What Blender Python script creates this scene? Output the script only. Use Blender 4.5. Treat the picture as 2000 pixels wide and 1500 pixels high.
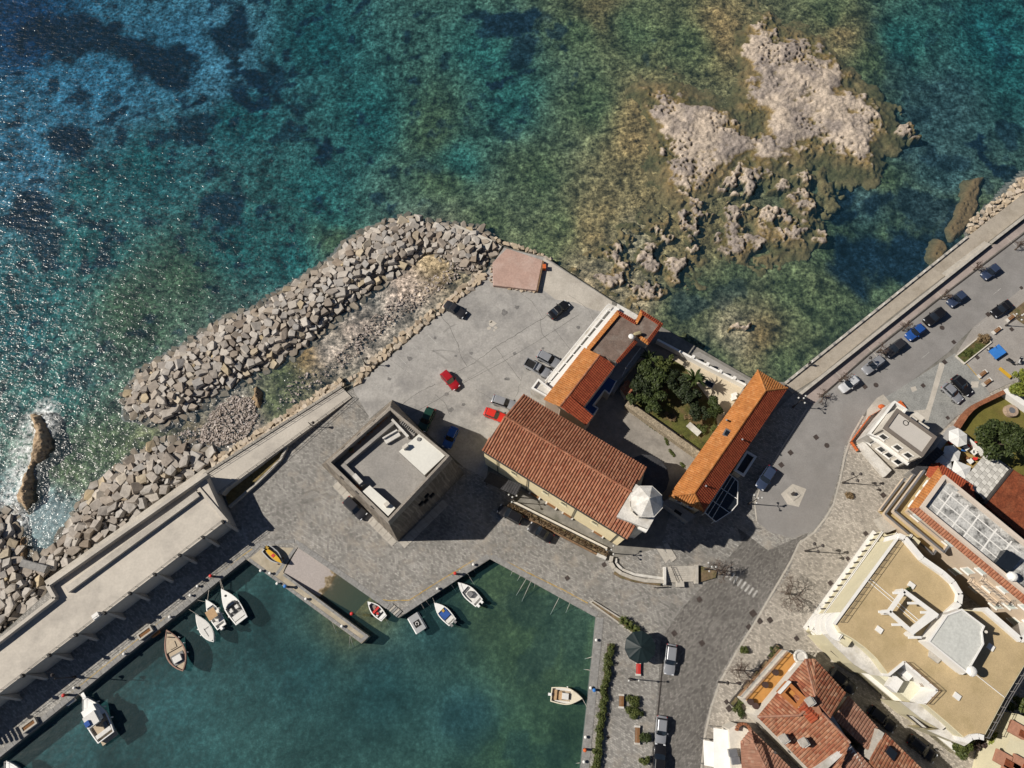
import bpy, bmesh, math, random
import numpy as np
from mathutils import Vector, Matrix
random.seed(7); RNG = np.random.default_rng(11)
sc = bpy.context.scene
for o in list(bpy.data.objects): bpy.data.objects.remove(o)
col = sc.collection
R = math.radians
# ---------------------------------------------------------------- camera, sky, sun, exposure
TILT = R(19.6); FPX = 1386.0; CAMH = 121.2; GZ = 1.2
cd = bpy.data.cameras.new('camera'); cam = bpy.data.objects.new('camera', cd); col.objects.link(cam)
cam.location = (0, 0, CAMH); cam.rotation_euler = (TILT, 0, 0)
cd.sensor_width = 36; cd.lens = 36*FPX/2000; cd.clip_start = 1; cd.clip_end = 3000
sc.camera = cam
SUN_EL = R(41); SUN_DIR = Vector((-math.cos(SUN_EL)*math.cos(R(4.5)), math.cos(SUN_EL)*math.sin(R(4.5)), math.sin(SUN_EL)))
w = bpy.data.worlds.new('World'); sc.world = w; w.use_nodes = True
nt = w.node_tree; nt.nodes.clear()
sky = nt.nodes.new('ShaderNodeTexSky'); sky.sky_type = 'NISHITA'; sky.sun_disc = False
sky.air_density = .55; sky.dust_density = .25; sky.sun_elevation = SUN_EL; sky.sun_rotation = math.atan2(SUN_DIR.x, SUN_DIR.y)
bg = nt.nodes.new('ShaderNodeBackground'); bg.inputs[1].default_value = 0.05
wo = nt.nodes.new('ShaderNodeOutputWorld')
nt.links.new(sky.outputs[0], bg.inputs[0]); nt.links.new(bg.outputs[0], wo.inputs[0])
sl = bpy.data.lights.new('sun', 'SUN'); sl.energy = 5.0; sl.angle = R(0.53); sl.color = (1.0, .93, .83)
so = bpy.data.objects.new('sun', sl); col.objects.link(so)
so.rotation_euler = SUN_DIR.to_track_quat('Z', 'Y').to_euler()
sc.view_settings.view_transform = 'Standard'; sc.view_settings.look = 'None'
sc.view_settings.exposure = 0.28; sc.view_settings.gamma = 1
sc.cycles.transparent_max_bounces = 16; sc.cycles.max_bounces = 6; sc.cycles.volume_bounces = 0
sc.cycles.sample_clamp_indirect = 4
# ---------------------------------------------------------------- pixel of the photo -> point at a known height
cT, sT = math.cos(TILT), math.sin(TILT)
def P(px, py, z=GZ):
    x = (px-1000)/FPX; y = -(py-750)/FPX
    dx, dy, dz = x, y*cT+sT, y*sT-cT
    s = (z-CAMH)/dz
    return Vector((dx*s, dy*s, z))
def PL(pts, z=GZ): return [P(p[0], p[1], p[2] if len(p) > 2 else z) for p in pts]
def topx(X, Y, Z=0.0):
    d = Y*sT+(CAMH-Z)*cT
    return 1000+FPX*X/d, 750-FPX*(Y*cT-(CAMH-Z)*sT)/d
def pdir(a, b, z=GZ):
    v = P(b[0], b[1], z)-P(a[0], a[1], z); return math.atan2(v.y, v.x)
# ---------------------------------------------------------------- numpy noise
def vnoise(x, y, seed=0):
    r = np.random.default_rng(seed); tab = r.random((256, 256))
    xi = np.floor(x).astype(int); yi = np.floor(y).astype(int); fx = x-xi; fy = y-yi
    fx = fx*fx*(3-2*fx); fy = fy*fy*(3-2*fy); a = xi & 255; b = yi & 255; a1 = (xi+1) & 255; b1 = (yi+1) & 255
    return (tab[a, b]*(1-fx)+tab[a1, b]*fx)*(1-fy)+(tab[a, b1]*(1-fx)+tab[a1, b1]*fx)*fy
def fbm(x, y, oct=4, seed=0, gain=.5):
    s = 0; a = 1; t = 0
    for i in range(oct):
        s = s+a*vnoise(x*2**i+17.3*i, y*2**i+9.1*i, seed+i); t += a; a *= gain
    return s/t
def worley(x, y, seed=0):
    r = np.random.default_rng(seed); tx = r.random((128, 128)); ty = r.random((128, 128))
    xi = np.floor(x).astype(int); yi = np.floor(y).astype(int); d = np.full(x.shape, 9.)
    d2 = np.full(x.shape, 9.)
    for i in (-1, 0, 1):
        for j in (-1, 0, 1):
            a = xi+i; b = yi+j
            q = np.hypot(a+tx[a & 127, b & 127]-x, b+ty[a & 127, b & 127]-y)
            d2 = np.minimum(d2, np.maximum(d, q)); d = np.minimum(d, q)
    return d, d2
def sstep(a, b, x):
    t = np.clip((x-a)/(b-a), 0, 1); return t*t*(3-2*t)
def polydist(px, py, poly):
    """signed distance, negative inside"""
    n = len(poly); ins = np.zeros(px.shape, bool); d = np.full(px.shape, 1e9)
    for i in range(n):
        ax, ay = poly[i]; bx, by = poly[(i+1) % n]
        c = ((ay > py) != (by > py)) & (px < (bx-ax)*(py-ay)/((by-ay) if by != ay else 1e-9)+ax); ins ^= c
        ex, ey = bx-ax, by-ay; t = np.clip(((px-ax)*ex+(py-ay)*ey)/(ex*ex+ey*ey+1e-12), 0, 1)
        d = np.minimum(d, np.hypot(px-ax-t*ex, py-ay-t*ey))
    return np.where(ins, -d, d)
def inpoly(x, y, poly):
    ins = False; n = len(poly)
    for i in range(n):
        ax, ay = poly[i]; bx, by = poly[(i+1) % n]
        if (ay > y) != (by > y) and x < (bx-ax)*(y-ay)/(by-ay)+ax: ins = not ins
    return ins
# ---------------------------------------------------------------- materials
MATS = {}
def newmat(name):
    m = bpy.data.materials.new(name); m.use_nodes = True; n = m.node_tree; n.nodes.clear()
    out = n.nodes.new('ShaderNodeOutputMaterial'); b = n.nodes.new('ShaderNodeBsdfPrincipled')
    n.links.new(b.outputs[0], out.inputs[0]); MATS[name] = m
    return m, n, b, out
def nd(n, t, **k):
    x = n.nodes.new('ShaderNode'+t)
    for a, v in k.items():
        if a.startswith('i_'): x.inputs[a[2:].replace('_', ' ')].default_value = v
        else: setattr(x, a, v)
    return x
def ramp(n, stops):
    r = n.nodes.new('ShaderNodeValToRGB'); e = r.color_ramp.elements
    while len(e) < len(stops): e.new(.5)
    for x, (p, c) in zip(e, stops):
        x.position = p; x.color = (c[0], c[1], c[2], 1) if not isinstance(c, (int, float)) else (c, c, c, 1)
    return r
def mixc(n, a, b, fac, mode='MIX'):
    m = n.nodes.new('ShaderNodeMix'); m.data_type = 'RGBA'; m.blend_type = mode
    for s, v in ((6, a), (7, b), (0, fac)):
        if hasattr(v, 'node'): n.links.new(v, m.inputs[s])
        else: m.inputs[s].default_value = v if s == 0 else (v[0], v[1], v[2], 1)
    return m.outputs[2]
def wpos(n, rot=0, scale=1, obj=False):
    g = n.nodes.new('ShaderNodeTexCoord').outputs['Object'] if obj else n.nodes.new('ShaderNodeNewGeometry').outputs['Position']
    mp = n.nodes.new('ShaderNodeMapping'); n.links.new(g, mp.inputs[0])
    mp.inputs['Rotation'].default_value = (0, 0, rot)
    s = scale if hasattr(scale, '__len__') else (scale,)*3
    mp.inputs['Scale'].default_value = s
    return mp.outputs[0]
def noise(n, vec, scale, detail=5, rough=.6):
    t = nd(n, 'TexNoise', i_Scale=scale, i_Detail=detail, i_Roughness=rough); n.links.new(vec, t.inputs[0]); return t.outputs[0]
def setbump(n, b, h, strength, dist):
    bp = nd(n, 'Bump', i_Strength=strength, i_Distance=dist); n.links.new(h, bp.inputs['Height']); n.links.new(bp.outputs[0], b.inputs['Normal'])
def mat(name, c, var=.18, scale=1.2, rough=.85, fine=9, finev=.12, bump=.3, bd=.02, metal=0, obj=False, spec=.3, stain=None, coat=0, sstain=.22):
    """painted / stone surface: colour with large and fine variation, optional stains of a second colour"""
    if name in MATS: return MATS[name]
    m, n, b, o = newmat(name)
    v = wpos(n, obj=obj); a = noise(n, v, scale); f = noise(n, v, fine, 3)
    lo = [x*(1-var) for x in c]; hi = [min(1, x*(1+var)) for x in c]
    r = ramp(n, [(.3, lo), (.7, hi)]); n.links.new(a, r.inputs[0]); cc = r.outputs[0]
    if stain:
        s = noise(n, v, sstain, 6, .65); q = ramp(n, [(.48, 0), (.68, 1)]); n.links.new(s, q.inputs[0]); cc = mixc(n, cc, stain, q.outputs[0])
    fr = ramp(n, [(.25, 1-finev*2), (.75, 1)]); n.links.new(f, fr.inputs[0])
    cc = mixc(n, cc, fr.outputs[0], 1.0, 'MULTIPLY')
    n.links.new(cc, b.inputs['Base Color']); b.inputs['Roughness'].default_value = rough; b.inputs['Metallic'].default_value = metal
    b.inputs['Specular IOR Level'].default_value = spec; b.inputs['Coat Weight'].default_value = coat
    if bump: setbump(n, b, f, bump, bd)
    return m
def setts(name, c, rot, bw=.55, bh=.3, mort=.55, var=.35, stain=None, spread=.17, sd=0):
    m, n, b, o = newmat(name)
    v = wpos(n, rot=rot); v.node.inputs['Location'].default_value = (sd*3.7, sd*1.9, 0)
    wv = noise(n, v, .22, 3); wm = nd(n, 'VectorMath', operation='ADD')
    sc_ = nd(n, 'VectorMath', operation='SCALE'); cmb = nd(n, 'CombineXYZ'); n.links.new(wv, cmb.inputs[0]); n.links.new(wv, cmb.inputs[1])
    n.links.new(cmb.outputs[0], sc_.inputs[0]); sc_.inputs['Scale'].default_value = .9
    n.links.new(v, wm.inputs[0]); n.links.new(sc_.outputs[0], wm.inputs[1])
    t = nd(n, 'TexBrick'); t.offset = .5; n.links.new(wm.outputs[0], t.inputs['Vector'])
    t.inputs['Scale'].default_value = 1; t.inputs['Brick Width'].default_value = bw; t.inputs['Row Height'].default_value = bh
    t.inputs['Mortar Size'].default_value = .028; t.inputs['Bias'].default_value = 0; t.inputs['Mortar Smooth'].default_value = .3
    t.inputs['Color1'].default_value = (*[x*(1-spread*2) for x in c], 1); t.inputs['Color2'].default_value = (*[x*(1+spread*2) for x in c], 1)
    t.inputs['Mortar'].default_value = (*[x*mort for x in c], 1)
    big = noise(n, v, .13, 6, .62); r = ramp(n, [(.3, 1-var), (.72, 1.12)]); n.links.new(big, r.inputs[0])
    cc = mixc(n, t.outputs[0], r.outputs[0], 1, 'MULTIPLY')
    if stain:
        s = noise(n, v, .35, 6, .7); q = ramp(n, [(.52, 0), (.74, .8)]); n.links.new(s, q.inputs[0]); cc = mixc(n, cc, stain, q.outputs[0])
    f = noise(n, v, 7, 3); fr = ramp(n, [(.25, .72), (.75, 1.05)]); n.links.new(f, fr.inputs[0]); cc = mixc(n, cc, fr.outputs[0], 1, 'MULTIPLY')
    n.links.new(cc, b.inputs['Base Color']); b.inputs['Roughness'].default_value = .8; b.inputs['Specular IOR Level'].default_value = .3
    setbump(n, b, t.outputs['Fac'], -.35, .02)
    return m
def pieces(name, stops, rough=.9, scale=4, bump=.5, bd=.05, spec=.25, fine=.35, obj=False, wet=None):
    """colour chosen per loose piece (tile, stone, leaf) and per object"""
    m, n, b, o = newmat(name)
    g = nd(n, 'NewGeometry'); oi = nd(n, 'ObjectInfo'); ad = nd(n, 'Math', operation='ADD'); fr = nd(n, 'Math', operation='FRACT')
    n.links.new(g.outputs['Random Per Island'], ad.inputs[0]); n.links.new(oi.outputs['Random'], ad.inputs[1]); n.links.new(ad.outputs[0], fr.inputs[0])
    r = ramp(n, stops); r.color_ramp.interpolation = 'LINEAR'; n.links.new(fr.outputs[0], r.inputs[0])
    v = wpos(n); f = noise(n, v, scale, 5); q = ramp(n, [(.25, 1-fine), (.75, 1.05)]); n.links.new(f, q.inputs[0])
    cc = mixc(n, r.outputs[0], q.outputs[0], 1, 'MULTIPLY')
    if wet:
        sz = nd(n, 'SeparateXYZ'); n.links.new(g.outputs['Position'], sz.inputs[0]); mr = nd(n, 'MapRange'); n.links.new(sz.outputs[2], mr.inputs[0]); mr.inputs[1].default_value = .0; mr.inputs[2].default_value = .5; cc = mixc(n, wet, cc, mr.outputs[0])
    n.links.new(cc, b.inputs['Base Color']); b.inputs['Roughness'].default_value = rough; b.inputs['Specular IOR Level'].default_value = spec
    if bump: setbump(n, b, f, bump, bd)
    return m
# ---------------------------------------------------------------- mesh builder
def org(o):
    v = Vector((0, 0, 0))
    while o is not None: v += o.location; o = o.parent
    return v
def link(name, me, parent=None, loc=None):
    o = bpy.data.objects.new(name, me); col.objects.link(o)
    if parent is not None: o.parent = parent
    if loc is not None: o.location = loc
    return o
def tag(o, label=None, cat=None, group=None, kind=None):
    if label: o['label'] = label
    if cat: o['category'] = cat
    if group: o['group'] = group
    if kind: o['kind'] = kind
    return o
def thing(name, label, cat, loc=(0, 0, 0), group=None):
    o = bpy.data.objects.new(name, None); col.objects.link(o); o.location = loc; o.empty_display_size = .3
    return tag(o, label, cat, group)
class MB:
    def __init__(s): s.v = []; s.f = []
    def poly(s, pts):
        k = len(s.v); s.v += [tuple(p) for p in pts]; s.f.append(tuple(range(k, k+len(pts)))); return s
    def prism(s, pts, z0, z1, bottom=True):
        """pts: vectors (xy used); z0/z1 numbers"""
        a = sum(pts[i][0]*pts[(i+1) % len(pts)][1]-pts[(i+1) % len(pts)][0]*pts[i][1] for i in range(len(pts)))
        if a < 0: pts = pts[::-1]
        return s.loft([(p[0], p[1], z0) for p in pts], [(p[0], p[1], z1) for p in pts], bottom)
    def loft(s, lo, hi, bottom=True, top=True):
        k = len(s.v); n = len(lo); s.v += [tuple(p) for p in lo]+[tuple(p) for p in hi]
        for i in range(n): j = (i+1) % n; s.f.append((k+i, k+j, k+n+j, k+n+i))
        if top: s.f.append(tuple(range(k+n, k+2*n)))
        if bottom: s.f.append(tuple(range(k+n-1, k-1, -1)))
        return s
    def box(s, c, size, rz=0, m=None):
        hx, hy, hz = size[0]/2, size[1]/2, size[2]/2; M = m if m is not None else Matrix.Rotation(rz, 3, 'Z')
        q = [M @ Vector((x, y, z)) + Vector(c) for z in (-hz, hz) for x, y in ((-hx, -hy), (hx, -hy), (hx, hy), (-hx, hy))]
        return s.loft(q[:4], q[4:])
    def wall(s, a, b, th, z0, z1, side=0):
        """wall from a to b (xy), side: -1/0/1 where the thickness lies (left of a->b = 1)"""
        a = Vector((a[0], a[1])); b = Vector((b[0], b[1])); d = (b-a).normalized(); nrm = Vector((-d.y, d.x))
        o0 = nrm*th*(side-1)/2; o1 = nrm*th*(side+1)/2
        return s.prism([a+o0, b+o0, b+o1, a+o1], z0, z1)
    def tube(s, a, b, r0, r1=None, n=6, cap=True):
        a = Vector(a); b = Vector(b); r1 = r0 if r1 is None else r1
        d = (b-a); d = d.normalized() if d.length > 1e-6 else Vector((0, 0, 1)); u = d.orthogonal().normalized(); w_ = d.cross(u)
        lo = [a+(u*math.cos(2*math.pi*i/n)+w_*math.sin(2*math.pi*i/n))*r0 for i in range(n)]
        hi = [b+(u*math.cos(2*math.pi*i/n)+w_*math.sin(2*math.pi*i/n))*r1 for i in range(n)]
        return s.loft(lo, hi, cap, cap)
    def ball(s, c, r, n=8, m=5, sq=(1, 1, 1)):
        k = len(s.v); c = Vector(c)
        s.v.append((c.x, c.y, c.z-r*sq[2]))
        for j in range(1, m):
            t = -math.pi/2+math.pi*j/m
            for i in range(n):
                a = 2*math.pi*i/n; s.v.append((c.x+r*sq[0]*math.cos(t)*math.cos(a), c.y+r*sq[1]*math.cos(t)*math.sin(a), c.z+r*sq[2]*math.sin(t)))
        s.v.append((c.x, c.y, c.z+r*sq[2])); e = len(s.v)-1
        for i in range(n):
            i2 = (i+1) % n; s.f.append((k, k+1+i2, k+1+i)); q = k+1+(m-2)*n; s.f.append((e, q+i, q+i2))
            for j in range(m-2): b0 = k+1+j*n; s.f.append((b0+i, b0+i2, b0+n+i2, b0+n+i))
        return s
    def path(s, pts, r, n=5):
        for a, b in zip(pts[:-1], pts[1:]): s.tube(a, b, r, r, n)
        return s
    def mesh(s, name, material, off=(0, 0, 0), smooth=False):
        me = bpy.data.meshes.new(name); o = Vector(off)
        me.from_pydata([(x-o[0], y-o[1], z-o[2]) for x, y, z in s.v], [], s.f)
        if material is not None: me.materials.append(material)
        if smooth: me.polygons.foreach_set('use_smooth', [True]*len(me.polygons))
        me.update(); return me
    def build(s, name, material, parent=None, smooth=False, kind=None, bevel=0, label=None):
        off = org(parent) if parent is not None else Vector((0, 0, 0))
        me = s.mesh(name, material, off, smooth); o = link(name, me, parent)
        if bevel:
            b = o.modifiers.new('bevel', 'BEVEL'); b.width = bevel; b.segments = 1; b.limit_method = 'ANGLE'
        if kind: o['kind'] = kind
        if label: o['label'] = label
        return o
    def top(s, name, material, label, cat, group=None, kind=None, smooth=False, bevel=0):
        """a top-level thing that is one mesh, origin at its base"""
        a = np.array(s.v); c = (float(a[:, 0].mean()), float(a[:, 1].mean()), float(a[:, 2].min()))
        me = s.mesh(name, material, c, smooth); o = link(name, me, None, c)
        if bevel:
            b = o.modifiers.new('bevel', 'BEVEL'); b.width = bevel; b.segments = 1; b.limit_method = 'ANGLE'
        return tag(o, label, cat, group, kind)
def copy_tree(o, parent=None):
    c = o.copy(); col.objects.link(c); c.parent = parent
    for ch in list(o.children): copy_tree(ch, c)
    return c
def cen(pts): return Vector((sum(p[0] for p in pts)/len(pts), sum(p[1] for p in pts)/len(pts), 0))
def inset(pts, d):
    """move the sides of a polygon inwards by d (xy)"""
    pts = [Vector((p[0], p[1])) for p in pts]; n = len(pts)
    a = sum(pts[i].x*pts[(i+1) % n].y-pts[(i+1) % n].x*pts[i].y for i in range(n)); sg = 1 if a > 0 else -1; out = []
    for i in range(n):
        p0, p1, p2 = pts[i-1], pts[i], pts[(i+1) % n]; e0 = (p1-p0).normalized(); e1 = (p2-p1).normalized()
        n0 = Vector((-e0.y, e0.x))*sg; n1 = Vector((-e1.y, e1.x))*sg; b = (n0+n1); b = b/max(.3, b.length_squared)*2
        out.append(p1+b*d)
    return out
def ring(mb, pts, th, z0, z1):
    """closed wall ring, outer face on pts"""
    q = inset(pts, th); n = len(pts)
    for i in range(n):
        j = (i+1) % n
        mb.loft([(pts[i][0], pts[i][1], z0), (pts[j][0], pts[j][1], z0), (q[j].x, q[j].y, z0), (q[i].x, q[i].y, z0)],
                [(pts[i][0], pts[i][1], z1), (pts[j][0], pts[j][1], z1), (q[j].x, q[j].y, z1), (q[i].x, q[i].y, z1)])
    return q
def sheet(name, pts, z, material, kind='structure'):
    o = MB().poly([(p[0], p[1], z) for p in PL(pts, z)]).build(name, material); me = o.data
    if me.polygons[0].normal.z < 0: me.flip_normals()
    return tag(o, kind=kind)
def slab(name, pts, z0, z1, material, kind='structure', bevel=0):
    o = MB().prism(PL(pts, z1), z0, z1).build(name, material, bevel=bevel); return tag(o, kind=kind)
def tile_roof(pts, parent, name='roof_tiles', material=None, sp=.42, course=.42, amp=.085, base=None, basename='roof', th=.18, jit=.012):
    """pts: planar convex polygon in 3D, pts[0]->pts[1] is the eave. Builds the deck and the rows of barrel tiles."""
    pts = [Vector(p) for p in pts]; u = (pts[1]-pts[0]).normalized()
    nrm = Vector((0, 0, 0))
    for i in range(len(pts)): a, b = pts[i]-pts[0], pts[(i+1) % len(pts)]-pts[0]; nrm += a.cross(b)
    nrm.normalize()
    if nrm.z < 0: nrm = -nrm
    v = nrm.cross(u)
    if v.z < 0: v = -v
    q = [((p-pts[0]).dot(u), (p-pts[0]).dot(v)) for p in pts]
    umin = min(a for a, b in q); umax = max(a for a, b in q)
    dk = MB(); dk.loft([p-nrm*th for p in pts], [p for p in pts])
    deck = dk.build(basename, base or material, parent)
    t = MB(); n = max(1, int((umax-umin)/sp)); s = (umax-umin)/n; r = s*.5
    for k in range(n):
        uc = umin+(k+.5)*s; vs = []
        for i in range(len(q)):
            (a0, b0), (a1, b1) = q[i], q[(i+1) % len(q)]
            if (a0-uc)*(a1-uc) < 0: vs.append(b0+(b1-b0)*(uc-a0)/(a1-a0))
        if len(vs) < 2: continue
        v0, v1 = min(vs), max(vs); m = max(1, int((v1-v0)/course)); c = (v1-v0)/m
        for j in range(m):
            w0 = v0+j*c; w1 = w0+c*1.12; up = random.uniform(0, jit); du = random.uniform(-.012, .012)
            sec = [(-.86*r, 0), (-.45*r, .8), (.45*r, .8), (.86*r, 0)]
            A = [pts[0]+u*(uc+du+x)+v*w0+nrm*(h*amp*1.1+up+.035) for x, h in sec]
            B = [pts[0]+u*(uc+du+x*.86)+v*min(w1, v1)+nrm*(h*amp*.85+up+.005) for x, h in sec]
            i0 = len(t.v); t.v += [tuple(p) for p in A+B]
            t.f += [(i0, i0+1, i0+5, i0+4), (i0+1, i0+2, i0+6, i0+5), (i0+2, i0+3, i0+7, i0+6), (i0, i0+3, i0+2, i0+1)]
    o = t.build(name, material, deck, kind='stuff')
    return deck
def ridge_cap(parent, a, b, material, r=.16, sp=.42):
    a = Vector(a); b = Vector(b); n = max(1, int((b-a).length/sp)); t = MB()
    for i in range(n):
        p = a.lerp(b, i/n); q = a.lerp(b, (i+1.12)/n); t.tube(p, q, r*1.1, r*.88, 6)
    return t.build('ridge_tiles', material, parent, kind='stuff')

def RP(px3, *others):
    """three (px, py, z) corners fix a roof plane; the other (px, py) corners are found on that plane along their sight lines"""
    a, b, c = [P(*q) for q in px3]; n = (b-a).cross(c-a).normalized(); o = Vector((0, 0, CAMH)); out = []
    for x, y in others:
        d = P(x, y, 0)-o; t = (a-o).dot(n)/d.dot(n); out.append(o+d*t)
    return [a, b, c]+out
# ================================================================ seabed, reef, water
LAND = [(-150, 1600), (0, 1478), (480, 1092), (551, 1116), (582, 1068), (757, 1190), (778, 1207), (957, 1090), (1165, 1205), (1135, 1500), (1122, 1640),
        (2400, 1640), (2400, 110), (2000, 380), (1890, 462), (1540, 747), (1475, 743), (1295, 640), (1197, 588), (1065, 502), (985, 482), (945, 540),
        (690, 757), (405, 940), (100, 1150), (0, 1240), (-150, 1370)]
ZC = [(0, 0, -9), (-300, 300, -9), (0, 250, -6.5), (150, 120, -6.8), (300, 80, -6.5), (0, 600, -5.5), (150, 480, -4), (300, 300, -5), (450, 150, -5.5), (600, 50, -4.8), (700, 200, -3.8),
      (600, 350, -4), (450, 450, -4), (250, 600, -2.8), (100, 750, -2.5), (-100, 900, -3), (30, 900, -2), (550, 490, -4.2), (640, 440, -2.4), (750, 380, -2.8), (650, 300, -4.2), (850, 300, -2.2),
      (900, 100, -2.6), (1000, 200, -2.5), (1050, 350, -1.5), (1150, 200, -1.7), (1200, 50, -1.5), (1200, 400, -1.0), (950, 430, -1.2), (1100, 480, -.5), (1300, 100, -.8),
      (1240, 250, -.35), (1400, 80, -.35), (1650, 60, -.6), (1800, 50, -2.6), (1950, 50, -4.2), (1900, 200, -2.4), (1990, 150, -3.6), (1850, 320, -2.2), (1700, 370, -1.4),
      (1700, 460, -2.5), (1760, 540, -2.2), (1600, 560, -.9), (1500, 650, -.8), (1400, 600, -.8), (1350, 570, -1.1), (1600, 650, -.9), (1640, 420, -2), (1900, 420, -.8), (2200, 200, -2),
      (550, 750, -.25), (700, 650, -.05), (620, 700, -.2), (500, 820, -.1), (400, 850, -.3), (300, 870, -.5), (800, 560, .12), (850, 530, .3), (100, 950, -1.0), (60, 1020, -.7),
      (100, 1480, -2.09), (300, 1350, -2.09), (500, 1250, -1.98), (600, 1300, -2.09), (550, 1160, -1.65), (750, 1350, -2.09), (850, 1250, -1.43), (950, 1200, -0.83), (1000, 1150, -0.72),
      (1050, 1300, -0.94), (1100, 1400, -1.16), (900, 1400, -1.65), (1000, 1480, -1.43), (700, 1180, -0.88), (400, 1600, -2.20), (1130, 560, -.2), (1240, 600, -.3), (1300, 640, -.4)]
SAND = (.21, .25, .25); TEAL = (.038, .115, .088); OLIV = (.085, .10, .045); BRWN = (.165, .11, .047); LIME = (.27, .215, .135); MOSS = (.075, .088, .042); GRAV = (.30, .25, .21); MUD = (.062, .092, .084); DEEP = (.05, .08, .12); GOLD = (.20, .142, .064)
CC = [(0, 0, DEEP), (0, 200, SAND), (100, 130, SAND), (200, 160, SAND), (50, 300, SAND), (350, 60, SAND), (400, 100, SAND), (130, 330, TEAL), (0, 600, TEAL), (150, 480, TEAL), (260, 300, TEAL),
      (450, 200, TEAL), (600, 50, TEAL), (700, 200, TEAL), (600, 350, TEAL), (450, 450, TEAL), (250, 600, OLIV), (350, 520, OLIV), (100, 750, TEAL), (560, 480, TEAL), (650, 440, OLIV), (650, 400, TEAL),
      (850, 230, OLIV), (860, 350, OLIV), (900, 300, TEAL), (950, 100, TEAL), (1000, 180, TEAL), (1050, 330, OLIV), (1150, 200, OLIV), (1130, 60, OLIV), (1250, 60, OLIV), (1200, 400, GOLD), (1100, 430, OLIV),
      (950, 430, OLIV), (1060, 480, OLIV), (1180, 20, BRWN), (1350, 80, OLIV), (1250, 200, GOLD), (1240, 300, GOLD), (1280, 380, GOLD), (1420, 60, GOLD), (1650, 60, GOLD), (1700, 100, OLIV), (1640, 25, OLIV), (1770, 60, TEAL), (1950, 50, TEAL),
      (1850, 200, MUD), (1990, 100, TEAL), (1800, 260, MUD), (1850, 330, MUD), (1720, 350, OLIV), (1690, 400, MUD), (1880, 430, OLIV), (1640, 480, OLIV), (1560, 560, OLIV), (1620, 600, OLIV),
      (1500, 650, BRWN), (1450, 640, LIME), (1380, 560, MOSS), (1450, 540, MOSS), (1330, 590, MOSS), (1300, 640, OLIV), (1400, 690, OLIV), (1550, 700, OLIV), (1650, 640, MOSS), (1750, 480, MOSS),
      (550, 740, OLIV), (600, 700, BRWN), (640, 690, GRAV), (700, 640, GRAV), (760, 590, GRAV), (800, 560, GRAV), (460, 800, GRAV), (480, 830, GRAV), (430, 850, GRAV), (380, 860, BRWN), (300, 870, MOSS), (860, 510, LIME), (520, 790, OLIV), (200, 850, OLIV), (120, 900, OLIV),
      (70, 1010, SAND), (100, 1480, MUD), (300, 1350, MUD), (500, 1250, MUD), (600, 1300, MUD), (530, 1150, MUD), (750, 1350, MUD), (850, 1230, MUD), (950, 1200, MOSS), (980, 1130, OLIV),
      (1050, 1300, MOSS), (1010, 1250, OLIV), (1100, 1400, MOSS), (900, 1400, MUD), (1000, 1480, MOSS), (700, 1190, BRWN), (1130, 540, LIME), (1200, 500, LIME), (1250, 580, LIME), (1160, 440, GOLD), (1320, 450, GOLD), (1400, 450, GOLD), (1240, 450, LIME)]
DARK = [(120, 25, 170, 42, 5, 1), (270, 70, 110, 40, 25, 1), (112, 240, 40, 62, -10, 1), (28, 380, 52, 55, 0, 1), (70, 440, 40, 35, 0, .9), (350, 148, 19, 16, 0, 1), (480, 110, 42, 20, 20, 1), (470, 155, 45, 25, 10, 1), (525, 115, 22, 45, 0, .9),
        (440, 25, 55, 30, 0, 1), (230, 40, 60, 40, 0, .8), (410, 300, 28, 28, 0, .9), (330, 230, 35, 22, 0, .9), (618, 265, 15, 32, -10, 1), (560, 190, 22, 20, 0, .8), (540, 235, 30, 20, 0, .8), (430, 390, 48, 40, 0, .95), (285, 395, 26, 22, 0, .8),
        (370, 215, 40, 20, 0, .9), (590, 160, 18, 18, 0, .7), (250, 200, 25, 12, 0, .8), (200, 180, 22, 14, -40, .9), (1000, 30, 75, 32, 0, 1), (985, 140, 18, 10, 0, 1), (1012, 85, 42, 30, 10, .9), (930, 22, 40, 20, 0, .9), (1090, 55, 25, 14, 0, .8), (1030, 120, 25, 12, 0, .9),
        (920, 190, 8, 8, 0, .9), (1020, 220, 11, 8, 0, .8), (990, 268, 10, 8, 0, .8), (1110, 150, 12, 8, 0, .7), (1270, 100, 18, 14, 0, .6),
        (1640, 320, 45, 30, 30, 1), (1690, 500, 62, 70, 20, 1), (1790, 490, 75, 65, -30, 1), (1640, 390, 40, 25, 0, 1), (1770, 130, 40, 40, 0, .5), (1930, 290, 60, 14, 40, 1), (1965, 320, 50, 18, 40, .9), (1820, 400, 70, 30, 10, .8), (1850, 300, 40, 20, 30, .7),  # first ellipse is shadowed water beside the reef, painted into the seabed colour
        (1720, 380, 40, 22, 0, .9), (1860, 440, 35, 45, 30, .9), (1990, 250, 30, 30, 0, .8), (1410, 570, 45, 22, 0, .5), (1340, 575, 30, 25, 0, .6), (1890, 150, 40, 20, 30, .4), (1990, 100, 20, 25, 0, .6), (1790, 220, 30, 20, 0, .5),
        (920, 1425, 50, 55, 20, .7), (1005, 1470, 30, 60, 0, .8), (1060, 1245, 35, 90, 15, .7), (1130, 1230, 40, 90, 0, .6), (735, 1275, 60, 45, 0, .6), (1020, 1190, 50, 30, 30, .6), (1075, 1480, 40, 30, 0, .5), (560, 1345, 18, 16, 0, .5), (600, 1350, 12, 10, 0, .5)]
def idw(px, py, pts, vals, p=2.6, soft=18):
    W = np.zeros(px.shape); S = np.zeros(px.shape+np.shape(vals[0]))
    for (x, y), v in zip(pts, vals):
        w_ = ((px-x)**2+(py-y)**2+soft**2)**(-p/2); W += w_
        S += w_[..., None]*np.array(v) if np.ndim(v) else w_*v
    return S/(W[..., None] if S.ndim > W.ndim else W)
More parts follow.
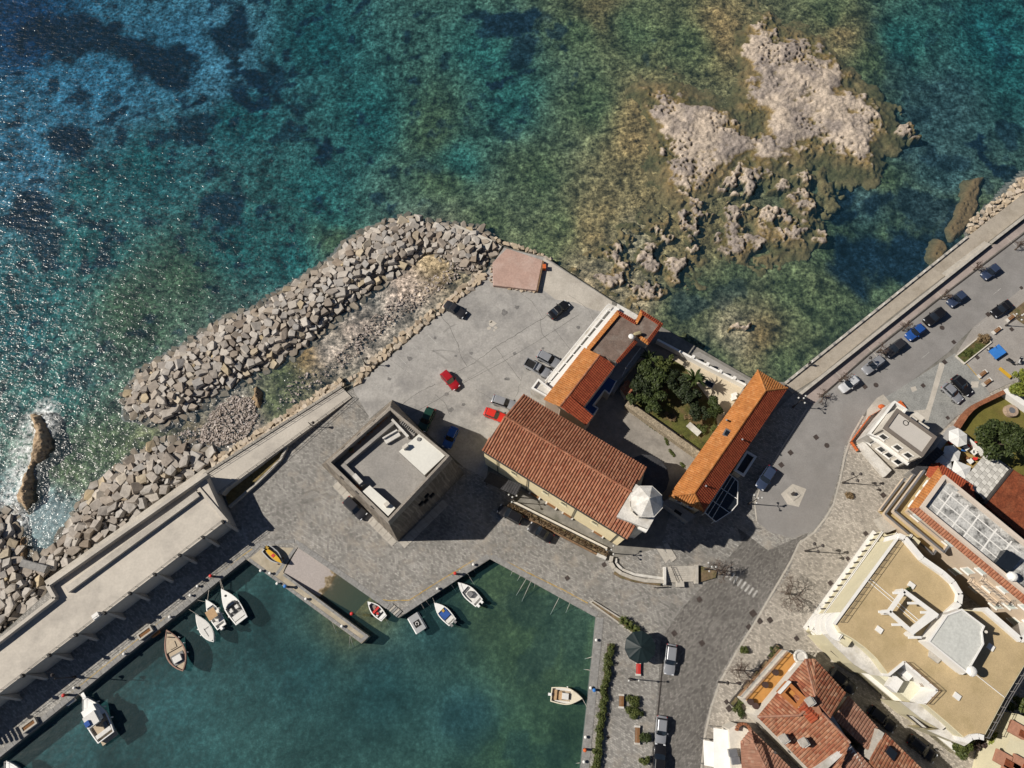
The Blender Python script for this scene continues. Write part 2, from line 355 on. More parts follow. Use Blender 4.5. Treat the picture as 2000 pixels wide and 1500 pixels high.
def grid_mesh(name, X, Y, Z, C, keep=None, A=None):
    ny, nx = X.shape; me = bpy.data.meshes.new(name)
    idx = np.arange(nx*ny).reshape(ny, nx)
    q = np.stack([idx[:-1, :-1], idx[:-1, 1:], idx[1:, 1:], idx[1:, :-1]], -1).reshape(-1, 4)
    vs = np.stack([X, Y, Z], -1).reshape(-1, 3); cs = np.concatenate([C.reshape(-1, 3), np.ones((X.size, 1)) if A is None else A.reshape(-1, 1)], 1)
    if keep is not None:
        k = keep.reshape(-1); q = q[k[q].any(1)]; used = np.zeros(len(vs), bool); used[q.ravel()] = True
        re = np.cumsum(used)-1; vs = vs[used]; cs = cs[used]; q = re[q]
    me.vertices.add(len(vs)); me.vertices.foreach_set('co', vs.astype(np.float32).ravel())
    me.loops.add(len(q)*4); me.loops.foreach_set('vertex_index', q.astype(np.int32).ravel())
    me.polygons.add(len(q)); me.polygons.foreach_set('loop_start', np.arange(0, len(q)*4, 4, dtype=np.int32))
    me.polygons.foreach_set('use_smooth', np.ones(len(q), bool))
    a = me.color_attributes.new('Col', 'FLOAT_COLOR', 'POINT')
    a.data.foreach_set('color', cs.astype(np.float32).ravel())
    me.update(calc_edges=True); me.validate(); return me
def axis(lo, hi, st, far):
    a = np.arange(lo, hi, st); e = []; d = st
    x = 0
    while x < far: d *= 1.5; x += d; e.append(x)
    e = np.array(e); return np.concatenate([(lo-e)[::-1], a, hi-st+e])
REEF_R = [(1450, 63), (1489, 32), (1527, 70), (1566, 67), (1615, 101), (1646, 137), (1653, 171), (1671, 175), (1716, 217), (1730, 241), (1737, 259), (1713, 252), (1695, 280), (1699, 315), (1671, 322), (1650, 297), (1597, 283), (1559, 294), (1510, 266), (1496, 224), (1464, 203), (1457, 175), (1471, 140), (1454, 98)]
REEF_L = [(1270, 172), (1300, 165), (1350, 190), (1385, 200), (1415, 217), (1447, 241), (1457, 266), (1500, 270), (1545, 268), (1562, 292), (1520, 318), (1460, 305), (1420, 312), (1390, 330), (1350, 370), (1325, 372), (1302, 345), (1295, 290), (1278, 230)]
REEF_M = [(1300, 330), (1390, 320), (1470, 300), (1560, 300), (1605, 340), (1612, 380), (1590, 425), (1565, 470), (1500, 500), (1420, 490), (1360, 500), (1340, 545), (1290, 600), (1240, 608), (1190, 570), (1130, 535), (1100, 510), (1180, 480), (1250, 440), (1310, 410)]
REEF_S = [(1586, 402, 19, 20), (1606, 465, 18, 19), (1580, 440, 10, 8), (1508, 470, 20, 16), (1545, 455, 16, 12), (1480, 470, 22, 18), (1430, 462, 24, 26), (1450, 640, 26, 8), (1500, 445, 26, 20), (1770, 250, 20, 13), (1795, 268, 10, 8), (1415, 485, 20, 14), (1318, 520, 26, 22), (1190, 545, 40, 16)]
def shore(px, py, X, Y, Z, C, reef):
    """limestone reef heights in metres above the sea, -9 where there is none"""
    wx = px+22*(fbm(X*.3, Y*.3, 4, 5)-.5)*2+9*(fbm(X*1.1, Y*1.1, 2, 15)-.5)*2; wy = py+22*(fbm(X*.3+50, Y*.3, 4, 8)-.5)*2+9*(fbm(X*1.1+7, Y*1.1, 2, 18)-.5)*2
    d = np.minimum(polydist(wx, wy, REEF_R), polydist(wx, wy, REEF_L)); body = sstep(46, -30, d)
    dm = polydist(wx, wy, REEF_M); lump = fbm(X*.34, Y*.34, 4, 31); m = sstep(40, -30, dm)*sstep(.40, .58, lump)*sstep(.30, .42, fbm(X*.9, Y*.9, 3, 35))
    sp = np.zeros(px.shape)
    for cx, cy, rx, ry in REEF_S: sp = np.maximum(sp, sstep(1.15, .75, np.hypot((wx-cx)/rx, (wy-cy)/ry)))
    return body, m, sp
def build_seabed():
    xs = axis(-150, 150, .42, 420); ys = axis(-50, 170, .42, 420)
    X, Y = np.meshgrid(xs, ys)
    Yc = np.clip(Y, -60, 175); Xc = np.clip(X, -170, 170)
    px, py = topx(Xc, Yc, 0)
    wx = px+30*(fbm(X*.06, Y*.06, 4, 1)-.5)*2; wy = py+30*(fbm(X*.06+40, Y*.06, 4, 2)-.5)*2
    Z = idw(wx, wy, [(a, b) for a, b, _ in ZC], [c for _, _, c in ZC])
    C = idw(wx, wy, [(a, b) for a, b, _ in CC], [c for _, _, c in CC], 3.0, 15)
    dk = np.zeros(px.shape); wx2 = px+52*(fbm(X*.16, Y*.16, 6, 3, .6)-.5)*2; wy2 = py+52*(fbm(X*.16+9, Y*.16+70, 6, 4, .6)-.5)*2
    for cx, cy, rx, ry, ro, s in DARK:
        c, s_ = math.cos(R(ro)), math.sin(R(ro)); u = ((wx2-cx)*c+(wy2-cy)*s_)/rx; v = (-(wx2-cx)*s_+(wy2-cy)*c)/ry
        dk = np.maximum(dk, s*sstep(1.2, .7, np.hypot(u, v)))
    # weed spots that thin out towards the shore
    spots = fbm(X*.33, Y*.33, 4, 41); deepm = sstep(-1.0, -3.2, Z)*(px < 1150)*(Y > 22)+.6*((px > 1650) & (py < 480))
    dk = np.maximum(dk, deepm*sstep(.63, .72, spots)*.9)
    harb = (Y < 22)
    dk = np.where(harb & (px < 1170), dk*.6, dk)
    weed = np.stack([np.full(px.shape, .010), np.full(px.shape, .020), np.full(px.shape, .030)], -1)  # weed tone, also used for the painted shadow beside the reef
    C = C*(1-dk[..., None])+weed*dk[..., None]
    # mottled algae turf, plus caustic ripple light put into the same mottling
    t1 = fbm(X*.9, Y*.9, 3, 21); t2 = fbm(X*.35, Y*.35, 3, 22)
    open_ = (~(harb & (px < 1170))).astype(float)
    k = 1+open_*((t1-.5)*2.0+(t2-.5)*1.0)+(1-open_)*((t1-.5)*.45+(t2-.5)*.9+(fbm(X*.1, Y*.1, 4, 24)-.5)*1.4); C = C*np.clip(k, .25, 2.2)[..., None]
    Z = Z+open_*((t1-.5)*.35*sstep(-3, -.5, Z)+(t2-.5)*.7)*sstep(.6, -.8, Z)+(1-open_)*(t1-.5)*.1
    dl = polydist(px, py, LAND); Z = np.where(dl < -12, -2.5, Z)
    Z = np.where((px > 1250) & (px < 1545) & (dl < 6), np.minimum(Z, -.4), Z)
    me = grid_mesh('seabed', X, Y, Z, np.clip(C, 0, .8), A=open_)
    m, n, b, o = newmat('seabed')
    a = nd(n, 'VertexColor', layer_name='Col'); v = wpos(n); f = noise(n, v, 1.35, 6, .8); r = ramp(n, [(.36, .06), (.46, .7), (.54, 1.3), (.64, 2.7)]); n.links.new(f, r.inputs[0])  # mottling of algae and caustic-like light ripple, both in the colour
    fa_ = nd(n, 'MapRange'); n.links.new(a.outputs['Alpha'], fa_.inputs[0]); fa_.inputs[3].default_value = .45
    n.links.new(mixc(n, a.outputs[0], r.outputs[0], fa_.outputs[0], 'MULTIPLY'), b.inputs['Base Color']); b.inputs['Roughness'].default_value = 1; b.inputs['Specular IOR Level'].default_value = .05
    me.materials.append(m)
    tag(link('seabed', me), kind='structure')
    # ---- reef
    xs = np.arange(8, 100, .21); ys = np.arange(44, 150, .21); X, Y = np.meshgrid(xs, ys); px, py = topx(X, Y, .5)
    body, mm, sp = shore(px, py, X, Y, None, None, True)
    d1, d2 = worley(X*.8+.5*fbm(X*.9, Y*.9, 2, 3), Y*1.05+.5*fbm(X*.9, Y*.9+40, 2, 4), 5)
    rug = fbm(X*.8, Y*.8, 4, 61); big = fbm(X*.12, Y*.12, 3, 62); fine = fbm(X*2.2, Y*2.2, 3, 66)
    rid = 1-np.abs(2*fbm(X*.33+rug*.6, Y*.5, 4, 64, .6)-1); led = fbm(X*.22+Y*.12, Y*.3-X*.1, 3, 67); led = led*6; led = (np.floor(led)+sstep(.55, 1, led-np.floor(led)))/6
    holes = sstep(.44, .56, fbm(X*.16, Y*.16, 3, 71))*sstep(.34, .10, d1)*sstep(.3, .5, fbm(X*1.3, Y*1.3, 2, 72)+.1)
    relief = .9*(rid-.72)+1.3*(led-.5)+.5*(rug-.5)+.35*(fine-.5)
    h = body*(.8+.8*relief+.5*(big-.5))-body*holes*.8
    h = np.maximum(h, mm*(.5+.8*relief+.5*(rug-.5))-mm*sstep(.3, .1, d1)*.4)
    h = np.maximum(h, sp*(.5+.7*relief)-sp*sstep(.3, .1, d1)*.35)
    tot = np.maximum(np.maximum(body, mm), sp); Z = np.where(tot > .02, h-.13-1.0*(1-tot), -1.6)
    pale = np.array((.44, .37, .30)); grey = np.array((.27, .232, .205)); wet = np.array((.21, .155, .072))
    gm = sstep(.38, .62, fbm(X*.2, Y*.2, 5, 81, .65))[..., None]
    C = pale*(1-gm)+grey*gm; wm = sstep(.35, .65, fbm(X*.35, Y*.35, 4, 95))[..., None]; wet = wet*(1-wm)+np.array((.115, .10, .045))*wm; t = sstep(.05, .38, Z+.3*(rug-.5))[..., None]; C = wet*(1-t)+C*t
    C = C*(.6+.8*fbm(X*1.4, Y*1.4, 4, 91, .6))[..., None]
    me = grid_mesh('limestone_reef', X, Y, Z, C, keep=Z > -1.2)
    m, n, b, o = newmat('reef'); a = nd(n, 'VertexColor', layer_name='Col'); v = wpos(n); f = noise(n, v, 3.2, 6, .7); r = ramp(n, [(.3, .55), (.6, 1.15)]); n.links.new(f, r.inputs[0])
    n.links.new(mixc(n, a.outputs[0], r.outputs[0], 1, 'MULTIPLY'), b.inputs['Base Color']); b.inputs['Roughness'].default_value = .95; b.inputs['Specular IOR Level'].default_value = .1
    setbump(n, b, f, .7, .25); me.materials.append(m)
    tag(link('limestone_reef', me), 'jagged pale limestone reef full of holes, rising from the shallows', 'reef', kind='structure')
build_seabed()
# ---- water
def water(name, rough, amp, foam=None, dens=.125, tint=(.04, .58, .80), fine=1.0, turb=.05, tcol=(.03, .10, .16)):
    m, n, b, o = newmat(name); n.nodes.remove(b)
    v = wpos(n, rot=R(25)); h1 = noise(n, wpos(n, rot=R(20), scale=(.6, 1.0, 1)), .95, 2, .5); h2 = noise(n, wpos(n, rot=R(20), scale=(.7, 1.1, 1)), 3.6*fine, 1, .5)
    ad = nd(n, 'Math', operation='MULTIPLY_ADD'); n.links.new(h2, ad.inputs[0]); ad.inputs[1].default_value = .26; n.links.new(h1, ad.inputs[2])
    bp = nd(n, 'Bump', i_Strength=1.0, i_Distance=amp); n.links.new(ad.outputs[0], bp.inputs['Height'])
    gm_ = nd(n, 'NewGeometry'); dt = nd(n, 'VectorMath', operation='DOT_PRODUCT'); n.links.new(gm_.outputs['Incoming'], dt.inputs[0]); n.links.new(gm_.outputs['Normal'], dt.inputs[1])
    ab = nd(n, 'Math', operation='ABSOLUTE'); n.links.new(dt.outputs['Value'], ab.inputs[0]); iv = nd(n, 'Math', operation='SUBTRACT'); iv.inputs[0].default_value = 1; n.links.new(ab.outputs[0], iv.inputs[1])
    pw_ = nd(n, 'Math', operation='POWER'); n.links.new(iv.outputs[0], pw_.inputs[0]); pw_.inputs[1].default_value = 5; fr = nd(n, 'Math', operation='MULTIPLY_ADD'); n.links.new(pw_.outputs[0], fr.inputs[0]); fr.inputs[1].default_value = .98; fr.inputs[2].default_value = .021
    tr = nd(n, 'BsdfTransparent'); gl = nd(n, 'BsdfGlossy', i_Roughness=rough); n.links.new(bp.outputs[0], gl.inputs['Normal'])
    g2 = nd(n, 'BsdfGlossy', i_Roughness=.40); n.links.new(bp.outputs[0], g2.inputs['Normal']); gx = nd(n, 'MixShader'); gx.inputs[0].default_value = .45; n.links.new(gl.outputs[0], gx.inputs[1]); n.links.new(g2.outputs[0], gx.inputs[2])
    td = nd(n, 'BsdfDiffuse'); td.inputs[0].default_value = (*tcol, 1); tx = nd(n, 'MixShader'); tx.inputs[0].default_value = turb; n.links.new(tr.outputs[0], tx.inputs[1]); n.links.new(td.outputs[0], tx.inputs[2])
    mx = nd(n, 'MixShader'); n.links.new(fr.outputs[0], mx.inputs[0]); n.links.new(tx.outputs[0], mx.inputs[1]); n.links.new(gx.outputs[0], mx.inputs[2]); last = mx.outputs[0]
    if foam:
        g = nd(n, 'NewGeometry'); tot = None
        for (cx, cy, rx) in foam:
            p = P(cx, cy, 0); ds = nd(n, 'VectorMath', operation='DISTANCE'); n.links.new(g.outputs['Position'], ds.inputs[0]); ds.inputs[1].default_value = p
            mr = nd(n, 'MapRange'); n.links.new(ds.outputs['Value'], mr.inputs[0]); mr.inputs[1].default_value = rx; mr.inputs[2].default_value = rx*.2
            if tot is None: tot = mr.outputs[0]
            else:
                mm = nd(n, 'Math', operation='MAXIMUM'); n.links.new(tot, mm.inputs[0]); n.links.new(mr.outputs[0], mm.inputs[1]); tot = mm.outputs[0]
        fn = noise(n, wpos(n), 1.3, 6, .75); r = ramp(n, [(.42, 0), (.62, 1)]); n.links.new(fn, r.inputs[0]); mu = nd(n, 'Math', operation='MULTIPLY'); n.links.new(r.outputs[0], mu.inputs[0]); n.links.new(tot, mu.inputs[1])
        df = nd(n, 'BsdfDiffuse'); df.inputs[0].default_value = (.85, .88, .88, 1); m2 = nd(n, 'MixShader'); n.links.new(mu.outputs[0], m2.inputs[0]); n.links.new(last, m2.inputs[1]); n.links.new(df.outputs[0], m2.inputs[2]); last = m2.outputs[0]
    n.links.new(last, o.inputs[0])
    va = nd(n, 'VolumeAbsorption', i_Density=dens); va.inputs['Color'].default_value = (*tint, 1); n.links.new(va.outputs[0], o.inputs['Volume'])
    return m
DIV = [Vector((-420, -290, 0)), P(-150, 1470), P(430, 1010), P(640, 1010), P(800, 1060), P(950, 1060), P(1200, 1150), P(1300, 1300), P(1300, 1600), Vector((30, -420, 0))]
sea = MB().prism(DIV+[Vector((420, -420, 0)), Vector((420, 560, 0)), Vector((-420, 560, 0))], -14, 0).build('sea', water('sea', .17, .32, [(75, 830, 4.2), (55, 880, 4.0), (40, 930, 3.6), (30, 970, 3.4), (30, 1020, 2.6), (90, 800, 2.6)], turb=.10, tcol=(.03, .105, .16)))
tag(sea, 'clear blue green sea over weed and rock', 'sea', kind='structure')
hb = MB().prism(DIV+[Vector((-420, -420, 0))], -14, 0).build('harbour_water', water('harbour_water', .1, .05, dens=.27, tint=(.02, .63, .77), fine=1.6, turb=.15, tcol=(.03, .115, .125)))
tag(hb, 'calm teal water of the small harbour', 'water', kind='structure')
# ================================================================ ground
CONC = mat('parking_concrete', (.35, .337, .317), .16, .35, fine=3, finev=.14, stain=(.225, .218, .21), sstain=.17)
PLAZA = setts('plaza_setts', (.297, .285, .263), R(33), .42, .27, .62, .34, stain=(.33, .29, .24))
QUAY = setts('quay_setts', (.33, .318, .292), R(38), .42, .27, .66, .28, sd=2)
ROADS = setts('road_setts', (.185, .174, .16), R(-42), .40, .26, .68, .3, sd=5)
PAVER = setts('beige_setts', (.40, .365, .315), R(33), .42, .27, .70, .25, stain=(.30, .275, .235), sd=8)
ASPH = mat('asphalt', (.235, .226, .217), .16, .3, fine=6, finev=.12, stain=(.225, .213, .202), sstain=.12)
ASPH2 = mat('patched_asphalt', (.275, .278, .265), .18, .7, fine=4, finev=.2, stain=(.32, .32, .30), sstain=.3)
PINK = mat('pinkish_pavement', (.34, .285, .26), .12, .6, fine=5, stain=(.24, .205, .19))
LIGHT = mat('light_concrete', (.47, .435, .38), .1, .6, fine=4, stain=(.35, .32, .275))
DECK = mat('deck_concrete', (.50, .46, .40), .08, .3, fine=3, finev=.08, stain=(.37, .34, .30), sstain=.16)
STONE = mat('quay_stone', (.27, .265, .255), .2, 1.5, fine=5, finev=.2)
STONEL = mat('pale_stone', (.44, .41, .36), .15, 1.2, fine=5, finev=.15)
DARKM = mat('dark_metal', (.03, .028, .027), .2, rough=.55, bump=0)
IRON = mat('cast_iron', (.05, .043, .04), .2, rough=.6, bump=0)
WHITE = mat('white_paint', (.70, .69, .66), .06, .8, fine=6, finev=.06, rough=.7)
WHITEW = mat('weathered_white', (.62, .60, .56), .14, .7, fine=4, finev=.16, stain=(.42, .39, .34), sstain=.5)
YEL = mat('yellow_paint', (.55, .36, .07), .2, 3, fine=8, finev=.3)
EARTH = mat('earth', (.20, .145, .085), .35, 1, fine=5, finev=.25, stain=(.10, .10, .035), sstain=.6)
RUST = mat('rusty_stain', (.24, .15, .085), .3, 2, fine=6, finev=.3)
GREY = mat('grey_metal', (.30, .30, .31), .1, rough=.45, metal=.6, bump=0)
RED = mat('red_paint', (.55, .035, .03), .1, rough=.5, bump=0)
BLUE = mat('blue_paint', (.04, .19, .55), .1, rough=.5, bump=0)
WOOD = mat('bench_wood', (.26, .13, .055), .2, 3, fine=12, finev=.2)
BLACK = mat('black_rubber', (.012, .012, .013), .1, rough=.6, bump=0)
GLASS = mat('dark_glass', (.012, .016, .022), .1, rough=.08, bump=0, spec=.7)
land = MB().prism(PL(LAND, GZ-.02), -6, GZ-.02).build('ground', mat('quay_wall', (.20, .19, .17), .25, .8, stain=(.11, .11, .09)))
tag(land, kind='structure')
sheet('plaza', [(480, 1093), (0, 1477), (-150, 1598), (-150, 1372), (0, 1242), (100, 1152), (405, 942), (560, 842), (690, 760), (722, 816), (905, 912), (950, 930), (1160, 1100), (1290, 1070), (1310, 1000), (1560, 760), (1700, 800), (1680, 1060), (1500, 1280), (1380, 1640), (1125, 1639), (1136, 1500), (1164, 1206), (957, 1092), (777, 1206), (757, 1189), (581, 1069), (551, 1115)], GZ, PLAZA)
sheet('parking_lot', [(945, 541), (984, 484), (1064, 503), (1196, 589), (1180, 660), (1052, 770), (960, 870), (950, 935), (905, 912), (765, 782), (722, 817), (692, 765), (690, 758)], GZ+.004, CONC)
sheet('old_concrete_apron', [(1062, 504), (1196, 589), (1192, 612), (1158, 605), (1120, 590), (1085, 585), (1060, 566), (1050, 560)], GZ+.008, LIGHT)
sheet('courtyard_ground', [(1190, 640), (1440, 745), (1530, 760), (1300, 990), (1230, 930), (1120, 830), (1060, 760)], GZ+.008, mat('courtyard_concrete', (.24, .22, .195), .2, .5, fine=3, stain=(.33, .305, .27), sstain=.2))
# quay strip beside the pier wall
sheet('pier_quay', [(478, 1094), (0, 1476), (-150, 1596), (-150, 1480), (0, 1362), (200, 1215), (430, 1050), (480, 1030), (492, 1078)], GZ+.004, QUAY)
# roads
sheet('dark_sett_road', [(1440, 1030), (1500, 1075), (1580, 1040), (1530, 1120), (1470, 1210), (1400, 1330), (1375, 1420), (1362, 1640), (1262, 1640), (1270, 1500), (1287, 1320), (1290, 1250), (1330, 1190), (1376, 1140), (1405, 1110), (1448, 1060)], GZ+.004, ROADS)
ROADP = [(2400, 250), (2400, 330), (2000, 620), (1900, 640), (1850, 690), (1760, 760), (1690, 805), (1650, 870), (1635, 940), (1615, 1000), (1590, 1035), (1550, 1051), (1505, 1040), (1480, 1020), (1473, 985), (1490, 935), (1530, 870), (1580, 790), (1612, 772), (1700, 690), (1850, 572), (2000, 457)]
sheet('asphalt_road', ROADP, GZ+.012, ASPH)
sheet('patched_yard', [(1690, 800), (1760, 757), (1865, 690), (1885, 705), (1935, 770), (1905, 790), (1865, 815), (1830, 850), (1790, 840), (1730, 790)], GZ+.020, ASPH2)
sheet('seafront_pavement', [(1556, 770), (1600, 745), (1750, 625), (2000, 432), (2400, 130), (2400, 225), (2000, 452), (1850, 568), (1700, 686), (1610, 768), (1590, 790)], GZ+.016, PINK)
sheet('plaza_terrace', [(1900, 640), (2000, 560), (2400, 330), (2400, 620), (2000, 735), (1905, 780), (1885, 705), (1868, 690)], GZ+.016, mat('terrace_concrete', (.31, .29, .268), .1, .5, fine=4, stain=(.265, .245, .225)))
sheet('beige_pavement', [(1690, 812), (1660, 870), (1642, 940), (1622, 1002), (1597, 1040), (1562, 1056), (1540, 1120), (1476, 1212), (1406, 1332), (1381, 1420), (1366, 1640), (2400, 1640), (2400, 700), (2000, 735), (1905, 782), (1830, 850)], GZ+.008, PAVER)
# pavement kerb along the curve
def kerb(name, pts, wd=.28, h=.12, m=STONEL, z=GZ):
    q = [P(a, b, z) for a, b in pts]; mb = MB()
    for a, b in zip(q[:-1], q[1:]): mb.wall(a, b, wd, z-.05, z+h)
    return tag(mb.build(name, m), kind='structure')
kerb('kerb', [(1686, 812), (1664, 850), (1650, 890), (1640, 940), (1628, 985), (1612, 1012), (1590, 1040), (1560, 1062), (1545, 1095), (1510, 1155), (1475, 1215), (1440, 1270), (1405, 1335), (1388, 1385), (1376, 1440), (1368, 1520), (1362, 1600)], .3, .05)
kerb('kerb', [(1608, 770), (1700, 690), (1850, 571), (2000, 456), (2300, 240)], .22, .12, IRON)
kerb('kerb', [(1295, 1290), (1285, 1390), (1276, 1500), (1268, 1600)], .18, .06, IRON)
kerb('kerb', [(1478, 1018), (1474, 985), (1490, 935), (1530, 870), (1575, 800)], .2, .06)
for k, (x, y) in enumerate([(1630, 725), (1692, 676), (1760, 622), (1828, 568), (1895, 515), (1964, 462)]):   # light joints across the pavement
    d = P(x+20, y+19)-P(x, y); a = P(x, y); tag(MB().wall(a, a+d, .12, GZ+.018, GZ+.022).build('pavement_joint', STONEL), kind='structure')
# parking lot joints and cracks: thin sealed seams
def seam(pts, wd, name='pavement_crack', m=None, z=GZ+.01, jit=0):
    q = []
    for (a, b) in zip(pts[:-1], pts[1:]):
        n_ = max(1, int(math.hypot(b[0]-a[0], b[1]-a[1])/7)) if jit else 1
        for i in range(n_): t = i/n_; q.append((a[0]+(b[0]-a[0])*t+random.uniform(-jit, jit), a[1]+(b[1]-a[1])*t+random.uniform(-jit, jit)))
    q.append(pts[-1]); q = [P(a, b, z) for a, b in q]; mb = MB()
    for a, b in zip(q[:-1], q[1:]):
        d = (b-a).normalized(); nn = Vector((-d.y, d.x, 0))*wd/2*random.uniform(.6, 1.2); mb.poly([a-nn, b-nn, b+nn, a+nn])
    return tag(mb.build(name, m or IRON), kind='structure')
CRK = mat('crack', (.10, .096, .09), .2, bump=0)
for p, wd, j in [([(852, 608), (878, 635), (890, 665), (905, 705), (912, 715)], .07, 1.5), ([(865, 740), (920, 712), (968, 678), (1005, 655), (1060, 622), (1090, 600)], .09, 1.2), ([(805, 808), (850, 783), (905, 748), (985, 705), (1060, 660), (1130, 615)], .06, .4),
                 ([(785, 790), (812, 770), (850, 750)], .07, 1), ([(968, 678), (984, 700), (1018, 745)], .07, .6), ([(880, 760), (930, 730), (1010, 680)], .04, .4), ([(850, 770), (872, 790), (878, 810)], .05, 1), ([(690, 782), (705, 797), (720, 813)], .12, .6),
                 ([(1055, 622), (1058, 650), (1075, 670)], .05, 1), ([(1110, 575), (1150, 605), (1165, 640)], .04, 1), ([(1080, 640), (1120, 690)], .05, .4), ([(930, 760), (975, 790)], .04, 1), ([(1000, 560), (1040, 590), (1060, 622)], .04, .6), ([(760, 700), (800, 730)], .03, .5), ([(1020, 735), (1010, 770), (985, 830)], .04, 1.5)]:
    seam(p, wd, m=CRK, jit=j, z=GZ+.013)
TYRE = mat('tyre_mark', (.275, .265, .25), .2, 1, bump=0); OIL = mat('oil_stain', (.16, .155, .15), .3, 2, bump=0)
for k in range(16):
    x0, y0 = random.uniform(740, 1040), random.uniform(600, 800); r0, a0, a1 = random.uniform(40, 130), random.uniform(0, 6.28), random.uniform(.5, 1.3)
    pts = [(x0+r0*math.cos(a0+a1*i/8), y0+.8*r0*math.sin(a0+a1*i/8)) for i in range(9)]
    if all(inpoly(a, b, [(945, 541), (1050, 570), (1150, 610), (1150, 650), (1040, 760), (950, 860), (850, 800), (770, 770), (700, 765)]) for a, b in pts): seam(pts, .34, 'tyre_mark', TYRE, GZ+.0165, .3)
for x, y, r in [(872, 770, 5), (920, 690, 4), (1010, 600, 5), (760, 740, 4), (800, 700, 6), (1130, 640, 4), (990, 740, 5), (905, 790, 4), (985, 610, 7), (850, 660, 4), (1060, 680, 3), (880, 800, 6), (890, 695, 3), (1005, 690, 4)]:
    pts = [P(x+r*random.uniform(.6, 1.3)*math.cos(t), y+.8*r*random.uniform(.6, 1.3)*math.sin(t), GZ+.0175) for t in np.linspace(0, 6.28, 12)[:-1]]; tag(MB().poly(pts[::-1]).build('oil_stain', OIL), kind='structure')
PAINT = mat('worn_road_paint', (.52, .51, .48), .2, 2, fine=7, finev=.35, bump=0)
for a in [((742, 668), (820, 650)), ((770, 652), (778, 665)), ((780, 690), (805, 712)), ((745, 705), (770, 735)), ((690, 735), (712, 760)), ((800, 665), (825, 690)), ((715, 720), (738, 748))]: pass
for x, y in [(720, 738), (748, 716), (776, 694), (804, 672), (832, 650)]: seam([(x, y), (x+22, y+22)], .09, 'parking_line', PAINT, GZ+.017)
# repaired blotch in the parking lot
b = MB()
for x, y, r in [(962, 632, 8), (955, 641, 5), (968, 640, 4), (958, 628, 4), (965, 645, 3)]:
    pts = [P(x+r*random.uniform(.6, 1.1)*math.cos(t), y+r*random.uniform(.5, .9)*math.sin(t), GZ+.02) for t in np.linspace(0, 6.28, 9)[:-1]]; b.poly(pts[::-1])
tag(b.build('mortar_patch', LIGHT), kind='structure')
# quay yellow line and copings
for p in [[(492, 1072), (470, 1088), (380, 1162), (290, 1232), (180, 1320), (60, 1420), (-60, 1515)], [(645, 1108), (700, 1150), (735, 1170), (760, 1173), (800, 1172), (850, 1140), (925, 1094)], [(960, 1082), (1030, 1118), (1100, 1152), (1148, 1178)]]: seam(p, .12, 'yellow_line', YEL, GZ+.012, .3)
def coping(parent, pts, wd=.85, ln=1.15, z0=GZ-.25, z1=GZ+.05, m=STONE, side=1):
    q = [P(a, b, GZ) for a, b in pts]
    for a, b in zip(q[:-1], q[1:]):
        L = (b-a).length; n_ = max(1, int(L/ln)); d = (b-a)/n_; dn = d.normalized(); nn = Vector((-dn.y, dn.x, 0))*side; ang = math.atan2(d.y, d.x)
        me = MB().box((0, 0, 0), (d.length-.035, wd, z1-z0)).mesh('coping_stone', m)
        for i in range(n_):
            c = a+d*(i+.5)+nn*(wd/2-.04); o = link('coping_stone', me, parent, Vector((c.x, c.y, (z0+z1)/2+random.uniform(-.008, .008)))); o.rotation_euler = (0, 0, ang)
        a = b
cq = thing('quay_edge', 'grey coping stones edging the harbour basin', 'kerb'); cq['kind'] = 'structure'; del cq['category']
coping(cq, [(480, 1092), (0, 1478), (-130, 1583)], side=-1)
coping(cq, [(582, 1068), (755, 1189)], side=1); coping(cq, [(790, 1199), (957, 1090), (1165, 1205)], side=1); coping(cq, [(1165, 1205), (1135, 1500), (1128, 1560)], side=1, wd=1.2)
coping(cq, [(486, 1088), (510, 1064), (575, 1060), (584, 1066)], side=1, wd=.6, ln=1.0)
# jetty and slipway
BJ = mat('jetty_concrete', (.40, .35, .265), .14, .9, fine=4, stain=(.31, .265, .19), sstain=.5)
jt = thing('jetty', 'narrow stone edged jetty beside the boat ramp', 'jetty', P(600, 1160))
MB().prism(PL([(483, 1094), (706, 1257), (721, 1243), (553, 1118), (574, 1070), (515, 1068)], GZ+.01), -5, GZ+.01).build('deck', BJ, jt)
coping(jt, [(485, 1095), (705, 1255)], wd=.5, ln=1.6, side=1); coping(jt, [(705, 1255), (720, 1243)], wd=.5, side=1); coping(jt, [(720, 1243), (555, 1120)], wd=.4, ln=1.6, side=1)
for o in jt.children:
    if o.name.startswith('coping'): o.location -= jt.location
MB().wall(P(538, 1124), P(576, 1072), .5, GZ-.1, GZ+.025).build('joint_strip', STONE, jt)
sp0 = PL([(554, 1118), (582, 1070)], GZ-.1); sp1 = PL([(716, 1236), (760, 1190)], 0); sp1 = [Vector((p.x, p.y, -1.5)) for p in sp1]
SLIP = newmat('slipway')
def slipmat():
    m, n, b, o = SLIP; v = wpos(n); g = nd(n, 'NewGeometry'); s = nd(n, 'SeparateXYZ'); n.links.new(g.outputs['Position'], s.inputs[0])
    f = noise(n, v, .8, 5); mu = nd(n, 'Math', operation='MULTIPLY_ADD'); n.links.new(f, mu.inputs[0]); mu.inputs[1].default_value = .9; n.links.new(s.outputs[2], mu.inputs[2])
    r = ramp(n, [(.36, (.07, .055, .02)), (.48, (.13, .095, .05)), (.56, (.30, .235, .14)), (.62, (.40, .355, .33)), (.9, (.42, .375, .35))])
    n.links.new(mu.outputs[0], r.inputs[0]); f2 = noise(n, v, 5, 3); q = ramp(n, [(.3, .8), (.7, 1.05)]); n.links.new(f2, q.inputs[0])
    n.links.new(mixc(n, r.outputs[0], q.outputs[0], 1, 'MULTIPLY'), b.inputs['Base Color']); b.inputs['Roughness'].default_value = .8; return m
slipmat()
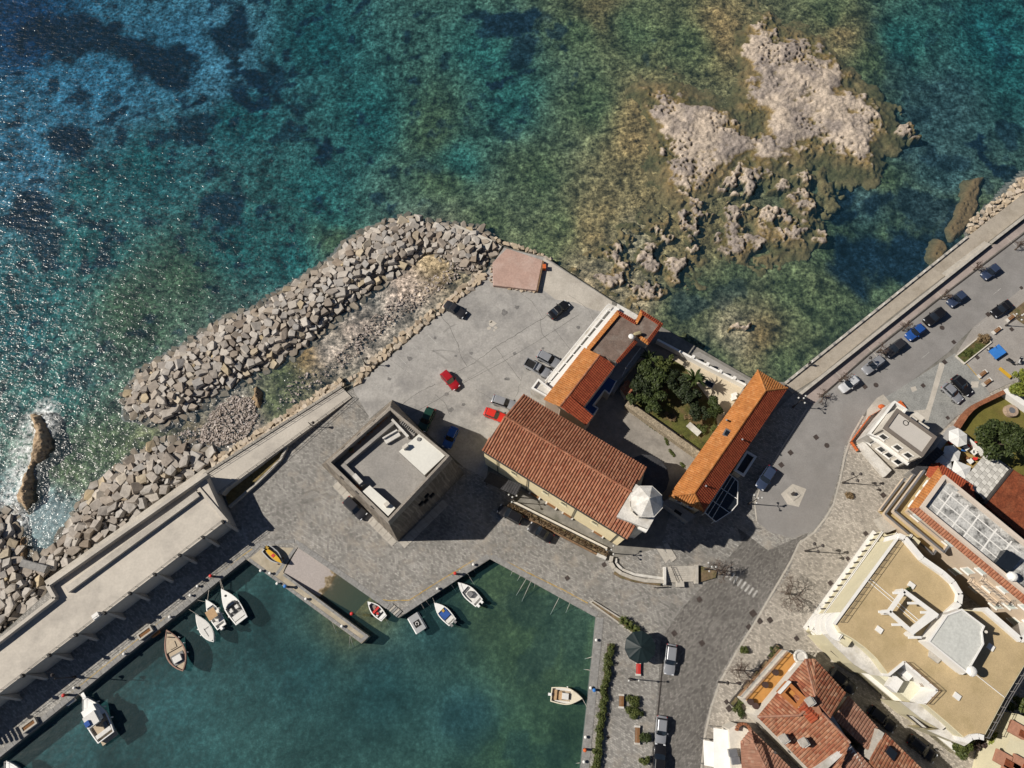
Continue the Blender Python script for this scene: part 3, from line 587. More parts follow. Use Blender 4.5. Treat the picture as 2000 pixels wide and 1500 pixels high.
tag(MB().loft([(p.x, p.y, -5) for p in (sp0[0], sp1[0], sp1[1], sp0[1])], [tuple(sp0[0]), tuple(sp1[0]), tuple(sp1[1]), tuple(sp0[1])]).build('slipway', SLIP[0]), kind='structure')
# steps down to the water at the quay corner
st = thing('quay_steps', 'small stone steps cut into the quay corner', 'steps', P(768, 1196))
for i in range(5):
    a = P(757+i*4, 1190+i*3.4); b_ = P(768+i*4, 1180+i*3.2); MB().wall(a, b_, .34, GZ+.0, GZ+.16-.0*i).build('step', STONEL if i % 2 else STONE, st)
# zebra crossing
zc = thing('zebra_crossing', 'worn white striped crossing on the dark sett road', 'crossing', P(1455, 1140)); zc['kind'] = 'structure'; del zc['category']
for i in range(8):
    x = 1422+i*7.4; y = 1121+i*5.6; a = P(x+5, y-7, GZ+.018); b_ = P(x-4, y+6.5, GZ+.018); d = (b_-a).normalized(); nn = Vector((-d.y, d.x, 0))*.16; MB().poly([a-nn, b_-nn, b_+nn, a+nn]).build('stripe', PAINT, zc)
# manhole covers and drain grates
MH = mat('manhole_iron', (.06, .047, .042), .3, 3, rough=.6, bump=0)
def cover(x, y, s=.9, rot=.6, round_=False, frame=False):
    z = GZ+.03; c = P(x, y, z); mb = MB()
    if round_: mb.tube(c-Vector((0, 0, .02)), c+Vector((0, 0, .006)), s/2, s/2, 14)
    else: mb.box((c.x, c.y, z-.01), (s, s, .04), rot)
    t = mb.top('manhole_cover', MH, 'round iron manhole cover set in the asphalt road' if round_ else 'square iron cover set in the paving', 'manhole', 'iron covers in the ground')
    return t
for x, y, s in [(1180, 1103, .7), (1108, 1129, .7), (1317, 1237, .8), (1371, 1256, .8), (1366, 1171, .8), (1471, 1198, 1.0), (1484, 1213, .8), (1504, 1211, .8), (1463, 1225, .8), (1725, 967, .8), (1751, 959, .8), (1691, 1042, .7), (1656, 1091, .6), (1622, 1139, .7), (1556, 1247, .7),
                (1544, 884, .8), (1594, 854, .8), (1526, 908, .8), (1689, 755, .8), (1845, 707, .8), (1803, 753, .7), (1863, 668, .7), (1930, 614, .8), (1995, 562, .6), (1424, 1384, .8), (1419, 1371, .6), (1851, 816, .6), (1976, 643, .7), (1909, 698, .7), (1188, 1440, .4), (1188, 1397, .4)]: cover(x, y, s)
for x, y in [(1615, 870), (1711, 752), (1840, 640)]: cover(x, y, .9, round_=True)
# new concrete trench strip and odd patches in the yard
sheet('concrete_trench', [(1835, 708), (1846, 710), (1822, 790), (1813, 822), (1805, 822), (1780, 812), (1785, 802), (1808, 800), (1815, 780)], GZ+.026, LIGHT)
sheet('concrete_patch', [(1778, 757), (1788, 754), (1791, 762), (1782, 766)], GZ+.026, LIGHT)
sheet('raw_concrete_strip', [(1688, 835), (1694, 800), (1712, 778), (1725, 770), (1740, 788), (1700, 830)], GZ+.026, LIGHT)
sheet('concrete_patch', [(1897, 745), (1912, 745), (1910, 757), (1895, 757)], GZ+.026, LIGHT)
seam([(1884, 706), (1915, 742)], .14, 'yellow_line', YEL, GZ+.026)
for a, b_ in [((1905, 640), (1925, 626)), ((1800, 700), (1815, 688)), ((1940, 575), (1955, 563))]: seam([a, b_], .08, 'road_line', PAINT, GZ+.02)
# pale ring island in the roundabout end, cross walk of flagstones
sheet('flagstone_patch', [(1280, 1068), (1290, 1066), (1310, 1090), (1300, 1100)], GZ+.016, STONEL)
sheet('flagstone_patch', [(1525, 965), (1548, 945), (1575, 955), (1560, 990), (1538, 985)], GZ+.016, LIGHT)
fi = thing('traffic_island', 'small square stone island in the asphalt road', 'traffic island', P(1550, 965))
MB().box(P(1550, 965, GZ+.06), (1.7, 1.7, .12), R(35)).build('slab', STONEL, fi); MB().box(P(1549, 964, GZ+.45), (.5, .4, .7), R(35)).build('stone_block', IRON, fi)
# ================================================================ buildings
TILE_OLD = pieces('old_roof_tiles', [(0, (.27, .105, .06)), (.35, (.34, .145, .08)), (.7, (.40, .19, .115)), (1, (.29, .10, .055))], scale=1.2, bump=0, fine=.4)
TILE_NEW = pieces('new_roof_tiles', [(0, (.34, .125, .035)), (.3, (.44, .18, .055)), (.6, (.39, .15, .04)), (.85, (.47, .215, .08)), (1, (.36, .13, .035))], scale=.8, bump=0, fine=.35)
TILE_WEA = pieces('weathered_roof_tiles', [(0, (.25, .075, .04)), (.25, (.36, .17, .095)), (.5, (.28, .095, .05)), (.75, (.42, .24, .15)), (1, (.22, .065, .035))], scale=.9, bump=0, fine=.45)
TILE_PINK = pieces('pinkish_roof_tiles', [(0, (.27, .125, .085)), (.4, (.35, .19, .13)), (.75, (.30, .15, .10)), (1, (.40, .25, .18))], scale=1, bump=0, fine=.4)
TILE_RED = pieces('red_roof_tiles', [(0, (.28, .055, .025)), (.5, (.34, .08, .035)), (1, (.25, .05, .022))], scale=1, bump=0, fine=.3)
VALLEY_SHADE = mat('tile_valley_shade', (.09, .035, .022), .3, 2, bump=0)  # dark deck paints the shade between the church's tile rows
CREAM = mat('cream_render', (.57, .525, .37), .06, .5, fine=4, finev=.06)
PEACH = mat('peach_render', (.56, .46, .355), .06, .5, fine=4, finev=.05)
OFFW = mat('offwhite_render', (.60, .56, .49), .1, .6, fine=4, finev=.1, stain=(.50, .46, .40), sstain=.4)
TOWER = setts('tower_masonry', (.24, .205, .165), R(30), .7, .35, .6, .4, sd=4)
TOWERF = mat('tower_terrace', (.30, .285, .265), .14, .7, fine=4, finev=.14, stain=(.25, .24, .225), sstain=.35)
ROOFW = mat('pale_roof_coat', (.63, .62, .565), .05, .4, fine=3, finev=.05)
DIRTY = mat('stained_white_roof', (.56, .56, .54), .15, 1.2, fine=4, finev=.25, stain=(.05, .05, .05), sstain=.8)
BROWNR = mat('ochre_roof_gravel', (.50, .385, .22), .08, .4, fine=12, finev=.2, stain=(.42, .325, .175), sstain=.25)
TERRA = mat('dark_terrace_boards', (.185, .135, .11), .22, .9, fine=6, finev=.22, stain=(.25, .21, .18), sstain=.5)
BLUET = mat('blue_terrace', (.035, .085, .23), .1, .6, rough=.6, bump=0)
PANE = mat('window_pane', (.30, .40, .40), .1, rough=.15, bump=0, spec=.6)
SHUT = mat('pale_shutter', (.62, .68, .64), .08, bump=0)
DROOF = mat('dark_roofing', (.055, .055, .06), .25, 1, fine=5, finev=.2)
def body(root, pts, z, m=CREAM, name='wall', z0=GZ-.2):
    return MB().prism([P(a, b, z) for a, b in pts], z0, z).build(name, m, root)
def window(root, a, b, t, zc, w=1.1, h=1.5, sgn=1, fm=WHITE, pm=PANE, depth=.10):
    d = (b-a); d.z = 0; d.normalize(); nn = Vector((d.y, -d.x, 0))*sgn; c = a.lerp(b, t)+nn*depth*.4; c.z = zc; ang = math.atan2(d.y, d.x)
    f = MB().box(c, (w, depth, h), ang).build('window', fm, root)
    c2 = c+nn*(depth*.5+.012); MB().box(c2, (w-.3, .03, h-.3), ang).build('pane', pm, f)
    MB().box(c+nn*.12-Vector((0, 0, h/2+.04)), (w+.2, .25, .07), ang).build('sill', fm, f)
    return f
def strip_roof(root, a, b, ia, ib, z0, z1, m=TILE_NEW, sp=.36):
    """narrow tiled edge: outer edge a-b at z0, inner edge ia-ib at z1"""
    return tile_roof([P(*a, z0), P(*b, z0), P(*ib, z1), P(*ia, z1)], root, 'edge_tiles', m, sp=sp, course=.35, basename='tile_edge', th=.12)
def railing(root, pts, h=1.0, step=1.6, m=DARKM, r=.025, name='railing'):
    mb = MB()
    for a, b in zip(pts[:-1], pts[1:]):
        n_ = max(1, int((b-a).length/step))
        for i in range(n_+1): p = a.lerp(b, i/n_); mb.tube(p, p+Vector((0, 0, h)), r*1.2, r*1.2, 4)
        for q in (h, h*.5): mb.tube(a+Vector((0, 0, q)), b+Vector((0, 0, q)), r, r, 4)
    return mb.build(name, m, root)
# ---------------------------------------------------------------- square tower
tw = thing('stone_tower', 'square sloping stone watchtower with a sunken roof terrace and pale roofed rooms', 'tower', P(775, 930))
TZ = 13.4; top4 = [(639, 903), (758, 1019), (878, 890), (762, 795)]; base4 = [(628, 908), (778, 1058), (908, 925), (766, 781)]
T4 = PL(top4, TZ); B4 = PL(base4, GZ-.1); floor_z = 11.4
M4 = [b.lerp(t, (floor_z-.2-b.z)/(t.z-b.z)) for b, t in zip(B4, T4)]
MB().loft([tuple(p) for p in B4], [tuple(p) for p in M4]).build('wall', TOWER, tw)
pb = MB(); I4 = inset(T4, .38)
for i in range(4):
    j = (i+1) % 4; pb.loft([tuple(M4[i]), tuple(M4[j]), (I4[j].x, I4[j].y, floor_z-.2), (I4[i].x, I4[i].y, floor_z-.2)], [tuple(T4[i]), tuple(T4[j]), (I4[j].x, I4[j].y, TZ), (I4[i].x, I4[i].y, TZ)])
pb.build('parapet', mat('tower_parapet', (.34, .305, .26), .2, 1, fine=5, finev=.25), tw)
MB().prism([(p.x, p.y) for p in inset(T4, .34)], floor_z-.3, floor_z).build('terrace_floor', TOWERF, tw)
# inner low walls dividing the rim walk
for a, b, zt, wd in [((674, 905), (771, 823), 12.4, .55), ((668, 907), (708, 948), 12.4, .8)]: MB().wall(P(*a, zt), P(*b, zt), wd, floor_z-.05, zt).build('inner_wall', TOWERF, tw)
def roofroom(pts, z, nm='room'):
    q = PL(pts, z); b = MB().prism(q, floor_z-.1, z-.12).build(nm, TOWERF, tw); MB().prism([(p.x, p.y) for p in q], z-.118, z).build('roof', ROOFW, b)
roofroom([(779, 882), (820, 846), (869, 890), (829, 928)], 13.1); roofroom([(708, 960), (722, 948), (772, 992), (758, 1008)], 13.1)
for (x, y) in [(818, 858)]: MB().tube(P(x, y, 13.1), P(x, y, 13.3), .35, .3, 8).build('roof_vent', STONE, tw)
MB().box(P(792, 873, 13.4), (.9, .5, 1.0), R(40)).build('chimney', OFFW, tw); MB().box(P(756, 985, 13.4), (.8, .6, .8), R(40)).build('chimney', OFFW, tw)
sb = MB().prism(PL([(779, 822), (812, 846), (806, 854), (770, 826)], 12.2), floor_z-.05, 12.0).build('stair_block', TOWERF, tw)
for i in range(9): MB().wall(P(783+i*3.1, 828+i*2.3, 12.6), P(789+i*3.1, 821+i*2.3, 12.6), .13, 12.0, 12.95-.1*i).build('step', STONE, sb)
MB().wall(P(765, 818, 12.9), P(797, 852, 12.9), .35, floor_z-.05, 12.7).build('stair_wall', WHITEW, tw)
a4 = M4; s_a, s_b = B4[1].lerp(T4[1], .55), B4[2].lerp(T4[2], .55)
for t, q in [(.42, .5), (.48, .42), (.57, .4), (.52, .55)]:
    p = B4[1].lerp(B4[2], t).lerp(T4[1].lerp(T4[2], t), q); d = (B4[2]-B4[1]).normalized(); MB().box(p, (.9, .5, 1.0), math.atan2(d.y, d.x)).build('window', BLACK, tw)
for t in (.25, .5, .75):
    for i, j in ((0, 1), (3, 0), (2, 3)):
        p = T4[i].lerp(T4[j], t); d = (T4[j]-T4[i]).normalized(); MB().box(p-Vector((0, 0, .35)), (.7, .35, .35), math.atan2(d.y, d.x)).build('drain_slot', BLACK, tw)
fl = thing('stone_apron', 'pale slabs paving the foot of the stone tower', 'paving'); fl['kind'] = 'structure'; del fl['category']
def apron(p0, p1, n, wd, m):
    a, b = P(*p0), P(*p1); d = (b-a)/n; dn = d.normalized(); nn = Vector((dn.y, -dn.x, 0)); ang = math.atan2(d.y, d.x)
    for i in range(n):
        c = a+d*(i+.5)+nn*wd/2; o = MB().box((0, 0, 0), (d.length-.05, wd*random.uniform(.93, 1.03), .1), 0).build('slab', m, fl); o.location = (c.x, c.y, GZ+.02+random.uniform(0, .012)); o.rotation_euler = (0, 0, ang)
apron((660, 940), (776, 1057), 13, 1.25, STONEL); apron((779, 1060), (865, 975), 9, 1.4, STONEL)
POT = mat('terracotta', (.42, .19, .09), .2, 4, rough=.8, bump=0); POTG = mat('pot_plant', (.09, .10, .03), .4, 6, bump=0)
for k, (x, y) in enumerate([(685, 878), (699, 861), (707, 853), (716, 844), (723, 839), (729, 832), (735, 827), (740, 822), (745, 817), (750, 812)]):
    b = P(x, y, 12.4); b.z = floor_z; t = thing('flower_pot', 'round terracotta flower pot on the rim walk of the stone tower', 'pot', b, 'pots on the tower rim')
    MB().tube(b, b+Vector((0, 0, .75)), .30, .46, 9).build('pot', POT, t); MB().tube(b+Vector((0, 0, .7)), b+Vector((0, 0, .76)), .33, .33, 8).build('soil', EARTH, t)
    if k % 3 == 0: MB().ball(b+Vector((0, 0, .9)), .28, 7, 4).build('plant', POTG, t)
for (x, y) in [(697, 949), (702, 953), (704, 947), (761, 802)]:
    b = P(x, y, 12.2); b.z = floor_z; MB().tube(b, b+Vector((0, 0, .6)), .22, .34, 8).top('flower_pot', POT, 'small terracotta pot in the tower corner', 'pot', 'small pots in the tower corners')
b = P(765, 853, 12.3); b.z = floor_z; tb = thing('garden_sofa', 'white sofa on the tower terrace', 'sofa', b)
MB().box(b+Vector((0, 0, .4)), (2.6, 1.0, .5), R(32)).build('seat', WHITEW, tb); MB().box(b+Vector((-.3, .4, .8)), (2.6, .25, .5), R(32)).build('backrest', WHITEW, tb)
b = P(699, 936, 12.6); b.z = 12.4; MB().box(b+Vector((0, 0, .3)), (1.8, .7, .6), R(-46)).top('air_conditioner', WHITEW, 'white air conditioning box on the inner wall of the tower', 'air conditioner')
# ---------------------------------------------------------------- church
ch = thing('church', 'cream church with a long red tiled roof and a white eight sided belfry', 'church', P(1090, 930))
ez, rz_ = 11.4, 14.2
sw0, sw1, r0, r1, ne0, ne1 = P(941, 879, ez), P(1188, 1030, ez), P(986, 813, rz_), P(1233, 960, rz_), P(1022, 770, ez), P(1264, 914, ez)
tile_roof([sw0, sw1, r1, r0], ch, 'roof_tiles', TILE_OLD, sp=.44, amp=.17, base=VALLEY_SHADE); tile_roof([ne0, ne1, r1, r0], ch, 'roof_tiles', TILE_OLD, sp=.44, amp=.17, base=VALLEY_SHADE)
ridge_cap(ch, r0, r1, TILE_OLD, .2)
s2 = RP(((1188, 1030, ez), (1225, 1053, ez), (1242, 1028, ez+.95)), (1205, 1004)); tile_roof(s2, ch, 'roof_tiles', TILE_OLD, sp=.44, amp=.17, base=VALLEY_SHADE)
foot = [P(1022, 770, ez), P(941, 879, ez), P(1225, 1053, ez), P(1264, 914, ez)]; fin = inset(foot, .18)
CHW = mat('church_render', (.86, .73, .46), .05, .5, fine=4, finev=.05); MB().prism(fin, GZ-.2, ez-.25).build('wall', CHW, ch)
for a, b, r in ((fin[0], fin[1], r0), (fin[3], Vector((P(1188, 1030, ez).x, P(1188, 1030, ez).y)), r1)):
    c = (Vector((r.x, r.y))+0*a); q = [Vector((a.x, a.y, ez-.25)), Vector((b.x, b.y, ez-.25)), Vector((r.x, r.y, rz_-.3))]
    off = (r1-r0).normalized()*(.45 if r is r0 else -.45); MB().loft([tuple(p+off*.2) for p in q], [tuple(p+off) for p in q]).build('gable', CREAM, ch)
g0, g1 = Vector((fin[1].x, fin[1].y, 0)), Vector((fin[2].x, fin[2].y, 0))
cd_ = (g1-g0).normalized(); co = Vector((cd_.y, -cd_.x, 0))
for t in (.1, .32, .66, .95):
    p = g0.lerp(g1, t)+co*.12; MB().tube((p.x, p.y, GZ), (p.x, p.y, ez-.2), .07, .07, 5).build('downpipe', IRON, ch)
for t in (.22, .45, .58, .8): window(ch, g0, g1, t, 8.2, 1.0, 1.6, 1, CREAM, GLASS, .08)
MB().wall(g0+co*.25, g1+co*.25, .22, ez-.42, ez-.26).build('gutter', IRON, ch)
apc = P(1263, 930, 6.0); ap = MB(); ap.tube((apc.x, apc.y, GZ), (apc.x, apc.y, 5.6), 3.6, 3.6, 14); ap.build('apse', OFFW, ch); MB().tube((apc.x, apc.y, 5.602), (apc.x, apc.y, 6.6), 3.8, .3, 14).build('apse_roof', DROOF, ch)  # dark roofing puts the church's shadow on the apse into the colour
bt = PL([(1208, 1008), (1243, 949), (1293, 980), (1265, 1030)], 14.2); MB().prism(bt, GZ, 14.0).build('belfry_base', OFFW, ch); MB().prism([(p.x, p.y) for p in inset(bt, -.2)], 14.002, 14.25).build('cornice', WHITEW, ch)
ax = P(1268, 974, 19.4)
def octo(r, z, off=0.39): return [Vector((ax.x+r*math.cos(off+i*math.pi/4), ax.y+r*math.sin(off+i*math.pi/4), z)) for i in range(8)]
MB().loft(octo(2.15, 14.2), octo(2.15, 17.0)).build('drum', OFFW, ch); MB().loft(octo(2.5, 17.002), octo(2.5, 17.3)).build('drum_cornice', WHITEW, ch)
dm = MB(); o8 = octo(2.42, 17.3); 
for i in range(8): dm.poly([o8[i], o8[(i+1) % 8], (ax.x, ax.y, 19.7)])
dm.poly(o8[::-1]); dm.build('dome', WHITEW, ch); MB().tube((ax.x, ax.y, 19.6), (ax.x, ax.y, 20.5), .1, .04, 5).build('finial', OFFW, ch)
for i in range(8):
    m_ = (octo(2.16, 15.7)[i]+octo(2.16, 15.7)[(i+1) % 8])/2; MB().box(m_, (.12, .8, 1.5), .39+(i+.5)*math.pi/4).build('belfry_opening', BLACK, ch)
MB().prism(PL([(1212, 1010), (1248, 1032), (1262, 1032), (1272, 1015), (1240, 990)], 12.2), GZ, 12.0).build('sacristy', OFFW, ch)
MB().prism(PL([(1246, 1032), (1262, 1040), (1270, 1028), (1254, 1020)], 12.5), 11.9, 12.5).build('ledge', WHITE, ch)
ph = PL([(957, 922), (1019, 947), (1008, 968), (944, 940)], 4.6); pc = thing('entrance_canopy', 'dark board roofed lean-to at the church corner', 'canopy', P(985, 950))
MB().prism(ph, 4.35, 4.5).build('roof', DROOF, pc)
for i in range(14): a, b = ph[0].lerp(ph[1], (i+.5)/14), ph[3].lerp(ph[2], (i+.5)/14); MB().wall(a, b, .2, 4.502, 4.56).build('board', DROOF, pc)
for p in inset(ph, .3): MB().tube((p.x, p.y, GZ), (p.x, p.y, 4.36), .1, .1, 6).build('post', IRON, pc)
# church forecourt wall with dry planting
pw = thing('planter_wall', 'long low crumbling brown planter wall in front of the church', 'planter', P(1090, 1030))
MB().wall(P(992, 985, 2), P(1187, 1082, 2), .9, GZ, GZ+.62).build('bed', EARTH, pw); MB().wall(P(1000, 978, 2), P(1186, 1071, 2), .3, GZ, GZ+.72).build('back_wall', OFFW, pw); MB().wall(P(992, 992, 2), P(1182, 1090, 2), .3, GZ, GZ+.4).build('front_wall', RUST, pw)
# ---------------------------------------------------------------- house with terrace roof
nh = thing('terrace_house', 'orange tiled house with a dark board roof terrace and a white balcony front', 'house', P(1140, 740))
e_, r_ = 7.6, 8.9
A = dict(w0=(1062, 780), w1=(1141, 680), r0=(1094, 794), r1=(1172, 693))
tile_roof(RP((A['w0']+(e_,), A['w1']+(e_,), A['r1']+(r_,)), A['r0']), nh, 'roof_tiles', TILE_NEW, sp=.36)
tile_roof(RP(((1139, 795, e_), (1201, 715, e_), (1172, 693, r_)), (1110, 773)), nh, 'roof_tiles', TILE_RED, sp=.36)
tile_roof(RP(((1145, 830, e_-.25), (1159, 812, e_-.25), (1111, 773, r_-.01)), (1094, 794)), nh, 'roof_tiles', TILE_RED, sp=.36)
ridge_cap(nh, P(*A['r0'], r_), P(*A['r1'], r_), TILE_OLD, .15)
body(nh, [(1066, 780), (1141, 686), (1200, 716), (1140, 794), (1157, 812), (1144, 828), (1094, 792)], e_-.2, mat('pinkish_render', (.58, .47, .39), .06, .5))
terr = [(1151, 682), (1209, 613), (1242, 631), (1254, 613), (1288, 633), (1266, 663), (1243, 656), (1204, 705), (1172, 694)]
body(nh, terr, 8.0, OFFW, 'terrace_block')
tt = MB().prism(PL(terr, 8.2), 8.002, 8.1).build('terrace_floor', TERRA, nh); tq = PL(terr, 8.12)
u0, u1, w0_ = P(1151, 682, 8.11), P(1209, 613, 8.11), P(1204, 705, 8.11)
for i in range(22):
    t = i/22; a = u0.lerp(u1, t+.01); d = (P(1243, 656, 8.11)-P(1209, 613, 8.11)); b_ = a+d*.86; MB().wall(a, b_, .16, 8.1, 8.112).build('board', TERRA, tt)
strip_roof(nh, (1146, 679), (1206, 606), (1152, 684), (1210, 615), 8.1, 8.55); strip_roof(nh, (1206, 606), (1241, 626), (1209, 614), (1241, 633), 8.1, 8.5, TILE_RED)
strip_roof(nh, (1241, 629), (1252, 605), (1244, 633), (1255, 615), 8.1, 8.5); strip_roof(nh, (1252, 605), (1295, 633), (1254, 613), (1288, 635), 8.1, 8.5, TILE_RED)
strip_roof(nh, (1295, 633), (1265, 674), (1288, 633), (1264, 664), 8.1, 8.5, TILE_RED); strip_roof(nh, (1265, 674), (1245, 660), (1266, 664), (1246, 653), 8.1, 8.5)
strip_roof(nh, (1208, 709), (1245, 668), (1203, 706), (1240, 664), 8.1, 8.5, TILE_RED)
MB().tube(P(1233, 657, 8.2), P(1233, 657, 9.2), .05, .05, 5).build('mast', GREY, nh); MB().ball(P(1233, 657, 9.3), .5, 10, 4, (1, 1, .35)).build('dish', WHITE, nh)
for i in range(5): MB().ball(P(1241+i*2, 653-i*.6, 8.8), .4, 7, 4).build('roof_plant', mat('dry_plant', (.34, .29, .17), .3, 5, bump=0), nh)
# white balcony front
bal = [(1061, 748), (1189, 592), (1207, 599), (1074, 757)]; bq = PL(bal, 4.8)
bo = MB().prism(bq, 4.4, 4.7).build('balcony', WHITEW, nh)
MB().wall(P(1066, 752, 5.7), P(1190, 601, 5.7), .3, 4.702, 5.6).build('parapet', WHITE, bo); MB().wall(P(1074, 757, 5.9), P(1206, 601, 5.9), .9, 4.702, 5.9).build('inner_ledge', WHITE, bo)
for i in range(9): t = (i+.5)/9; a = P(1063, 750, 5.8).lerp(P(1189, 595, 5.8), t); b_ = P(1074, 757, 5.8).lerp(P(1206, 601, 5.8), t); MB().wall(a, b_, .14, 5.62, 5.76).build('beam', WHITE, bo)
MB().wall(P(1061, 748, 6.0), P(1187, 594, 6.0), .16, 5.64, 5.8).build('beam', WHITE, bo)
bx_ = body(nh, [(1037, 760), (1051, 741), (1081, 764), (1070, 778)], 6.6, WHITEW, 'corner_block'); rq = PL([(1037, 760), (1051, 741), (1081, 764), (1070, 778)], 6.6); mb = MB(); ring(mb, [(p.x, p.y) for p in rq], .3, 6.602, 7.1); mb.build('parapet', WHITE, bx_)
body(nh, [(1206, 593), (1247, 616), (1240, 627), (1206, 607)], 5.0, WHITEW, 'north_terrace')
# rear terraces in the shade of the roof
rb = [(1188, 735), (1204, 744), (1190, 770), (1181, 762), (1158, 792), (1168, 798), (1158, 812), (1139, 795)]; q = PL(rb, 4.6)
ro = MB().prism(q, GZ, 4.5).build('rear_terrace', OFFW, nh); MB().prism([(p.x, p.y) for p in inset(q, .08)], 4.502, 4.53).build('terrace_floor', BLUET, ro)
mb = MB()
for i in range(1, 7): mb.wall(q[i], q[(i+1)], .18, 4.53, 4.85)
mb.build('parapet', WHITE, ro)
gq = PL([(1201, 715), (1240, 668), (1262, 680), (1230, 722), (1206, 745), (1190, 735)], 4.2); go = MB().prism(gq, GZ, 4.1).build('rear_terrace', TOWERF, nh)
railing(go, [P(1215, 735, 4.15), P(1222, 720, 4.15), P(1250, 682, 4.15)], .9, 1.5, WHITE, .04)
# ---------------------------------------------------------------- courtyard walls
def freewall(name, label, pts, th, h, m, cat='wall', z=GZ):
    t = thing(name, label, cat, P(*pts[0])); q = [P(a, b, z+h) for a, b in pts]
    for a, b in zip(q[:-1], q[1:]): MB().wall(a, b, th, z-.1, z+h).build('wall_run', m, t)
    return t
freewall('courtyard_wall', 'long beige stone wall dividing the garden from the concrete yard', [(1224, 787), (1366, 888)], 1.1, 1.6, mat('rubble_wall', (.36, .30, .215), .25, 2, fine=4, finev=.3))
freewall('courtyard_wall', 'shaded grey wall behind the terrace house', [(1196, 766), (1230, 718), (1262, 682)], .6, 2.2, TOWERF)
nw = freewall('sea_wall', 'white courtyard wall with piers facing the rocks', [(1284, 663), (1370, 708), (1457, 752)], .4, 1.5, WHITE)
for x, y in [(1352, 700), (1380, 714), (1405, 728), (1432, 741)]: MB().box(P(x, y, GZ+.9), (.5, .6, 1.8), R(-28)).build('pier', WHITE, nw)
sheet('sandy_courtyard', [(1303, 700), (1334, 692), (1454, 754), (1411, 823), (1392, 842), (1330, 790), (1300, 720)], GZ+.016, mat('pale_sand', (.53, .46, .35), .08, .6, fine=4))
sheet('garden_lawn', [(1236, 785), (1310, 700), (1335, 715), (1392, 790), (1402, 830), (1370, 880)], GZ+.02, mat('garden_grass', (.095, .10, .022), .45, .7, fine=4, finev=.3, stain=(.19, .125, .06), sstain=.3))
sheet('sea_walkway', [(1352, 691), (1366, 687), (1466, 744), (1458, 752)], GZ+.004, TOWERF)
# ---------------------------------------------------------------- long orange house
eh = thing('long_house', 'long orange house with a hipped tiled roof beside the courtyard', 'house', P(1420, 860))
e_, r_ = 7.2, 9.2
W0, W1, E0, E1 = P(1306, 969, e_), P(1480, 723, e_), P(1374, 999, e_), P(1538, 758, e_); Ra, Rb = P(1356, 963, r_), P(1495, 763, r_)
tile_roof([W0, W1, Rb, Ra], eh, 'roof_tiles', TILE_NEW, sp=.36); tile_roof([E0, E1, Rb, Ra], eh, 'roof_tiles', TILE_RED, sp=.36)
tile_roof([W1, E1, Rb], eh, 'roof_tiles', TILE_NEW, sp=.36); tile_roof([W0, E0, Ra], eh, 'roof_tiles', TILE_NEW, sp=.36)
for a, b_ in ((Ra, Rb), (W0, Ra), (E0, Ra), (W1, Rb), (E1, Rb)): ridge_cap(eh, a, b_, TILE_NEW, .17)
f_ = inset([W0, E0, E1, W1], .45); MB().prism(f_, GZ, e_-.2).build('wall', mat('ochre_render', (.50, .42, .29), .08, .5), eh)
fa, fb = Vector((f_[0].x, f_[0].y, 0)), Vector((f_[1].x, f_[1].y, 0)); fd = Vector((f_[2].x, f_[2].y, 0))
for t in (.12, .25, .38, .5, .62, .75, .88):
    for zc in (3.0, 5.6): window(eh, fb, fd, t, zc, 1.0, 1.4, 1, WHITEW, GLASS)
for t in (.3, .7): window(eh, fa, fb, t, 5.4, 1.0, 1.3, 1, WHITEW, GLASS)
sk = MB().box(P(1420, 846, 8.55), (1.1, 1.3, .25), R(-33)).build('skylight', GREY, eh); MB().box(P(1420, 846, 8.7), (.7, .9, .06), R(-33)).build('pane', GLASS, sk)
for x, y, z in [(1419, 820, 8.2), (1379, 949, 8.5), (1450, 858, 8.4)]: MB().tube(P(x, y, z-.5), P(x, y, z+.7), .16, .16, 6).build('vent_pipe', GREY, eh)
an = body(eh, [(1294, 982), (1307, 972), (1359, 1008), (1344, 1020)], 3.6, TOWERF, 'annex'); MB().box(P(1324, 1001, 3.65), (1.3, .5, .1), R(-35)).build('opening', BLACK, an)
gl = PL([(1376, 1001), (1398, 1020), (1428, 1000), (1441, 985), (1442, 940), (1425, 925)], 4.0); g_ = MB().prism(gl, 3.8, 3.9).build('glass_roof', GLASS, eh); mb = MB(); ring(mb, [(p.x, p.y) for p in gl], .12, 3.902, 4.05); mb.build('frame', WHITE, g_)
for a, b_ in (((1383, 1006), (1430, 930)), ((1391, 1013), (1437, 934)), ((1391, 977), (1426, 1002)), ((1408, 953), (1441, 975))): MB().wall(P(*a, 4), P(*b_, 4), .09, 3.904, 4.02).build('glazing_bar', WHITE, g_)
for p in inset(gl, .2)[:5]: MB().tube((p.x, p.y, GZ), (p.x, p.y, 3.8), .07, .07, 5).build('post', WHITE, g_)
pq = PL([(1458, 880), (1478, 892), (1453, 931), (1433, 919)], 4.4); po = MB().prism(pq, 4.0, 4.2).build('porch_roof', DROOF, eh); mb = MB(); ring(mb, [(p.x, p.y) for p in pq], .35, 4.202, 4.6); mb.build('parapet', WHITE, po); MB().prism(inset(pq, .3), GZ, 4.0).build('porch_wall', OFFW, po)
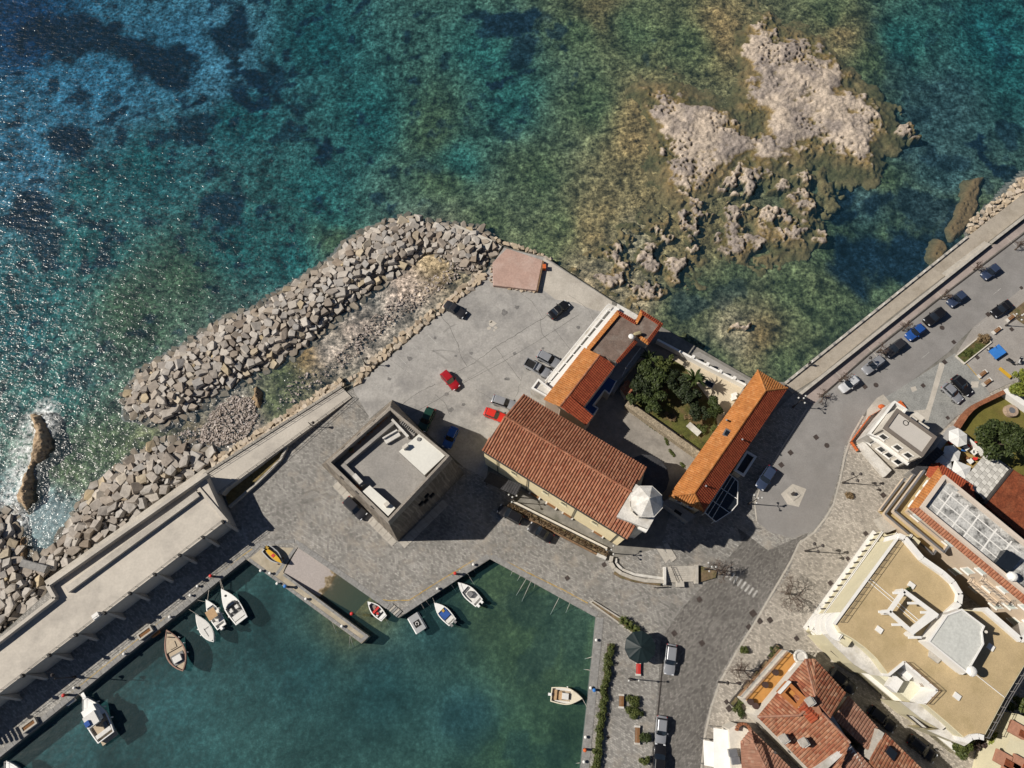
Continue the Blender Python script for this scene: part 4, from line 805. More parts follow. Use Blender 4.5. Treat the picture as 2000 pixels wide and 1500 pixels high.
# ---------------------------------------------------------------- white building under works
wb = thing('white_building', 'off-white two storey building with a flat roof and an orange site fence before it', 'building', P(1760, 870))
WZ = 9.4; wr = [(1751, 798), (1829, 854), (1801, 893), (1724, 836)]; wq = PL(wr, WZ); MB().prism(wq, GZ, WZ-.1).build('wall', OFFW, wb)
mb = MB(); ring(mb, [(p.x, p.y) for p in wq], .55, WZ-.098, WZ+.25); mb.build('parapet', mat('brown_edge', (.17, .145, .125), .1, 1), wb); MB().prism(inset(wq, .5), WZ-.096, WZ+.05).build('roof', mat('roof_membrane', (.50, .47, .43), .05, .5), wb)
lo = body(wb, [(1743, 785), (1692, 850), (1722, 862), (1768, 802)], 5.4, WHITEW, 'lower_block'); lq = PL([(1743, 785), (1692, 850), (1722, 862), (1768, 802)], 5.4); mb = MB(); ring(mb, [(p.x, p.y) for p in lq], .3, 5.402, 6.2); mb.build('parapet', WHITE, lo)
a, b_ = wq[3].copy(), wq[2].copy()
for t in (.18, .55, .82): window(wb, a, b_, t, 7.4, 1.2, 1.6, 1, WHITE, GLASS)
for t in (.12, .42, .62, .86): window(wb, a, b_, t, 3.6, 1.2, 1.7, 1, WHITE, GLASS)
nn = Vector(((b_-a).y, -(b_-a).x, 0)).normalized()
MB().wall(a+nn*.3, b_+nn*.3, .6, 5.4, 5.6).build('ledge', WHITE, wb)
for t in (.03, .97): p = a.lerp(b_, t)+nn*.15; MB().tube((p.x, p.y, GZ), (p.x, p.y, WZ-.3), .07, .07, 5).build('downpipe', IRON, wb)
MB().prism(PL([(1676, 868), (1688, 862), (1742, 918), (1730, 930)], 2.4), GZ, 2.3).build('porch', WHITEW, wb)
mb = MB(); cc = P(1769, 826, WZ+.08)
for i in range(14): t0, t1 = i*.45, (i+1)*.45; mb.tube(cc+Vector((.42*math.cos(t0), .42*math.sin(t0), 0)), cc+Vector((.42*math.cos(t1), .42*math.sin(t1), 0)), .06, .06, 5)
mb.tube(cc+Vector((.4, .1, 0)), cc+Vector((1.0, .35, 0)), .06, .06, 5); mb.top('cable_coil', BLACK, 'coil of black cable on the flat roof of the white building', 'cable')
for (x0, y0, x1, y1) in [(1783, 815, 1792, 822), (1796, 825, 1816, 838), (1790, 806, 1806, 818)]: MB().wall(P(x0, y0, 7), P(x1, y1, 7), .9, GZ, 6.6).build('rear_pier', OFFW, wb)
NET = mat('orange_netting', (.55, .12, .03), .2, 4, bump=0, rough=.7)
sf = thing('site_fence', 'orange plastic netting fence with posts round the building works', 'fence', P(1675, 850))
for a_, b2 in (((1663, 862), (1700, 812)), ((1663, 862), (1676, 880)), ((1700, 812), (1724, 798))):
    q0, q1 = P(*a_, 2.0), P(*b2, 2.0); MB().wall(q0, q1, .06, GZ+.15, 2.15).build('netting', NET, sf)
    for i in range(5): p = q0.lerp(q1, i/4); MB().tube((p.x, p.y, GZ), (p.x, p.y, 2.3), .05, .05, 5).build('post', RUST, sf)
MB().wall(P(1757, 783, 1.9), P(1768, 797, 1.9), .5, GZ, 1.9).top('netting_roll', NET, 'crumpled orange netting leaning on the white building', 'netting'); MB().ball(P(1722, 794, 1.6), .55, 8, 5, (1.2, .8, .7)).top('netting_bundle', NET, 'bundle of orange netting on the raw concrete strip', 'netting')
# dark passage roof beside it
dr = thing('passage_roof', 'dark corrugated roof over the passage beside the parasol terrace', 'roof', P(1800, 905))
q = PL([(1780, 921), (1832, 872), (1846, 884), (1794, 930)], 4.4); MB().prism(q, 4.1, 4.2).build('deck', DROOF, dr)
for i in range(12): a, b_ = q[0].lerp(q[1], (i+.5)/12), q[3].lerp(q[2], (i+.5)/12); MB().wall(a, b_, .12, 4.2, 4.28).build('rib', DROOF, dr)
MB().prism(inset(q, .2), GZ, 4.1).build('wall', TOWERF, dr)
# ---------------------------------------------------------------- hotel
ht = thing('hotel', 'tall peach hotel with wrap-round balconies and a stained white flat roof', 'hotel', P(1880, 1080)); HZ = 13.0
hA, hB, hC, hD = (1838, 925), (1789, 992), (2127, 1272), (2176, 1203)
hq = PL([hA, hB, hC, hD], HZ); MB().prism(hq, GZ, HZ-.3).build('wall', PEACH, ht)
o_ = inset(hq, -.75); i_ = inset(hq, .25)
for k in range(3):
    j = (k+1) % 4; a0, a1 = Vector((o_[k].x, o_[k].y, HZ-.25)), Vector((o_[j].x, o_[j].y, HZ-.25)); b0, b1 = Vector((i_[k].x, i_[k].y, HZ+.2)), Vector((i_[j].x, i_[j].y, HZ+.2))
    tile_roof([a0, a1, b1, b0], ht, 'edge_tiles', TILE_NEW if k == 0 else TILE_OLD, sp=.42, course=.33, basename='tile_edge', th=.12)
p_ = inset(hq, .25); mb = MB(); r2 = ring(mb, p_, .45, HZ-.29, HZ+.9); mb.build('parapet', mat('hotel_parapet', (.60, .52, .44), .06, .5), ht)
MB().prism([(p.x, p.y) for p in r2], HZ-.28, HZ+.1).build('roof', DIRTY, ht)
for i in range(5):
    t = .09+i*.085+random.uniform(-.02, .02); a, b_ = r2[0].lerp(r2[3], t), r2[1].lerp(r2[2], t); MB().wall(a.lerp(b_, .1), a.lerp(b_, .9), .22, HZ+.1, HZ+.13).build('roof_seam', WHITE, ht)
for i in range(3):
    s_ = .22+i*.27; a, b_ = r2[0].lerp(r2[1], s_), r2[3].lerp(r2[2], s_); MB().wall(a.lerp(b_, .03), a.lerp(b_, .5), .16, HZ+.135, HZ+.16).build('roof_seam', WHITE, ht)
tk = PL([(1962, 1074), (1990, 1092), (1974, 1118), (1946, 1100)], HZ+1.0); MB().loft([(p.x, p.y, HZ+.1) for p in tk], [(p.x, p.y, HZ+(1.5 if i in (0, 1) else .7)) for i, p in enumerate(tk)]).build('roof_hatch', GLASS, ht)
MB().ball(P(1977, 1126, HZ+1.2), .75, 10, 6).build('water_tank', WHITE, ht); MB().box(P(1862, 950, HZ+.5), (1.6, .5, .5), R(-39)).build('roof_box', DIRTY, ht)
a, b_ = hq[1].copy(), hq[2].copy(); L_ = (b_-a).length
for zc, ts in ((11.2, (1.5, 7.2, 13.0, 16.8, 20.5, 24)), (8.2, (3.2, 7.0, 12.6, 16.4, 20, 23.5)), (5.2, (3.4, 7.2, 12.4, 16.2, 19.8, 23))):
    for t in ts: window(ht, a, b_, t/L_, zc, 1.35, 1.7, 1, WHITE, SHUT)
for zc in (11.2, 8.2, 5.2):
    for t in (.2, .5, .8): window(ht, hq[0], hq[1], t, zc, 1.2, 1.9, 1, WHITE, SHUT)
dirs = (hq[2]-hq[1]).normalized(); dirn = (hq[1]-hq[0]).normalized()
for zc in (9.7, 6.7, 3.7):
    w_ = 1.5; pts = [hq[0]-dirs*w_, hq[1]-dirs*w_+dirn*w_, hq[1]+dirs*(7.5)+dirn*w_, hq[1]+dirs*7.5, hq[1], hq[0]]
    if zc < 5: pts = [hq[0]-dirs*w_, hq[1]-dirs*w_, hq[1], hq[0]]
    bo = MB().prism(pts, zc-.2, zc).build('balcony', mat('balcony_floor', (.42, .32, .16), .1, 1), ht); n_ = len(pts)-2; mb = MB()
    for i in range(n_ if zc > 5 else 1): mb.wall(pts[i], pts[i+1], .22, zc+.002, zc+.95, -1 if 0 else 0)
    mb.build('balustrade', PEACH, bo); mb = MB()
    for i in range(n_ if zc > 5 else 1): mb.wall(pts[i], pts[i+1], .3, zc+.952, zc+1.05)
    mb.build('handrail', GREY, bo)
for t0 in (14.2, 14.2):
    pass
for zc in (9.7, 6.7):
    p0 = hq[1]+dirs*14; q = [p0, p0+dirs*5, p0+dirs*5+dirn*1.0, p0+dirn*1.0]; bo = MB().prism(q, zc-.15, zc).build('balcony', PEACH, ht); railing(bo, [Vector((v.x, v.y, zc)) for v in (q[0], q[3], q[2], q[1])], 1.0, .7, GREY, .03)
MB().prism(PL([(1716, 1012), (1738, 1000), (1760, 1030), (1735, 1040)], 3.2), GZ, 3.0).build('porch', STONEL, ht)
# ---------------------------------------------------------------- restaurant: low roofs, panel canopy, garden
rr = thing('restaurant', 'low restaurant with rough red roofs behind the hotel', 'restaurant', P(1970, 960))
body(rr, [(1978, 916), (2150, 1030), (2100, 1130), (1924, 984)], 4.6, mat('red_roof_coat', (.235, .062, .025), .3, .9, fine=4, finev=.3, stain=(.30, .10, .045), sstain=.4), 'flat_roof')
tile_roof([P(1833, 903, 4.6), P(1900, 948, 4.6), P(1905, 985, 5.6), P(1838, 940, 5.6)], rr, 'roof_tiles', TILE_RED, sp=.4); tile_roof([P(1816, 908, 4.2), P(1800, 948, 4.2), P(1838, 942, 5.6), P(1833, 905, 4.7)], rr, 'roof_tiles', TILE_RED, sp=.4)
body(rr, [(1804, 945), (1817, 911), (1834, 907), (1900, 950), (1904, 984), (1840, 940)], 4.1, OFFW)
MB().wall(P(1978, 916, 4.7), P(1924, 984, 4.7), .25, GZ, 4.75).build('gutter', IRON, rr)
MB().wall(P(1905, 985, 4.5), P(2010, 1060, 4.5), 1.6, GZ, 4.2).build('side_passage', DROOF, rr)
cp = thing('panel_canopy', 'canopy of pale chequered panels with dark slots beside the parasols', 'canopy', P(1928, 930))
c0, c1, c2, c3 = PL([(1930, 881), (1974, 919), (1927, 978), (1882, 938)], 3.9); MB().prism([c0, c1, c2, c3], 3.55, 3.65).build('base', DROOF, cp)
PAN = mat('grey_panel', (.46, .45, .42), .1, 1, bump=0); PAN2 = mat('white_panel', (.62, .61, .57), .06, 1, bump=0)
for i in range(6):
    for j in range(9):
        u0_, u1_ = i/6, (i+.94)/6; sh = .45 if i % 2 else 0; v0_, v1_ = max(0, (j-sh)/9), min(1, (j-sh+.9)/9)
        if j == 8 and sh: v1_ = 1
        f4 = [c0.lerp(c1, u).lerp(c3.lerp(c2, u), v) for u, v in ((u0_, v0_), (u1_, v0_), (u1_, v1_), (u0_, v1_))]; zz = 3.66+.05*((i+j) % 2); MB().prism(f4, 3.652, zz+.05).build('panel', PAN2 if (i+j) % 2 else PAN, cp)
for p in inset([c0, c1, c2, c3], .3): MB().tube((p.x, p.y, GZ), (p.x, p.y, 3.55), .08, .08, 5).build('post', GREY, cp)
sheet('terrace_decking', [(1832, 884), (1866, 838), (1928, 884), (1882, 940)], GZ+.03, mat('ochre_deck', (.36, .25, .09), .12, 1, fine=6))
freewall('terrace_wall', 'white wall between the parasols and the lawn', [(1868, 838), (1896, 860), (1926, 886)], .35, 1.4, WHITE)
freewall('passage_wall', 'rounded grey wall beside the dark passage', [(1826, 884), (1866, 834)], .8, 1.8, mat('grey_render', (.36, .35, .34), .1))
sheet('lawn', [(1874, 838), (1888, 815), (1906, 797), (1962, 771), (2012, 800), (2300, 960), (2200, 1060), (1976, 915), (1930, 882)], GZ+.024, mat('lawn_grass', (.155, .14, .03), .22, .5, fine=8, finev=.25, stain=(.195, .15, .045), sstain=.3))
gw = freewall('garden_wall', 'curved red brown brick wall round the lawn', [(1872, 834), (1888, 810), (1898, 799), (1910, 790), (1962, 765)], .75, 1.5, mat('brick_wall', (.30, .12, .06), .25, 2, fine=5, finev=.25))
freewall('garden_wall', 'straight white wall at the corner of the lawn', [(1964, 762), (2012, 796), (2200, 920)], 1.0, 1.5, WHITE)
wl = thing('stone_well', 'round stone well on the lawn', 'well', P(1971, 804)); c = P(1971, 804, GZ); MB().tube(c, c+Vector((0, 0, .8)), 1.15, 1.1, 18).build('ring', mat('well_stone', (.36, .27, .20), .3, 3, fine=5), wl); MB().tube(c+Vector((0, 0, .8)), c+Vector((0, 0, .83)), .55, .55, 14).build('lid', GREY, wl)
# ---------------------------------------------------------------- casino-like building with ochre roof
cs = thing('ochre_roof_building', 'large cream building with an ochre gravel roof, curved white parapets and a pergola', 'building', P(1780, 1230)); CZ = 10.2
cr = [(1755, 1048), (1632, 1217), (1642, 1235), (1665, 1248), (1690, 1266), (1712, 1287), (1735, 1318), (1765, 1292), (1829, 1347), (1805, 1374), (1850, 1412), (1888, 1446), (1922, 1440), (1963, 1364), (2000, 1302), (2090, 1180), (1995, 1252), (1930, 1195), (1880, 1190), (1874, 1160), (1860, 1138), (1840, 1120), (1800, 1092), (1766, 1050)]
cq_ = PL(cr, CZ); MB().prism(cq_, GZ, CZ-.05).build('wall', CREAM, cs); MB().prism([(p.x, p.y) for p in inset(cq_, .12)], CZ-.048, CZ).build('roof', BROWNR, cs)
def prun(lst, th, z0, z1, side=0):
    q = PL(lst, z1)
    par = MB()
    for a, b_ in zip(q[:-1], q[1:]): par.wall(a, b_, th, z0, z1, side)
    par.build('parapet', WHITE, cs)
prun([(1757, 1046), (1768, 1051), (1802, 1091), (1842, 1119), (1862, 1137), (1876, 1160), (1874, 1178), (1850, 1200)], .8, 6, CZ+.7); prun([(1926, 1190), (1995, 1250), (2080, 1190)], .8, 6, CZ+.7)
prun([(1630, 1219), (1756, 1047)], .35, CZ-.04, CZ+.3); prun([(1888, 1447), (1898, 1440), (1912, 1438), (1922, 1441)], .7, 5, CZ+.5)
railing(cs, [P(1640, 1215, CZ), P(1754, 1056, CZ)], 1.0, 1.3, IRON, .03); railing(cs, [P(1924, 1440, CZ), P(1964, 1366, CZ), P(2002, 1304, CZ)], 1.0, 1.2, GREY, .05)
# stepped front
fa, fb = P(1574, 1231, GZ), P(1710, 1041, GZ); fdir = (fb-fa).normalized(); fin_ = Vector((fdir.y, -fdir.x, 0)); ang = math.atan2(fdir.y, fdir.x)
for k, (z0, z1) in enumerate(((GZ, 3.4), (3.402, 6.4), (6.402, 9.3))):
    s_ = fin_*(.95*k); MB().prism([fa+s_, fb+s_, fb+fin_*3.6, fa+fin_*3.6], z0, z1-.002).build('front_storey', CREAM, cs); MB().wall(fa+s_+fin_*.1, fb+s_+fin_*.1, .3, z1, z1+.12).build('cornice', WHITE, cs); MB().wall(fa+s_-fin_*.06, fb+s_-fin_*.06, .05, z1+.5, z1+.56).build('rail', IRON, cs)
    for i in range(17):
        p = fa.lerp(fb, (i+.5)/17)+s_; MB().box((p.x+fin_.x*.35, p.y+fin_.y*.35, z1+.04), (.1, .8, .14), ang).build('fin', IRON, cs); MB().box((p.x-fin_.x*.1, p.y-fin_.y*.1, (z0+z1)/2), (.13, .24, z1-z0-.5), ang).build('fin', IRON, cs)  # dark fins added where the railing posts only cast shadow ticks
MB().wall(fa-fin_*.3, fb-fin_*.3, .6, GZ, GZ+.35).build('kerb_step', WHITE, cs)
cw = P(1633, 1222, 7)
for z in (3.2, 5.2, 7.2, 9.2): MB().tube((cw.x-.4, cw.y-.2, z-.35), (cw.x-.4, cw.y-.2, z), 2.1, 2.1, 18).build('round_balcony', WHITE, cs)
for poly_, z in (([(1640, 1240), (1668, 1252), (1692, 1270), (1714, 1292), (1733, 1320), (1700, 1316), (1668, 1296), (1632, 1262), (1612, 1240)], 8.2), ([(1762, 1372), (1800, 1376), (1832, 1404), (1851, 1414), (1838, 1424), (1800, 1402)], 8.2), ([(1815, 1427), (1865, 1424), (1890, 1450), (1882, 1455)], 7.6)):
    q = PL(poly_, z); MB().prism(q, GZ, z-.1).build('side_bay', CREAM, cs); MB().prism([(p.x, p.y) for p in inset(q, -.12)], z-.098, z+.1).build('bay_roof', WHITEW, cs)
sa, sb_ = P(1574, 1233, GZ), P(1855, 1470, GZ); MB().wall(sa, sb_, .5, GZ, 3.4, 1).build('side_wall', CREAM, cs); MB().wall(sa, sb_, .7, 3.402, 3.65, 1).build('side_coping', WHITE, cs)
MB().prism([sa, sb_, sb_+Vector((2.2, 2.6, 0)), sa+Vector((3, 3.4, 0))], GZ, 3.1).build('side_storey', CREAM, cs)
pit = PL([(1735, 1318), (1765, 1293), (1829, 1348), (1804, 1374)], CZ); MB().prism(pit, GZ, 6.6).build('light_well_floor', mat('pale_cream', (.62, .60, .47), .05), cs)
for k in range(4):
    if k != 3: MB().wall(pit[k], pit[(k+1) % 4], .35, 6.4, CZ+.25).build('light_well_wall', WHITE, cs)
railing(cs, [Vector((p.x, p.y, CZ+.25)) for p in (pit[1], pit[2], pit[3])], 1.0, 1.3, RUST, .04); railing(cs, [P(1778, 1312, 7.6), P(1797, 1340, 7.6)], .9, 1.2, RUST, .04)
MB().box(P(1772, 1312, 7.6), (2.2, 1.4, 1.4), R(40)).build('plant_box', WHITE, cs); MB().box(P(1745, 1335, 7.4), (1.4, 2.0, 1.4), R(-40)).build('plant_box', WHITE, cs)
tp = PL([(1812, 1253), (1848, 1200), (1878, 1189), (1923, 1223), (1918, 1234), (1921, 1258), (1888, 1315)], 12.8); so_ = MB().prism(tp, CZ-.02, 12.7).build('stair_tower', WHITE, cs); MB().prism([(p.x, p.y) for p in inset(tp, .25)], 12.702, 12.78).build('roof', mat('grey_white_roof', (.52, .53, .50), .07, .6, fine=3), so_)
mb = MB(); ring(mb, [(p.x, p.y) for p in tp], .22, 12.7, 12.95); mb.build('parapet', WHITE, so_)
MB().prism(PL([(1806, 1258), (1812, 1248), (1890, 1312), (1880, 1318)], 11), CZ-.01, 11.0).build('ledge', WHITE, so_); MB().prism(PL([(1818, 1262), (1830, 1270), (1842, 1286), (1833, 1296), (1815, 1282)], 10.6), CZ-.01, 10.5).build('steps', STONEL, so_)
pg = [(1766, 1154), (1737, 1195), (1786, 1238), (1832, 1203)]; gz = 12.6; gq = PL(pg, gz); pgo = MB()
for k in (0, 1, 3): pgo.wall(gq[k], gq[(k+1) % 4], .6, gz-.3, gz)
pg_ = pgo.build('pergola', WHITE, cs); MB().prism([gq[2], gq[3], gq[3].lerp(gq[0], .22), gq[2].lerp(gq[1], .22)], gz-.28, gz+.01).build('pergola_roof', WHITE, pg_)
for k in range(4): MB().box((gq[k].x, gq[k].y, (CZ+gz-.3)/2), (.5, .5, gz-.3-CZ), R(40)).build('post', WHITE, pg_)
for x, y in [(1752, 1158), (1724, 1195), (1750, 1220), (1782, 1245), (1781, 1178), (1806, 1196)]: p = P(x, y, gz); MB().box(p+Vector((.4, 0, -.12)), (1.9, .35, .22), 0).build('rafter_end', WHITE, pg_)
for x, y in [(1780, 1143), (1717, 1230), (1869, 1360), (1935, 1264)]: MB().box(P(x, y, CZ+.12), (.95, .8, .25), R(-40)).build('roof_light', WHITE, cs)
for a, b_ in (((1690, 1130), (1795, 1220)), ((1694, 1126), (1798, 1214)), ((1904, 1316), (1962, 1362))): MB().tube(P(*a, CZ+.06), P(*b_, CZ+.06), .06, .06, 5).build('roof_pipe', WHITE, cs)
MB().tube(P(1898, 1311, CZ), P(1898, 1311, CZ+2.6), .1, .1, 6).build('mast', GREY, cs); MB().ball(P(1898, 1311, CZ+2.8), .75, 12, 6, (1, 1, .5)).build('dish', WHITE, cs)
MB().tube(P(1926, 1234, CZ), P(1926, 1234, CZ+3.2), .22, .22, 8).build('chimney', STONEL, cs)
window(cs, P(1600, 1256, 3), P(1700, 1340, 3), .3, 5.4, 2.6, 1.3, 1, IRON, WHITE); window(cs, P(1600, 1256, 3), P(1850, 1466, 3), .72, 5.2, 2.6, 1.3, 1, IRON, WHITE)
# ---------------------------------------------------------------- red tiled houses
h1 = thing('red_tiled_house', 'weathered red tiled house with a cut-out roof terrace and orange balcony', 'house', P(1570, 1400)); e_, r_ = 9.0, 11.2
sN = RP(((1479, 1400, e_), (1573, 1287, e_), (1594, 1368, r_)), (1562, 1397)); Wc, Nc, Rm, Rq = sN
tile_roof([Wc, Nc, Rm, Rq], h1, 'roof_tiles', TILE_WEA, sp=.42); sE = RP(((1591, 1287, e_), (1652, 1354, e_), (1594, 1368, r_)), (1623, 1402)); tile_roof([sE[0], sE[1], sE[3], sE[2]], h1, 'roof_tiles', TILE_WEA, sp=.42); tile_roof([Nc, sE[0], Rm], h1, 'roof_tiles', TILE_WEA, sp=.42)
sS = RP(((1479, 1400, e_), (1625, 1548, e_), (1660, 1450, r_)), (1606, 1393), (1562, 1397)); tile_roof(sS, h1, 'roof_tiles', TILE_WEA, sp=.42)
MB().loft([tuple(v-Vector((0, 0, .6))) for v in (Rq, Rm, sS[3], sS[4])], [tuple(v) for v in (Rq, Rm, sS[3], sS[4])]).build('roof_valley', TILE_WEA, h1)
for a, b_ in ((Wc, Rq), (Nc, Rm), (Rq, Rm), (sS[3], sS[2])): ridge_cap(h1, a, b_, TILE_PINK, .17)
body(h1, [(1484, 1400), (1573, 1292), (1590, 1290), (1649, 1354), (1625, 1395), (1690, 1500), (1628, 1546)], e_-.2, OFFW)
dq = PL([(1541, 1331), (1574, 1363), (1556, 1385), (1523, 1352)], 10.6); dz = MB(); ring(dz, [(p.x, p.y) for p in dq], .5, 9.0, 10.7); do = dz.build('terrace_cutout', mat('terracotta_wall', (.42, .16, .05), .12, 1), h1); MB().prism(inset(dq, .45), 9.3, 10.0).build('cutout_floor', mat('orange_tile_floor', (.45, .22, .06), .12, 1), do)
MB().wall(P(1544, 1331, 10.8), P(1523, 1354, 10.8), .25, 10, 10.85).build('white_edge', WHITE, do)
tile_roof([P(1559, 1385, 10.9), P(1585, 1414, 10.6), P(1597, 1403, 11.3), P(1572, 1377, 11.4)], h1, 'roof_tiles', TILE_RED, sp=.4, basename='dormer_roof'); tile_roof([P(1610, 1392, 10.5), P(1590, 1372, 10.5), P(1572, 1377, 11.42), P(1597, 1403, 11.3)], h1, 'roof_tiles', TILE_RED, sp=.4, basename='dormer_roof')
for x, y, z in [(1581, 1370, 11.2), (1569, 1450, 10.4), (1531, 1443, 10.0)]:
    c = MB().box(P(x, y, z), (.9, .9, 1.9), R(30)).build('chimney', WHITEW, h1); MB().box(P(x, y, z+1.05), (1.05, 1.05, .16), R(30)).build('chimney_cap', STONEL, c)
bq = PL([(1453, 1365), (1537, 1270), (1558, 1282), (1566, 1292), (1481, 1390)], 5.4); bo = MB().prism(bq, GZ, 5.2).build('balcony', OFFW, h1); MB().prism([(p.x, p.y) for p in inset(bq, .1)], 5.202, 5.25).build('balcony_floor', MATS['orange_tile_floor'], bo)
railing(bo, [Vector((p.x, p.y, 5.25)) for p in bq[:2]], 1.1, 1.4, GREY, .05); q = PL([(1446, 1360), (1528, 1268), (1536, 1272), (1455, 1366)], 3.2); MB().prism(q, GZ, 3.0).build('front_strip', mat('brown_terrace', (.32, .19, .11), .15, 1), bo); railing(bo, [Vector((p.x, p.y, 3.05)) for p in q[:2]], 1.0, 1.4, GREY, .04)
for k in range(3):
    x, y = [(1549, 1307), (1533, 1333), (1512, 1361)][k]; b = P(x, y, 5.3); MB().box(b+Vector((0, 0, .5)), (1.6, 1.0, .6), R(45)).top('terrace_table', WHITE, ['white table on the orange balcony nearest the stone urn', 'white table in the middle of the orange balcony', 'white table at the round pots end of the orange balcony'][k], 'table')
for k in range(4):
    x, y = [(1512, 1313), (1492, 1337), (1473, 1378), (1463, 1370)][k]; b = P(x, y, 5.3); MB().tube(b, b+Vector((0, 0, .8)), .35, .48, 10).top('planter_pot', mat('dark_pot', (.06, .035, .03), .2), 'dark round pot standing on the orange balcony', 'pot', 'dark pots on the orange balcony')
for x0, y0 in [(1512, 1267), (1506, 1280), (1491, 1298), (1473, 1318), (1456, 1338), (1444, 1355), (1432, 1369)]:
    b = P(x0, y0, GZ); t = thing('planter_box', 'dark planter box with plants in front of the orange balcony', 'planter', b, 'planter boxes before the balcony house'); MB().box(b+Vector((0, 0, .35)), (1.5, .7, .7), R(46)).build('box', IRON, t); MB().box(b+Vector((0, 0, .72)), (1.3, .5, .06), R(46)).build('soil', EARTH, t)
urn = P(1561, 1283, 5.3); mb = MB()
for i in range(12): t0, t1 = i*.5236, (i+1)*.5236; mb.tube(urn+Vector((.9*math.cos(t0), .9*math.sin(t0), .5)), urn+Vector((.9*math.cos(t1), .9*math.sin(t1), .5)), .22, .22, 6)
mb.tube(urn, urn+Vector((0, 0, .5)), .5, .7, 10); mb.top('round_basin', WHITEW, 'round white basin at the corner of the orange balcony', 'basin')
h2 = thing('red_tiled_house', 'small red tiled house between the balcony house and the dark lane', 'house', P(1680, 1410)); tile_roof(RP(((1657, 1359, 7), (1720, 1428, 7), (1694, 1464, 8.3)), (1627, 1402)), h2, 'roof_tiles', TILE_PINK, sp=.42); body(h2, [(1655, 1362), (1717, 1428), (1694, 1460), (1629, 1401)], 6.8, OFFW)
h3 = thing('red_tiled_house', 'red tiled house with a dark roof window beside the lane', 'house', P(1760, 1490)); tile_roof(RP(((1727, 1430, 8), (1845, 1545, 8), (1800, 1600, 9.6)), (1698, 1488)), h3, 'roof_tiles', TILE_WEA, sp=.42); body(h3, [(1727, 1434), (1843, 1545), (1800, 1598), (1700, 1487)], 7.8, OFFW)
MB().wall(P(1721, 1428, 8.3), P(1695, 1482, 8.3), .9, 5, 8.4).build('party_wall', STONEL, h3); sk = MB().prism(PL([(1738, 1457), (1753, 1471), (1746, 1487), (1730, 1469)], 9.05), 8.6, 9.05).build('roof_window', GLASS, h3)
h4 = thing('red_tiled_house', 'tiled house with a white ridge behind the chimneys', 'house', P(1660, 1500)); tile_roof(RP(((1663, 1456, 8.6), (1745, 1545, 8.6), (1690, 1600, 10)), (1605, 1505)), h4, 'roof_tiles', TILE_PINK, sp=.42); body(h4, [(1663, 1458), (1743, 1545), (1690, 1598), (1608, 1505)], 8.4, OFFW); MB().wall(P(1660, 1453, 10.6), P(1595, 1512, 10.6), .8, 8, 10.6).build('parapet', WHITEW, h4)
h5 = thing('faded_tiled_house', 'house with a faded pinkish tiled roof behind the white awnings', 'house', P(1490, 1480)); tile_roof(RP(((1446, 1450, 6.4), (1453, 1590, 6.4), (1540, 1590, 8.2)), (1473, 1452)), h5, 'roof_tiles', TILE_PINK, sp=.42); tile_roof(RP(((1467, 1424, 6.4), (1605, 1560, 6.4), (1540, 1590, 8.2)), (1473, 1452)), h5, 'roof_tiles', TILE_PINK, sp=.42); ridge_cap(h5, P(1473, 1452, 8.2), P(1540, 1590, 8.2), TILE_PINK); tile_roof([P(1446, 1450, 6.4), P(1467, 1424, 6.4), P(1473, 1452, 8.2)], h5, 'roof_tiles', TILE_PINK, sp=.42); body(h5, [(1449, 1450), (1467, 1427), (1602, 1560), (1456, 1590)], 6.2, OFFW)
MB().tube(P(1514, 1470, 7.6), P(1514, 1470, 8.6), .2, .2, 6).build('vent_pipe', IRON, h5)
aw = thing('cafe_building', 'white fronted cafe with terrace wall and brick arch', 'cafe', P(1430, 1460)); body(aw, [(1424, 1424), (1440, 1414), (1463, 1426), (1447, 1450), (1452, 1580), (1434, 1580)], 5.2, OFFW); mb = MB(); c = P(1452, 1428, 5.6)
for i in range(10): t0 = -.3+i*.36; mb.box(c+Vector((1.0*math.cos(t0), 1.0*math.sin(t0), 0)), (.34, .3, .7), t0)
mb.build('brick_arch', MATS['brick_wall'], aw); 
for x, y in [(1431, 1470), (1436, 1485)]: MB().box(P(x, y, 5.6), (1.2, 1.0, .7), .1).build('roof_unit', GREY, aw)
cafe_ = aw
for pts, z, lb in (([(1395, 1422), (1422, 1426), (1432, 1575), (1396, 1575)], 4.4, 'long white awning against the cafe front'), ([(1375, 1446), (1394, 1449), (1394, 1498), (1377, 1496)], 3.9, 'short white awning at the edge of the dark road')):
    q = PL(pts, z); t = thing('awning', lb, 'awning', (q[0].x, q[0].y, GZ)); MB().loft([(p.x, p.y, z-.5 if i in (0, 3) else z-.1) for i, p in enumerate(q)], [(p.x, p.y, z-.44 if i in (0, 3) else z-.04) for i, p in enumerate(q)]).build('cloth', WHITE, t)
    for p in q: MB().tube((p.x, p.y, GZ), (p.x, p.y, z-.45), .05, .05, 5).build('post', GREY, t)
h6 = thing('balcony_house', 'cream house with terracotta balconies beyond the dark lane', 'house', P(1985, 1460)); body(h6, [(1990, 1395), (2200, 1480), (2150, 1640), (1935, 1580), (1962, 1470)], 7.5, CREAM)
for (x, y) in [(1958, 1482), (1974, 1500), (1986, 1425), (1992, 1492)]:
    q = P(x, y, 7.8); b = MB().box(q, (2.2, 1.8, .5), R(-30)).build('balcony', mat('rosy_tiles', (.40, .2, .13), .2, 2), h6); MB().box(q+Vector((.6, -.6, .1)), (1.1, .9, .6), R(-30)).build('awning', MATS['red_roof_coat'], b)
